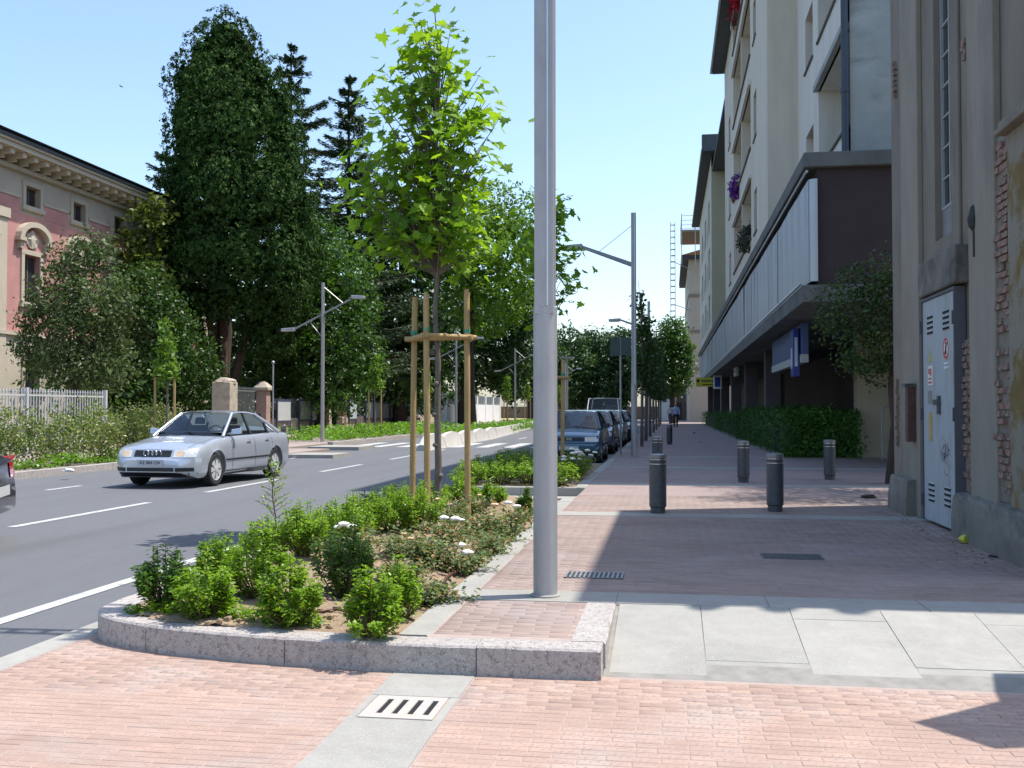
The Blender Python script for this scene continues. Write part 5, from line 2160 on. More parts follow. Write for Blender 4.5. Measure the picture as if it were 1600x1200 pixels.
# ------------------------------------------------------------------ row of young street trees on the right
def young_tree(name, label, loc, h, blobs, n, size, mat, group, tr=.06, stakes=False):
    t = T(name, label, 'tree', loc, group=group)
    x, y, z = loc
    m = MB()
    m.tube([(x, y, z - .05), (x + .03, y, z + h * .5), (x, y, z + h * .92)], [tr, tr * .8, tr * .25], 8)
    q = random.Random(n)
    for b in blobs:
        for k in range(4):
            e = Vector((x + b[0] + q.gauss(0, b[3] * .5), y + b[1] + q.gauss(0, b[3] * .5), z + b[2] + q.gauss(0, b[5] * .5)))
            s0 = Vector((x, y, z + max(h * .35, b[2] - b[5])))
            m.tube([s0, e], [tr * .3, tr * .1], 4)
    m.build('trunk', bark, t, smooth=60)
    Pt, Nn = crown_points([(x + b[0], y + b[1], z + b[2], b[3], b[4], b[5]) for b in blobs], n, 6, .16, depth=.35, inner=.35)
    V, F = leaves(Pt, Nn, size * (.6 + .8 * rng.random(len(Pt))), .6, .3)
    np_obj('crown', V, F, mat, t)
    if stakes:
        for k in range(2):
            s = MB()
            s.cyl((x + (-.28, .28)[k], y - .1, z), (x + (-.28, .28)[k], y - .1, z + h * .56), .035, n=7)
            s.build('stake', wood, t)
    return t


yb = [(0, 0, 3.0, .55, .55, .6), (.05, 0, 4.0, .5, .5, .7), (-.1, .1, 5.0, .3, .3, .6), (.1, 0, 2.4, .5, .5, .4)]
GY = 'young street trees along the right pavement'
labs = ['first and tallest young street tree right behind the second lamp post', 'second young street tree in the row', 'third young street tree in the row', 'fourth young street tree in the row', 'fifth young street tree in the row', 'sixth young street tree in the row', 'last young street tree of the row by the street end']
first = young_tree('street_tree', labs[0], (-.95, 36.5, .16), 5.9, yb, 1100, .15, lf_dark, GY)
for k, y in enumerate((43, 50, 58, 67, 77, 88)):
    c = copy_tree(first)
    c.location = (-.95 + k * .05, y, .16)
    c.rotation_euler = (0, 0, k * 1.1)
    c.scale = (1.25, 1.25, .95)
    c['label'] = labs[k + 1]
# ------------------------------------------------------------------ left side: staked trees, planters, lamps
GL = 'small staked trees along the left pavement'
p = P(265, 662, .15)
ys = [(0, 0, 2.35, .32, .32, .40), (.02, 0, 2.95, .26, .26, .45), (-.06, 0, 3.5, .14, .14, .35)]
lt0 = young_tree('staked_tree', 'small light green staked tree rising from the hedge above the silver car', (-13.55, 26.2, .15), 3.9, ys, 650, .13, lf_plane, GL, .04, True)
for (x, y, s, lab) in ((-13.9, 47.5, 1.05, 'small staked tree right of the left lamp post'), (-13.9, 58, 1.0, 'small staked tree left of the near stakes'), (-13.6, 86, 1.1, 'small staked tree in front of the white wall'), (-13.4, 97, 1.1, 'small staked tree at the right half of the white wall'), (-13.2, 112, 1.1, 'far small staked tree past the white wall'), (-13.0, 122, 1.1, 'farthest small staked tree on the left pavement')):
    c = copy_tree(lt0)
    c.location = (x, y, .15)
    c.rotation_euler = (0, 0, y)
    c.scale = (s, s, s)
    c['label'] = lab

leaf_gc = leafmat('leaf_ground_cover', (.06, .15, .015), (.15, .28, .03), .35, (1.4, 1.5, .5), .4, .25, .6)
def cover(label, x0, x1, y0, y1, h, n, size):
    k = n
    p = np.column_stack([x0 + rng.random(k) * (x1 - x0), y0 + rng.random(k) * (y1 - y0), np.zeros(k)])
    p[:, 2] = .14 + h * (0.35 + .65 * rng.random(k)) * (0.6 + .4 * np.sin(p[:, 1] * 2.3 + 2 * np.sin(p[:, 0] * 3)))
    nn = unit(rng.normal(size=(k, 3)) * .5 + np.array([0, 0, 1]))
    V, F = leaves(p, nn, size * (.6 + .8 * rng.random(k)), .45, .3)
    tag(np_obj('ground_cover', V, F, leaf_gc), label, None, None, 'stuff')


cover('bright green ground cover in the left bed behind the lamp post', -16.2, -13.25, 40.2, 64, .62, 8000, .17)
cover('bright green ground cover behind the white humped barrier', -13.2, -9.3, 51, 120, .5, 8000, .22)
lbk = T('left_bed_kerb', 'granite kerb in front of the left green bed', 'kerb', (-13.2, 40, 0))
mb = MB()
for k in range(18):
    m = MB()
    m.box(-13.22, -13.0, 38.6 + k * 1.5, 38.6 + k * 1.5 + 1.49, -.05, .17 + rnd.uniform(-.012, .012))
    m.build('kerb_stone', granite, lbk)
# white humped concrete barrier
whitec = M('white_concrete', (.46, .44, .41), .8, .10, 1.5)
hbr = T('humped_barrier', 'low white concrete barrier with wavy humps along the road', 'barrier', (-8.8, 43, 0))
def hump_z(s):
    return .42 + .16 * abs(math.sin(math.pi * s / 3.4)) ** .8
yy = 35.2
blk = 0
while yy < 84:
    Lb = 3.4 if yy < 52 else 5.5
    rows = []
    for k in range(13):
        y = yy + (Lb - .06) * k / 12
        x = -8.62 - (y - 35) * .012 - max(0, y - 50) * .055
        z = hump_z(y - yy) if yy < 51 else .5
        if yy < 36 and k < 3:
            z *= .5 + k * .17
        rows.append([(x + .24, y, -.02), (x + .17, y, .12), (x + .10, y, z - .02), (x, y, z), (x - .10, y, z - .02), (x - .24, y, -.02)])
    m = MB()
    m.grid(rows)
    m.add(rows[0], [(0, 1, 2, 3, 4, 5)])
    m.add(rows[-1], [(0, 1, 2, 3, 4, 5)])
    m.build('barrier_block', whitec, hbr, smooth=40)
    yy += Lb
    blk += 1

# left lamp posts with two tilted arms
def twin_lamp(label, loc):
    t = T('twin_lamp_post', label, 'street lamp', loc, group='twin armed lamp posts on the left')
    x, y, z = loc
    m = MB()
    m.tube([(x, y, z), (x, y, z + 3), (x, y, z + 6.45)], [.08, .076, .068], 10)
    m.build('pole', galv, t, smooth=60)
    m = MB()
    m.cyl((x - 1.25, y, z + 4.55), (x + 1.15, y, z + 5.75), .038, n=8)
    m.build('arm', galv_d, t, smooth=60)
    for (sx, dz, lab) in ((-1, 4.5, 'l'), (1, 5.78, 'r')):
        m = MB()
        xx = x + sx * 1.2
        m.hexa([(xx, y - .12, z + dz), (xx + sx * .55, y - .12, z + dz - .02), (xx + sx * .55, y + .12, z + dz - .02), (xx, y + .12, z + dz),
                (xx, y - .10, z + dz + .14), (xx + sx * .55, y - .09, z + dz + .10), (xx + sx * .55, y + .09, z + dz + .10), (xx, y + .10, z + dz + .14)])
        m.build('lamp_head', galv, t, bevel=.02)
    m = MB()
    m.cyl((x, y, z + 6.3), (x + .85, y, z + 5.6), .018, n=5)
    m.cyl((x, y, z + 4.2), (x - .55, y, z + 4.85), .018, n=5)
    m.build('stay', galv, t)
    return t


tl = twin_lamp('grey lamp post with two tilted arms before the round green tree', (-13.85, 39.8, .15))
for (x, y, lab) in ((-13.2, 63, 'grey twin armed lamp post in shade behind the tree stakes'), (-12.6, 84, 'far grey twin armed lamp post by the end of the white wall'), (-11.2, 112, 'farthest grey twin armed lamp post left of the thick lamp post')):
    c = copy_tree(tl)
    c.location = (x, y, .1)
    c['label'] = lab
p0 = P(886, 662, .1)
t = T('thin_mast', 'thin pale pole with a cross bar right of the thick lamp post', 'pole', (PY(886, 600, 95).x, 95, .1))
m = MB()
xx = PY(886, 600, 95).x
m.cyl((xx, 95, .1), (xx, 95, PY(886, 560, 95).z), .09, n=8)
m.build('pole', galv, t)
m = MB()
zz = PY(886, 560, 95).z
m.box(xx - .7, xx + .6, 94.9, 95.1, zz, zz + .15)
m.build('cross_bar', galv, t)
pp = PX(426, 690, -19.2)
t = T('thin_pole', 'thin white pole beside the left gate pillar', 'pole', (-19.2, pp.y, .1))
m = MB()
m.cyl((-19.2, pp.y, .1), (-19.2, pp.y, PX(424, 568, -19.2).z), .045, n=8)
m.build('pole', galv, t)
m = MB()
m.blob((-19.2, pp.y, PX(424, 566, -19.2).z), (.09, .09, .09), 1, 0, 0, 5)
m.build('finial', galv, t)

# ------------------------------------------------------------------ park wall, pillars, notice boards, gate
stone_p = M('pillar_stone', (.42, .36, .28), .9, .15, 2, .01, 20, stain=(.25, .21, .17), stain_scale=1.8)
brick_pil = M('pillar_brick', (.36, .24, .19), .9, .2, 3, .01, 20, stain=(.28, .23, .19), stain_scale=2)
rail_m = M('railing_iron', (.16, .17, .16), .6, .1, 5)
XPW = -20.0
GP = 'stone gate pillars of the park'
def pillar(label, u0, u1, vtop, cap=True, mat=stone_p, X=XPW):
    a, b = PX(u0, 640, X), PX(u1, 640, X)
    k = ((a + b) / 2 - Vector((0, 0, CAMH))).length / 1600
    w = (u1 - u0) * k * .70
    y = (a.y + b.y) / 2
    zt = PX((u0 + u1) / 2, vtop, X).z
    t = T('gate_pillar', label, 'pillar', (X, y, .1), group=GP)
    m = MB()
    zc = zt - (.45 if cap else .12)
    m.box(X - w / 2, X + w / 2, y - w / 2, y + w / 2, .1, zc)
    m.box(X - w / 2 - .06, X + w / 2 + .06, y - w / 2 - .06, y + w / 2 + .06, .1, .5)
    m.build('shaft', mat, t, bevel=.03)
    m = MB()
    if cap:
        h = w / 2 + .12
        m.box(X - h, X + h, y - h, y + h, zc, zc + .14)
        q = w * .18
        m.hexa([(X - h, y - h, zc + .142), (X + h, y - h, zc + .142), (X + h, y + h, zc + .142), (X - h, y + h, zc + .142),
                (X - q, y - q, zt), (X + q, y - q, zt), (X + q, y + q, zt), (X - q, y + q, zt)])
    else:
        m.blob((X, y, zc), (w / 2 + .06, w / 2 + .06, .2), 3, .1)
    m.build('cap', stone_p, t, bevel=.02)
    return y


pillar('broad rough stone pillar under the cypress trunk', 330, 371, 593, False)
y1 = pillar('brick gate pillar with a pyramid cap beside the thin white pole', 399, 423, 596, True, brick_pil)
y2 = pillar('pale stone pillar hidden behind the left lamp post', 503, 519, 606)
y3 = pillar('round topped brown pillar right of the left lamp post', 526, 543, 606, False, brick_pil)
def railing(label, yA, yB, z0, z1, X, nbar, wall_h=0.0, mat=rail_m, pieces=True, name='railing', wmat=stone_p):
    t = T(name, label, 'railing', (X, (yA + yB) / 2, .1))
    if wall_h:
        m = MB()
        m.box(X - .2, X + .2, yA, yB, .1, wall_h)
        m.build('base_wall', wmat, t, bevel=.03)
    m = MB()
    for z in (z0 + .12, z1 - .16):
        m.box(X - .02, X + .02, yA, yB, z - .025, z + .025)
    m.build('rail', mat, t)
    b = MB()
    b.box(-.014, .014, -.014, .014, z0, z1 - .06)
    b.hexa([(-.022, -.022, z1 - .06), (.022, -.022, z1 - .06), (.022, .022, z1 - .06), (-.022, .022, z1 - .06), (-.003, -.003, z1 + .04), (.003, -.003, z1 + .04), (.003, .003, z1 + .04), (-.003, .003, z1 + .04)])
    me = b.mesh('bar', mats=[mat])
    for k in range(nbar):
        inst('bar', me, t, (X, yA + (yB - yA) * (k + .5) / nbar, 0))
    return t


railing('dark iron railing between the rough pillar and the brick pillar', 44.9, 47.6, .3, 2.5, XPW, 20)
railing('low stone wall with iron railing behind the notice boards', 49.8, 57.0, .9, 2.0, XPW, 44, 1.0)
railing('shaded low wall with railing along the park', 60.6, 88, .9, 2.0, XPW, 110, 1.0)
GN = 'notice boards along the park wall'
board_frame = M('board_frame', (.04, .05, .09), .6, .1, 4)
for (u0, u1, v0, v1, c, lab) in ((433, 455, 628, 657, (.45, .46, .46), 'white notice board sheet nearest to the brick pillar'), (468, 487, 627, 655, (.22, .27, .2), 'colourful poster left of the lamp post'), (487, 503, 627, 656, (.55, .56, .62), 'white poster touching the left lamp post'),
                                 (546, 558, 628, 654, (.38, .44, .46), 'notice board just right of the brown pillar'), (571, 583, 630, 653, (.20, .24, .23), 'grey notice board right of the small staked tree'), (584, 596, 630, 653, (.18, .22, .22), 'second grey notice board right of the small staked tree'), (597, 608, 631, 653, (.19, .22, .22), 'third grey notice board right of the small staked tree'), (610, 621, 631, 653, (.24, .28, .28), 'last grey notice board before the tree stakes')):
    a, b = PX(u0, v0, XPW + .3), PX(u1, v1, XPW + .3)
    t = T('notice_board', lab, 'notice board', (XPW + .3, (a.y + b.y) / 2, .1), group=GN)
    z1_, z0_ = PX((u0 + u1) / 2, v0, XPW + .3).z, PX((u0 + u1) / 2, v1, XPW + .3).z
    m = MB()
    m.box(XPW + .24, XPW + .30, a.y + .02, b.y - .02, z0_ - .12, z1_ + .14)
    m.build('board', board_frame, t)
    m = MB()
    m.box(XPW + .302, XPW + .312, a.y + .12, b.y - .12, z0_, z1_)
    m.build('sheet', M('poster%d' % u0, c, .6, .3 if u0 == 468 else .1, 2.5, stain=(.30, .05, .05) if u0 == 468 else None, stain_scale=1.5, stain_pos=(.6, .62)), t)
    for yy in (a.y + .06, b.y - .06):
        m = MB()
        m.box(XPW + .245, XPW + .295, yy - .03, yy + .03, .1, z0_ - .12)
        m.build('leg', board_frame, t)
# white wall with windowed top (far left)
ww = T('white_wall', 'long white wall with dark glazed panels on top far along the left', 'wall', (XPW, 100, .1))
m = MB()
wa, wb_ = PX(695, 640, XPW).y, PX(779, 640, XPW).y
m.box(XPW - .2, XPW + .2, wa, wb_, .05, PX(740, 632, XPW).z)
m.build('wall_base', white, ww)
for k in range(7):
    y = wa + (wb_ - wa) * k / 6
    m = MB()
    m.box(XPW - .25, XPW + .25, y - .25, y + .25, .05, 2.9)
    m.build('wall_post', white, ww)
    if k < 6:
        m = MB()
        m.box(XPW - .05, XPW + .05, y + .26, y + (wb_ - wa) / 6 - .26, PX(740, 632, XPW).z + .01, 2.85)
        m.build('glazed_panel', M('panel_grey', (.12, .14, .14), .5, .2, 2), ww)
sheet('dry_verge', 'strip of dry yellow grass beyond the white wall', -30, -12.9, 122, 165, .16, M('dry_grass', (.34, .30, .10), .95, .25, 3))

# far street end: low brick wall and dark shop block
fe = T('end_wall', 'low brown wall closing the far end of the street', 'wall', (-8, 150, 0))
m = MB()
m.box(-30, 6, 152, 152.5, 0, 1.9)
m.build('wall_face', M('far_wall_brown', (.16, .12, .10), .9, .2, 1), fe)
hs = T('street_end_house', 'pale and brown low house behind the walking people', 'building', (1, 128, 0))
m = MB()
m.box(-1.2, 2.1, 128, 134, 0, 4.6)
m.build('wall', M('far_house_brown', (.14, .10, .085), .9, .15, 1), hs)
m = MB()
m.box(-1.25, .15, 127.9, 128, .1, 2.9)
m.build('white_door', white, hs)
m = MB()
m.box(.7, 1.5, 127.92, 128, .1, 2.3)
m.build('dark_door', brown, hs)

# ------------------------------------------------------------------ white fence and shrubs at the far left
GFb = None
wf = railing('white iron picket fence in front of the villa', 19.0, 30.6, .35, 2.02, -18, 84, 0, M('fence_white', (.47, .47, .47), .5, .08, 4), name='picket_fence')
for y in (22.6, 26.6, 30.7):
    m = MB()
    m.box(-18.06, -17.94, y - .05, y + .05, .1, 2.08)
    m.build('fence_post', MATS['fence_white'], wf)
leaf_lh = leafmat('leaf_left_hedge', (.07, .12, .026), (.19, .24, .075), .3, (1.3, 1.3, .6), .4, .3, .8, dead=(.42, .36, .22), deadp=.90)
t = T('roadside_shrubs', 'loose leggy shrubs along the left kerb behind the silver car', 'shrubs', (-14.5, 22, .13))
B = []
for k in range(34):
    y = 15 + k * .45
    B.append((-14.5 + rnd.uniform(-.45, .45), y, .72 + rnd.uniform(-.15, .4), rnd.uniform(.5, .75), rnd.uniform(.45, .65), rnd.uniform(.5, .75)))
Pt, Nn = crown_points(B, 30000, 7, .12, depth=.35, inner=.2)
kk = Pt[:, 2] > .12
V, F = leaves(Pt[kk], Nn[kk], .085 * (.6 + .8 * rng.random(kk.sum())), .5, .3)
np_obj('foliage', V, F, leaf_lh, t)
m = MB()
for k in range(60):
    y = rnd.uniform(15, 30)
    x = -14.5 + rnd.uniform(-.4, .4)
    m.tube([(x, y, .1), (x + rnd.gauss(0, .12), y + rnd.gauss(0, .12), rnd.uniform(.7, 1.3))], [.014, .005], 4)
m.build('stems', M('shrub_stem_pale', (.25, .21, .16), .9), t)['kind'] = 'stuff'
cover('weedy green strip along the left kerb', -14.2, -13.6, 16, 29, .3, 2600, .12)
for (u, v, lab) in ((58, 731, 'crumpled white paper on the left kerb'), (108, 737, 'torn white bag drooping over the left kerb')):
    p = P(u, v, .16)
    m = MB()
    m.blob((p.x, p.y, .19), (.11, .07, .04), u, .4, 0, 5)
    tag(m.build('white_litter', white, loc=(p.x, p.y, .16)), lab, 'litter')

# ------------------------------------------------------------------ pink villa
pink = M('villa_pink', (.44, .215, .19), .92, .16, 1.1, .004, 30, stain=(.40, .30, .27), stain_scale=.6, stain_pos=(.56, .8))
cream = M('villa_cream', (.45, .39, .30), .9, .10, 1.0, .003, 30, stain=(.42, .36, .29), stain_scale=.5, stain_pos=(.55, .8))
greyband = M('villa_grey_band', (.41, .355, .285), .9, .10, 1.0)
XV = -27.0
f = face_e(XV)
vl = T('pink_villa', 'old pink villa with cream trims and a deep bracketed cornice', 'building', (-27, 40, .1))
cY = [33.15, 36.65, 40.15, 43.65, 47.15, 50.65, 54.15]
ops = []
for y in cY:
    ops += [(y - .5, y + .5, 10.13, 10.98, .3), (y - .55, y + .55, 6.0, 8.05, .3), (y - .5, y + .5, 1.6, 3.55, .3)]
m = MB()
wall_open(m, f, 28, 57, 4.7, 9.75, [o_ for o_ in ops if 5 < o_[2] < 9], .3)
m.build('pink_wall', pink, vl)
m = MB()
wall_open(m, face_e(XV), 28, 57, 9.75, 11.45, [o_ for o_ in ops if o_[2] > 9], .3)
m.build('attic_wall', greyband, vl)
m = MB()
wall_open(m, face_e(XV + .05), 28, 57, .1, 4.55, [o_ for o_ in ops if o_[2] < 3], .3)
m.build('ground_floor_wall', cream, vl)
m = MB()
m.mbox(f, 28, 57, 4.55, 4.7, -.18, .02)
m.build('string_course', cream, vl)
for y in cY:
    for (b0, b1, hw) in ((10.13, 10.98, .5), (6.0, 8.05, .55), (1.6, 3.55, .5)):
        window(vl, f if b0 > 4 else face_e(XV + .05), y - hw, y + hw, b0, b1, .18, M('villa_window_frame', (.16, .10, .08), .7), glass_w, 1, 0, .07)
        g = face_e(XV) if b0 > 4 else face_e(XV + .05)
        m = MB()
        m.mbox(g, y - hw - .2, y - hw, b0, b1, -.07, .01)
        m.mbox(g, y + hw, y + hw + .2, b0, b1, -.07, .01)
        m.mbox(g, y - hw - .22, y + hw + .22, b1, b1 + .2, -.08, .01)
        m.mbox(g, y - hw - .28, y + hw + .28, b0 - .2, b0, -.14, .01)
        m.build('window_surround', cream, vl)
    # pink fields of the attic between windows are recessed panels
    m = MB()
    m.mbox(f, y + .85, y + 2.65, 9.76, 10.35, -.012, .01)
    m.build('pink_field', pink, vl)
    m = MB()
    m.mbox(f, y + .80, y + 2.70, 10.36, 10.5, -.05, .01)
    m.build('moulding', cream, vl)
    # arched pediment over the first floor window
    m = MB()
    pts = []
    for k in range(13):
        a = math.pi * k / 12
        pts.append(f(y - 1.0 * math.cos(a), 8.72 + .62 * math.sin(a), 0))
    for k in range(12):
        a, b = math.pi * k / 12, math.pi * (k + 1) / 12
        q = [(y - 1.12 * math.cos(a), 8.72 + .74 * math.sin(a)), (y - 1.12 * math.cos(b), 8.72 + .74 * math.sin(b)), (y - .86 * math.cos(b), 8.72 + .52 * math.sin(b)), (y - .86 * math.cos(a), 8.72 + .52 * math.sin(a))]
        m.prism([f(c[0], c[1], -.28) for c in q], Vector(f(0, 0, .02)) - Vector(f(0, 0, -.28)))
    m.mbox(f, y - 1.16, y - .74, 8.56, 8.72, -.28, .01)
    m.mbox(f, y + .74, y + 1.16, 8.56, 8.72, -.28, .01)
    m.mbox(f, y - .98, y - .76, 8.25, 8.56, -.18, .01)
    m.mbox(f, y + .76, y + .98, 8.25, 8.56, -.18, .01)
    m.build('arched_pediment', cream, vl)
    m = MB()
    m.blob(f(y, 8.72, -.05), (.10, .42, .34), int(y), .3, 0, 6)
    m.build('carved_shell', cream, vl)
m = MB()
m.mbox(f, 37.4, 38.35, .1, 9.7, -.12, .01)
m.mbox(f, 37.3, 38.45, 9.35, 9.75, -.2, .01)
m.build('corner_pilaster', cream, vl)
m = MB()
m.mbox(f, 56, 57.1, .1, 9.75, -.12, .01)
m.build('corner_pilaster', cream, vl)
m = MB()
m.mbox(f, 27.8, 57.3, 11.45, 11.62, -.22, .01)
m.mbox(f, 27.5, 57.6, 12.0, 12.2, -1.05, .01)
m.mbox(f, 27.4, 57.7, 12.2, 12.30, -1.15, .01)
m.build('cornice', cream, vl)
for k in range(38):
    y = 28 + k * .78
    m = MB()
    m.mbox(f, y, y + .26, 11.78, 12.0, -.92, .01)
    m.mbox(f, y + .03, y + .23, 11.63, 11.78, -.5, .01)
    m.build('bracket', cream, vl)
m = MB()
m.prism([f(27.3, 12.30, -1.22), f(57.8, 12.30, -1.22), f(57.8, 12.42, -1.24), f(27.3, 12.42, -1.24)], (-8, 0, .0))
m.prism([f(27.3, 12.52, -1.36), f(27.3, 14.2, 7), f(27.3, 12.52, 7)], (0, 30.5, 0))
m.build('roof', roof_m, vl)
m = MB()
m.box(XV - 9, XV - .35, 28, 57, .1, 12.3)
m.build('block_core', brown, vl)

# ------------------------------------------------------------------ cars
car_glass = glassmat('car_glass', (.68, .76, .77))
tyre_m = M('tyre', (.018, .018, .019), .85, .1, 30)
rim_m = M('rim_alloy', (.50, .51, .52), .4, .06, 5, metal=.2)
trim_m = M('car_trim_black', (.02, .021, .023), .55, .1, 8)
lens_m = M('headlight_lens', (.62, .63, .62), .12, .2, 14, spec=.8)
amber = M('headlight_warm', (.75, .55, .36), .15, .15, 14, spec=.8)
tail_m = M('tail_light', (.5, .012, .015), .15, .1, 10, coat=1)
seat_m = M('car_seat', (.11, .112, .12), .9, .1, 9)
plate_m = M('number_plate', (.50, .51, .50), .5, .05, 6)
chrome = M('chrome', (.75, .76, .78), .12, .03, 4, metal=1)


def paint(name, c, metal=.55):
    return M(name, c, .32, .03, 3, metal=metal, coat=.8)


def interp(tab, x):
    for (x0, z0), (x1, z1) in zip(tab, tab[1:]):
        if x0 <= x <= x1:
            t = (x - x0) / (x1 - x0)
            t = t * t * (3 - 2 * t) * .4 + t * .6
            return z0 + (z1 - z0) * t
    return tab[0][1] if x < tab[0][0] else tab[-1][1]


def car(name, label, loc, rz, S, group=None, cat='car'):
    """x forward, y to the car's left, z up"""
    root = T(name, label, cat, (0, 0, 0), group=group)
    L, W = S['L'], S['W'] / 2
    ax = S['axles']
    wr = S['wheel']
    Ra = wr * 1.17
    xs = sorted(set([round(-L / 2 + L * k / 26, 3) for k in range(27)] + [round(a + Ra * math.sin(math.pi * (k / 12 - .5)), 3) for a in ax for k in range(13)] +
                    [round(s_ * (L / 2 - d), 3) for s_ in (-1, 1) for d in (.015, .04, .08, .14, .22, .32)]))
    sec = [(0, 0), (.70, 0), (.90, .0), (.955, .08), (.985, .22), (1.0, .42), (.995, .58), (.978, .74), (.95, .87), (.90, .955), (.80, .99), (.4, 1.02), (0, 1.03)]
    rows = []
    for x in xs:
        e = (L / 2 - abs(x))
        en = S['nose'] if x > 0 else S['tail']
        w = W * (1 - en[1] * (1 - e / en[0]) ** 2.4) if e < en[0] else W
        b, t = interp(S['bot'], x), interp(S['top'], x)
        half = []
        for i, (fy, fz) in enumerate(sec):
            y, z = w * fy, b + (t - b) * fz
            if i >= 2:
                for a in ax:
                    if abs(x - a) < Ra:
                        za = wr + math.sqrt(max(0, Ra * Ra - (x - a) ** 2))
                        if z < za:
                            z = min(za, b + (t - b) * .93)
            half.append((x, y, z))
        rows.append([(p[0], -p[1], p[2]) for p in half[::-1][:-1]] + half)
    m = MB()
    m.grid(rows)
    m.add(rows[0], [tuple(range(len(rows[0])))])
    m.add(rows[-1], [tuple(range(len(rows[-1])))])
    body = m.build('body', S['paint'], root, smooth=32, local=True)
    bvh = BVHTree.FromPolygons([Vector(v) for v in m.v], m.f)

    def drape(name_, d, cells, mat, off=.006, par=root, thick=.0, smooth=40):
        """cells: rows of (a, z); a is y for front/rear, x for sides"""
        mm = MB()
        out = []
        for r in cells:
            rr = []
            for a, z in r:
                if d in ('+x', '-x'):
                    sx = 1 if d == '+x' else -1
                    h = bvh.ray_cast(Vector((sx * 5, a, z)), Vector((-sx, 0, 0)))
                    p = h[0] if h[0] else Vector((sx * L / 2, a, z))
                    rr.append((p.x + sx * off, a, z))
                elif d in ('+y', '-y'):
                    sy = 1 if d == '+y' else -1
                    h = bvh.ray_cast(Vector((a, sy * 5, z)), Vector((0, -sy, 0)))
                    p = h[0] if h[0] else Vector((a, sy * W, z))
                    rr.append((a, p.y + sy * off, z))
                else:
                    h = bvh.ray_cast(Vector((a, z, 5)), Vector((0, 0, -1)))
                    p = h[0] if h[0] else Vector((a, z, 1))
                    rr.append((a, z, p.z + off))
            out.append(rr)
        mm.grid(out)
        return mm.build(name_, mat, par, smooth=smooth, local=True)

    def quad(a0, a1, z0, z1, n=8, nz=3, sl=0.0):
        return [[(a0 + (a1 - a0) * i / n + sl * j / nz, z0 + (z1 - z0) * j / nz) for i in range(n + 1)] for j in range(nz + 1)]

    # greenhouse
    xa, za, xb, zr, xc, xd, zd = S['house']
    wb, wt = S['belt'], S['roofw']
    def edge(t, xl, zl, yb):                                    # pillar line from belt to roof
        return None
    A = lambda s_, t: Vector((xa + (xb - xa) * t - S['acorner'] * (1 - t), s_ * (wb + (wt - wb) * t), za + .005 + (zr - za) * t))
    C = lambda s_, t: Vector((xd + (xc - xd) * t + S['ccorner'] * (1 - t), s_ * (wb + (wt - wb) * t), zd + (zr - .02 - zd) * t))
    def screen(f_, bulge, n=10, m_=6):
        rows_ = []
        for j in range(m_ + 1):
            t = j / m_
            l_, r_ = f_(-1, t), f_(1, t)
            rows_.append([tuple(l_.lerp(r_, i / n) + Vector((bulge * (1 - (2 * i / n - 1) ** 2) * (1 - .5 * t), 0, .012 * (1 - (2 * i / n - 1) ** 2)))) for i in range(n + 1)])
        return rows_
    mm = MB()
    mm.grid(screen(A, S['acorner'] + .03))
    mm.build('windscreen', car_glass, root, smooth=180, local=True)
    mm = MB()
    mm.grid(screen(C, -S['ccorner'] - .03))
    mm.build('rear_window', car_glass, root, smooth=180, local=True)
    rows_ = []
    for j in range(9):
        t = j / 8
        x = xb + (xc - xb) * t
        z = zr + .035 * math.sin(math.pi * t) - .02 * t
        rows_.append([(x + .02 * (1 - (2 * i / 10 - 1) ** 2) * (1 - 2 * t), wt * (2 * i / 10 - 1), z + .045 * (1 - (2 * i / 10 - 1) ** 4)) for i in range(11)])
    mm = MB()
    mm.grid(rows_)
    for s_ in (0, 10):
        mm.tube([r[s_] for r in rows_], .022, 6)
    mm.build('roof', S['paint'], root, smooth=50, local=True)
    bx = S['bpillar']
    for s_ in (-1, 1):
        def side_pt(x, t):
            tb = min(1, max(0, t))
            return Vector((x, s_ * (wb + (wt - wb) * tb), za + .01 + (zr + .01 - za) * tb))
        spans = []
        n = 7
        def sec_x(t, k):                                        # k 0 front .. 1 rear
            return A(s_, t).x, C(s_, t).x
        doors = S['doors']
        for (k0, k1) in doors:
            rr = []
            for j in range(n + 1):
                t = .02 + .94 * j / n
                xf, xr = A(s_, t).x - .05, C(s_, t).x + .07
                q0 = xf if k0 is None else bx[k0] - .02
                q1 = xr if k1 is None else bx[k1] + .02
                if q0 < q1:
                    q0 = q1
                zt_ = (za if k0 is None or True else za)
                base_z = interp(S['top'], (q0 + q1) / 2) - .02
                rr.append([tuple(Vector((q0 + (q1 - q0) * i / 6, s_ * (wb + (wt - wb) * t + .006 * math.sin(math.pi * t)), za + (zr + .005 - za) * t))) for i in range(7)])
            g = MB()
            g.grid(rr)
            g.build('side_window', car_glass, root, smooth=180, local=True)
        g = MB()
        g.tube([A(s_, -.03), A(s_, .5) + Vector((.0, s_ * .006, .006)), A(s_, 1)], [.036, .030, .030], 8)
        g.build('pillar', S['paint'], root, smooth=70, local=True)
        g = MB()
        g.tube([C(s_, -.05), C(s_, .5) + Vector((0, s_ * .006, .008)), C(s_, 1)], [.075, .058, .045], 8, flat=.7)
        g.build('pillar', S['paint'], root, smooth=70, local=True)
        for x in bx:
            g = MB()
            g.tube([side_pt(x, 0), side_pt(x + .02, .97)], [.03, .026], 6)
            g.build('door_post', trim_m, root, smooth=70, local=True)
    # dark cabin floor and seats
    g = MB()
    g.box(xd + .1, xa - .12, -wb + .06, wb - .06, max(za, zd) + .012, max(za, zd) + .022)
    g.build('parcel_shelf', M('dash_grey', (.16, .165, .17), .8, .1, 6), root, local=True)
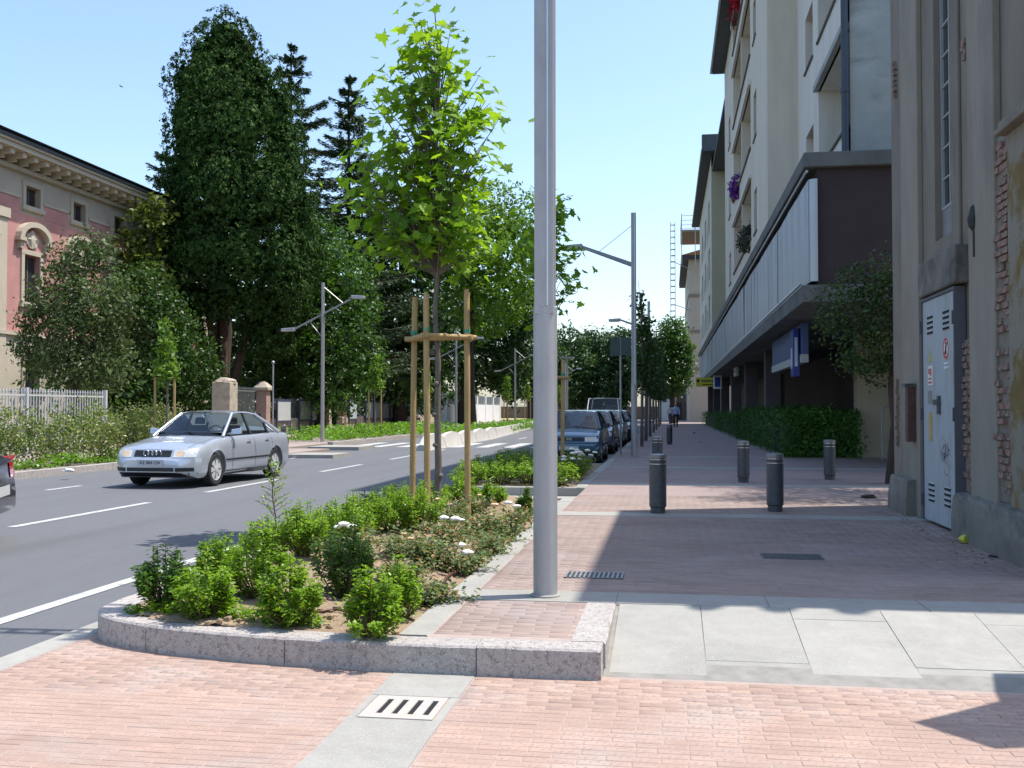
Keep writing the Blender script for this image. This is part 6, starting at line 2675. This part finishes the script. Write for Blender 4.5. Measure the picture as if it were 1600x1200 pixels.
    for (sx, sy) in ((xb - .38, .36), (xb - .38, -.36)):
        g = MB()
        g.hexa([(sx, sy - .22, za + .01), (sx + .1, sy - .22, za + .01), (sx + .1, sy + .22, za + .01), (sx, sy + .22, za + .01),
                (sx - .06, sy - .18, za + .20), (sx + .03, sy - .18, za + .20), (sx + .03, sy + .18, za + .20), (sx - .06, sy + .18, za + .20)])
        g.hexa([(sx - .06, sy - .12, za + .22), (sx + .02, sy - .12, za + .22), (sx + .02, sy + .12, za + .22), (sx - .06, sy + .12, za + .22),
                (sx - .08, sy - .10, za + .36), (sx - .01, sy - .10, za + .36), (sx - .01, sy + .10, za + .36), (sx - .08, sy + .10, za + .36)])
        g.build('seat', seat_m, root, bevel=.03, local=True)
    g = MB()
    pts = [(xb + .28 + .03 * math.cos(2 * math.pi * k / 16), .36 + .18 * math.cos(2 * math.pi * k / 16), za + .06 + .14 * math.sin(2 * math.pi * k / 16)) for k in range(17)]
    g.tube(pts, .014, 6, caps=False)
    g.build('steering_wheel', seat_m, root, smooth=60, local=True)
    # wheels
    wm = MB()
    wm.lathe([(wr * .66, -.09), (wr * .9, -.095), (wr * .985, -.07), (wr, -.03), (wr, .03), (wr * .985, .07), (wr * .9, .095), (wr * .66, .09), (wr * .64, .02)], 30, (0, 0, 0), axis='y', caps=False)
    tme = wm.mesh('tyre', mats=[tyre_m], smooth=40)
    rmb = MB()
    rmb.lathe([(wr * .655, .07), (wr * .68, .088), (wr * .62, .082), (wr * .58, .045)], 28, axis='y', caps=False)
    for k in range(S.get('spokes', 7)):
        a = 2 * math.pi * k / S.get('spokes', 7)
        da = .22
        q = []
        for rr_, dd in ((wr * .14, .45), (wr * .64, .30)):
            for sg in (-1, 1):
                q.append((rr_ * math.cos(a + sg * dd), rr_ * math.sin(a + sg * dd)))
        rmb.hexa([(q[0][0], .055, q[0][1]), (q[1][0], .055, q[1][1]), (q[3][0], .045, q[3][1]), (q[2][0], .045, q[2][1]),
                  (q[0][0], .09, q[0][1]), (q[1][0], .09, q[1][1]), (q[3][0], .078, q[3][1]), (q[2][0], .078, q[2][1])])
    rmb.lathe([(wr * .2, .05), (wr * .19, .095), (wr * .12, .10)], 16, axis='y')
    rme = rmb.mesh('rim', mats=[S.get('rim', rim_m)], smooth=30)
    dmb = MB()
    dmb.lathe([(wr * .64, .028), (wr * .64, .035)], 20, axis='y')
    dme = dmb.mesh('brake_disc', mats=[trim_m])
    for a in ax:
        for s_ in (-1, 1):
            w_ = T('wheel', None, None, (a, s_ * (W - .115), wr))
            w_.rotation_euler = (0, 0, 0 if s_ > 0 else math.pi)
            w_.parent = root
            for nm, me in (('tyre', tme), ('rim', rme), ('brake_disc', dme)):
                o = bpy.data.objects.new(nm, me)
                o.parent = w_
                col.objects.link(o)
    # front
    F_ = S['front']
    for s_ in (-1, 1):
        y0, y1, z0, z1 = F_['light']
        hl = drape('headlight', '+x', quad(s_ * y0, s_ * y1, z0, z1, 6, 3), lens_m, .010)
        drape('bulb', '+x', quad(s_ * (y0 + .05), s_ * (y0 + (y1 - y0) * .55), z0 + .02, z1 - .015, 4, 2), amber, .014, hl)
        if 'ind' in F_:
            y0, y1, z0, z1 = F_['ind']
            drape('indicator', '+x', quad(s_ * y0, s_ * y1, z0, z1, 4, 2), amber, .010)
    y1, z0, z1 = F_['grille']
    gl = drape('grille', '+x', quad(-y1, y1, z0, z1, 10, 3), trim_m, .008)
    for k in range(4):
        z = z0 + (z1 - z0) * (k + .5) / 4
        drape('grille_bar', '+x', quad(-y1 + .02, y1 - .02, z - .004, z + .004, 10, 1), S.get('grille_bar', trim_m), .016, gl)
    for (y0, y1, z0, z1) in F_['intakes']:
        drape('bumper_intake', '+x', quad(y0, y1, z0, z1, 8, 2), trim_m, .008)
    y1, z0, z1 = F_['plate']
    pl_ = drape('number_plate', '+x', quad(-y1, y1, z0, z1, 4, 1), plate_m, .02)
    if S.get('plate_text'):
        h = bvh.ray_cast(Vector((5, 0, (z0 + z1) / 2)), Vector((-1, 0, 0)))
        text(S['plate_text'], .085, pl_, (h[0].x + .024, 0, (z0 + z1) / 2), (0, 1, 0), (0, 0, 1), trim_m)
    if S.get('rings'):
        zc = (F_['grille'][1] + F_['grille'][2]) / 2
        h = bvh.ray_cast(Vector((5, 0, zc)), Vector((-1, 0, 0)))
        for k in range(4):
            g = MB()
            yc = (k - 1.5) * .082
            g.tube([(h[0].x + .025 - (k % 2) * .003, yc + .055 * math.cos(2 * math.pi * i / 18), zc + .055 * math.sin(2 * math.pi * i / 18)) for i in range(19)], .009, 6, caps=False)
            g.build('emblem_ring', chrome, root, smooth=60, local=True)
    if S.get('badge'):
        zc = S['badge']
        h = bvh.ray_cast(Vector((5, 0, zc)), Vector((-1, 0, 0)))
        g = MB()
        for k in range(5):
            g.box(h[0].x + .012, h[0].x + .024, -.07 + k * .03, -.052 + k * .03, zc - .035, zc + .035)
        g.build('badge', chrome, root, local=True)
    if 'lower' in S:
        for d, a in (('+x', (-W * .93, W * .93)), ('-x', (-W * .93, W * .93))):
            drape('bumper_skirt', d, quad(a[0], a[1], S['lower'][0], S['lower'][1], 14, 2), trim_m, .006)
    # rear
    for s_ in (-1, 1):
        y0, y1, z0, z1 = S['rear']
        drape('tail_light', '-x', quad(s_ * y0, s_ * y1, z0, z1, 6, 3), tail_m, .010)
        drape('tail_light', '+y' if s_ > 0 else '-y', quad(-L / 2 + .06, -L / 2 + .26, z0, z1, 5, 3), tail_m, .010)
    drape('number_plate', '-x', quad(-.26, .26, .52, .63, 4, 1), plate_m, .02)
    # sides
    for s_, d in ((-1, '-y'), (1, '+y')):
        for (x0, x1) in S['handles']:
            z = interp(S['top'], x0) - .13
            drape('door_handle', d, quad(x0, x1, z - .02, z + .02, 4, 2), S['paint'], .03)
        for x in S['seams']:
            drape('door_seam', d, [[(x + .006, z), (x - .006, z)] for z in np.linspace(.30, interp(S['top'], x) - .03, 10)], trim_m, .003)
        if S.get('strip'):
            z0, z1, x0, x1 = S['strip']
            drape('side_strip', d, quad(x0, x1, z0, z1, 24, 1), S.get('strip_m', trim_m), .012)
        sill = S['sill']
        drape('sill', d, quad(ax[0] + Ra + .02, ax[1] - Ra - .02, sill[0], sill[1], 12, 1), trim_m, .006)
        mx = xa - .38
        g = MB()
        g.hexa([(mx - .05, s_ * (wb + .04), za + .03), (mx + .04, s_ * (wb + .04), za + .03), (mx + .03, s_ * (wb + .24), za + .04), (mx - .06, s_ * (wb + .24), za + .04),
                (mx - .05, s_ * (wb + .04), za + .13), (mx + .02, s_ * (wb + .04), za + .13), (mx + .01, s_ * (wb + .24), za + .16), (mx - .06, s_ * (wb + .24), za + .16)])
        g.tube([(mx, s_ * (wb - .06), za + .03), (mx, s_ * (wb + .10), za + .06)], .025, 6)
        g.build('wing_mirror', S.get('mirror', S['paint']), root, bevel=.02, local=True)
    # wiper and bonnet seam
    g = MB()
    for yy in (.45, -.1):
        a = Vector((xa + .03, yy, za + .02))
        b = Vector((xa - .10, yy - .5, za + .085))
        g.tube([a, a.lerp(b, .5) + Vector((.05, 0, .01)), b], .009, 5)
    g.build('wiper', trim_m, root, local=True)
    g = MB()
    g.cyl((xb - .3, 0, zr + .06), (xb - .42, 0, zr + .22), .006, n=5)
    g.build('aerial', trim_m, root, local=True)
    x0, x1 = xa + .08, L / 2 - .22
    for s_ in (-1, 1):
        drape('bonnet_seam', 'z', [[(x, s_ * (W * .80 - .06 * (x - x0) / (x1 - x0)) + .006), (x, s_ * (W * .80 - .06 * (x - x0) / (x1 - x0)) - .006)] for x in np.linspace(x0, x1, 12)], trim_m, .002)
    root.location = loc
    root.rotation_euler = (0, 0, rz)
    return root


silver = paint('paint_silver', (.52, .55, .60))
SEDAN = dict(L=4.48, W=1.733, axles=(-1.29, 1.325), wheel=.315, paint=silver, nose=(.42, .36), tail=(.40, .26),
             bot=[(-2.24, .34), (-1.9, .20), (1.9, .18), (2.24, .30)],
             top=[(-2.24, .62), (-2.20, .90), (-2.05, .965), (-1.5, .985), (-.6, .965), (.75, .945), (1.0, .925), (1.7, .82), (2.02, .745), (2.12, .70), (2.17, .58), (2.24, .52)],
             house=(.98, .93, .16, 1.365, -.85, -1.62, .985), belt=.74, roofw=.555, acorner=.10, ccorner=.08, bpillar=[-.30, -1.12],
             doors=[(None, 0), (0, 1)], front=dict(light=(.42, .80, .575, .705), grille=(.37, .585, .70), intakes=[(-.78, -.50, .315, .385), (-.47, .47, .315, .385), (.50, .78, .315, .385)], plate=(.26, .42, .53)),
             rear=(.46, .80, .70, .86), handles=[(-.12, .06), (-.98, -.80)], seams=[.70, -.30, -1.12], strip=(.465, .50, -1.0, 1.0), sill=(.19, .27), rings=True, plate_text='AZ 064 CN', lower=(.21, .29), spokes=7)
F1, F2 = P(335, 759), P(205, 762)
car_dir = Vector((-.05, -1, 0)).normalized()
rz_a = math.atan2(car_dir.y, car_dir.x)
perp = Vector((-car_dir.y, car_dir.x, 0))       # the car's left side
wheel_c = Vector((F1.x, F1.y, 0)) - perp * .80
cen = wheel_c - car_dir * 1.325
car('silver_saloon', 'silver saloon car driving towards the camera in the far lane', (cen.x, cen.y, 0), rz_a, SEDAN)

dark = dict(SEDAN)
dark.update(paint=paint('paint_aubergine', (.016, .010, .022), .2), rings=False, plate_text=None, rear=(.40, .80, .70, .93), strip=None, W=1.75)
dp = P(20, 835, .25)
dang = math.atan2(-.42, -1)
car('dark_hatchback', 'dark car leaving the frame at the left edge, only its tail light showing', (dp.x - 2.18 * math.cos(dang + math.pi) - .89, dp.y + 1.0 - 2.18 * math.sin(dang + math.pi), 0), dang, dark)

HATCH = dict(L=3.95, W=1.70, axles=(-1.27, 1.27), wheel=.29, paint=paint('paint_blue', (.028, .095, .145), .35), nose=(.25, .16), tail=(.28, .18),
             bot=[(-1.97, .36), (-1.7, .22), (1.7, .20), (1.97, .30)],
             top=[(-1.975, .70), (-1.93, .95), (-1.6, .97), (-.6, .95), (.6, .93), (.9, .92), (1.5, .83), (1.80, .76), (1.86, .70), (1.92, .56), (1.97, .50)],
             house=(.86, .92, .20, 1.375, -1.25, -1.86, .95), belt=.75, roofw=.60, acorner=.06, ccorner=.06, bpillar=[-.28, -1.05],
             doors=[(None, 0), (0, 1)], front=dict(light=(.42, .78, .60, .72), grille=(.40, .62, .71), intakes=[(-.70, .70, .30, .36)], plate=(.26, .38, .49)),
             rear=(.5, .78, .66, .9), handles=[(-.12, .06)], seams=[.62, -.28], strip=(.46, .52, -.95, .95), sill=(.20, .28), badge=.665, lower=(.22, .56), plate_text=None, spokes=8, mirror=trim_m)
GC = 'cars parked along the right kerb'
def parked(name, label, y, spec, x=-2.62, cat='car'):
    return car(name, label, (x, y, 0), -math.pi / 2, spec, GC, cat)


parked('blue_hatchback', 'metallic blue hatchback parked first in the row behind the flower bed', 29.0, HATCH)
h2 = dict(HATCH)
h2.update(paint=paint('paint_slate', (.13, .15, .18), .4), badge=None, lower=(.2, .3))
parked('slate_hatchback', 'slate grey hatchback parked second in the row', 35.2, h2)
h3 = dict(HATCH)
h3.update(paint=paint('paint_pale_green', (.34, .40, .38), .4), badge=None)
parked('pale_hatchback', 'pale grey hatchback parked third in the row', 41.5, h3, -2.55)
h4 = dict(SEDAN)
h4.update(paint=paint('paint_navy', (.012, .018, .035), .3), rings=False, plate_text=None)
parked('navy_saloon', 'dark navy saloon parked fourth in the row', 48, h4, -2.5)
h5 = dict(HATCH)
h5.update(L=4.6, W=1.95, wheel=.33, axles=(-1.4, 1.45), paint=paint('paint_van_white', (.72, .72, .70), .0), bot=[(-2.3, .4), (-1.9, .28), (1.9, .28), (2.3, .36)],
          top=[(-2.3, 1.0), (-2.25, 1.25), (-1, 1.25), (1.2, 1.22), (1.5, 1.18), (2.0, 1.05), (2.2, .95), (2.26, .7), (2.3, .6)], house=(1.5, 1.18, .95, 2.05, -2.15, -2.28, 1.25), belt=.88, roofw=.80,
          bpillar=[.2, -.9], seams=[.9, .2], handles=[(.3, .45)], badge=None, front=dict(light=(.5, .85, .72, .88), grille=(.42, .74, .86), intakes=[(-.7, .7, .4, .5)], plate=(.26, .52, .62)), rear=(.7, .88, .8, 1.1), lower=(.3, .48), strip=None)
parked('white_van', 'white van standing beyond the parked cars', 58, h5, -3.6, 'van')
h6 = dict(SEDAN)
h6.update(paint=paint('paint_ice', (.40, .46, .52), .4), rings=False, plate_text=None)
car('light_saloon', 'light blue grey car waiting left of the white van', (-6.2, 66, 0), -math.pi / 2, h6, None)

# ------------------------------------------------------------------ road sign seen from behind
p = P(970, 709, .16)
t = T('sign_post', 'thin post carrying dark sign panels seen from behind', 'road sign', (p.x, p.y, .16))
m = MB()
zt = PY(972, 527, p.y).z
m.cyl((p.x, p.y, .1), (p.x, p.y, zt), .03, n=8)
m.build('post', galv, t)
for (dx, zz) in ((-.16, zt - .27), (.17, zt - .25)):
    m = MB()
    m.box(p.x + dx - .14, p.x + dx + .14, p.y - .05, p.y - .03, zz - .28, zz + .25)
    m.build('sign_panel', M('sign_back_dark', (.05, .075, .065), .6, .15, 5), t)

# ------------------------------------------------------------------ people far down the pavement
skin_m = M('skin', (.42, .25, .18), .6, .08, 20)


def person(label, loc, rz, shirt, trousers, hair, stride=.25, sc_=1.0):
    root = T('person', label, 'person', (0, 0, 0))
    V = [(0, 0, .95, .15), (0, 0, 1.12, .135), (0, 0, 1.32, .17), (0, 0, 1.46, .10), (0, 0, 1.53, .055), (0, .01, 1.62, .095), (0, .01, 1.71, .085),
         (.10, 0, .88, .105), (.11, stride * .55, .50, .075), (.11, stride * .5 - .05, .09, .05), (.12, stride * .5 + .12, .04, .045),
         (-.10, 0, .88, .105), (-.11, -stride * .2, .50, .075), (-.11, -stride, .10, .05), (-.12, -stride + .13, .05, .045),
         (.20, 0, 1.40, .075), (.25, -.05, 1.14, .055), (.25, .07, .92, .042), (.25, .11, .82, .04),
         (-.20, 0, 1.40, .075), (-.25, .03, 1.14, .055), (-.24, .16, .96, .042), (-.23, .22, .88, .04)]
    E_ = [(0, 1), (1, 2), (2, 3), (3, 4), (4, 5), (5, 6), (0, 7), (7, 8), (8, 9), (9, 10), (0, 11), (11, 12), (12, 13), (13, 14), (2, 15), (15, 16), (16, 17), (17, 18), (2, 19), (19, 20), (20, 21), (21, 22)]
    me = bpy.data.meshes.new('body')
    me.from_pydata([v[:3] for v in V], E_, [])
    o = bpy.data.objects.new('body', me)
    col.objects.link(o)
    md = o.modifiers.new('skin', 'SKIN')
    for i, v in enumerate(V):
        s_ = me.skin_vertices[0].data[i]
        s_.radius = (v[3], v[3] * (.72 if i < 3 else 1))
        s_.use_root = i == 0
    o.modifiers.new('sub', 'SUBSURF').levels = 2
    dg = bpy.context.evaluated_depsgraph_get()
    me2 = bpy.data.meshes.new_from_object(o.evaluated_get(dg))
    bpy.data.objects.remove(o)
    me2.materials.clear()
    for m_ in (skin_m, shirt, trousers, hair, black):
        me2.materials.append(m_)
    for pl in me2.polygons:
        c = pl.center
        pl.use_smooth = True
        if c.z > 1.55:
            pl.material_index = 3 if (c.z > 1.70 or c.y < -.01) else 0
        elif c.z > 1.50:
            pl.material_index = 0
        elif c.z > .98 or (abs(c.x) > .19 and c.z > 1.0):
            pl.material_index = 1
        elif abs(c.x) > .205 and c.z > .7:
            pl.material_index = 0
        elif c.z < .085:
            pl.material_index = 4
        else:
            pl.material_index = 2
    b = bpy.data.objects.new('body', me2)
    b.parent = root
    col.objects.link(b)
    g = MB()
    g.blob((0, .115, 1.62), (.014, .025, .022), 2, 0, 0, 5)
    for s_ in (-1, 1):
        g.blob((s_ * .097, .01, 1.62), (.014, .022, .032), 2, 0, 0, 5)
    g.build('nose_and_ears', skin_m, root, smooth=180, local=True)
    g = MB()
    for s_ in (-1, 1):
        g.blob((s_ * .034, .093, 1.645), (.013, .01, .008), 2, 0, 0, 4)
    g.build('eyes', black, root, local=True)
    root.location = loc
    root.rotation_euler = (0, 0, rz)
    root.scale = (sc_,) * 3
    return root


hair_m = M('hair_dark', (.02, .015, .012), .7, .1, 20)
shirt_b = M('shirt_pale_blue', (.42, .50, .68), .8, .05, 6)
trou = M('trousers_dark', (.018, .02, .03), .85, .1, 9)
pp = P(1056, 668, .16)
person('man in a pale blue shirt and dark trousers walking on the far pavement', (pp.x, pp.y, .16), R(185), shirt_b, trou, hair_m, .22)
pp = P(1047, 661, .16)
person('person in a white top farther off beside the walking man', (pp.x, 92, .16), R(20), white, M('trousers_grey', (.10, .10, .12), .8), hair_m, .15)

# a swift high over the villa
bp = PY(189, 135, 45)
t = T('bird', 'tiny dark bird flying in the clear sky left of the cypress', 'bird', bp)
m = MB()
m.tube([bp + Vector((-.09, 0, .04)), bp, bp + Vector((.10, 0, -.06))], [.008, .028, .006], 6)
m.build('body', trim_m, t)
for s_ in (-1, 1):
    m = MB()
    m.prism([bp + Vector((-.03, 0, .01)), bp + Vector((.03, 0, -.02)), bp + Vector((.05, s_ * .2, .02)), bp + Vector((-.02, s_ * .12, .05))], (0, 0, .006))
    m.build('wing', trim_m, t)
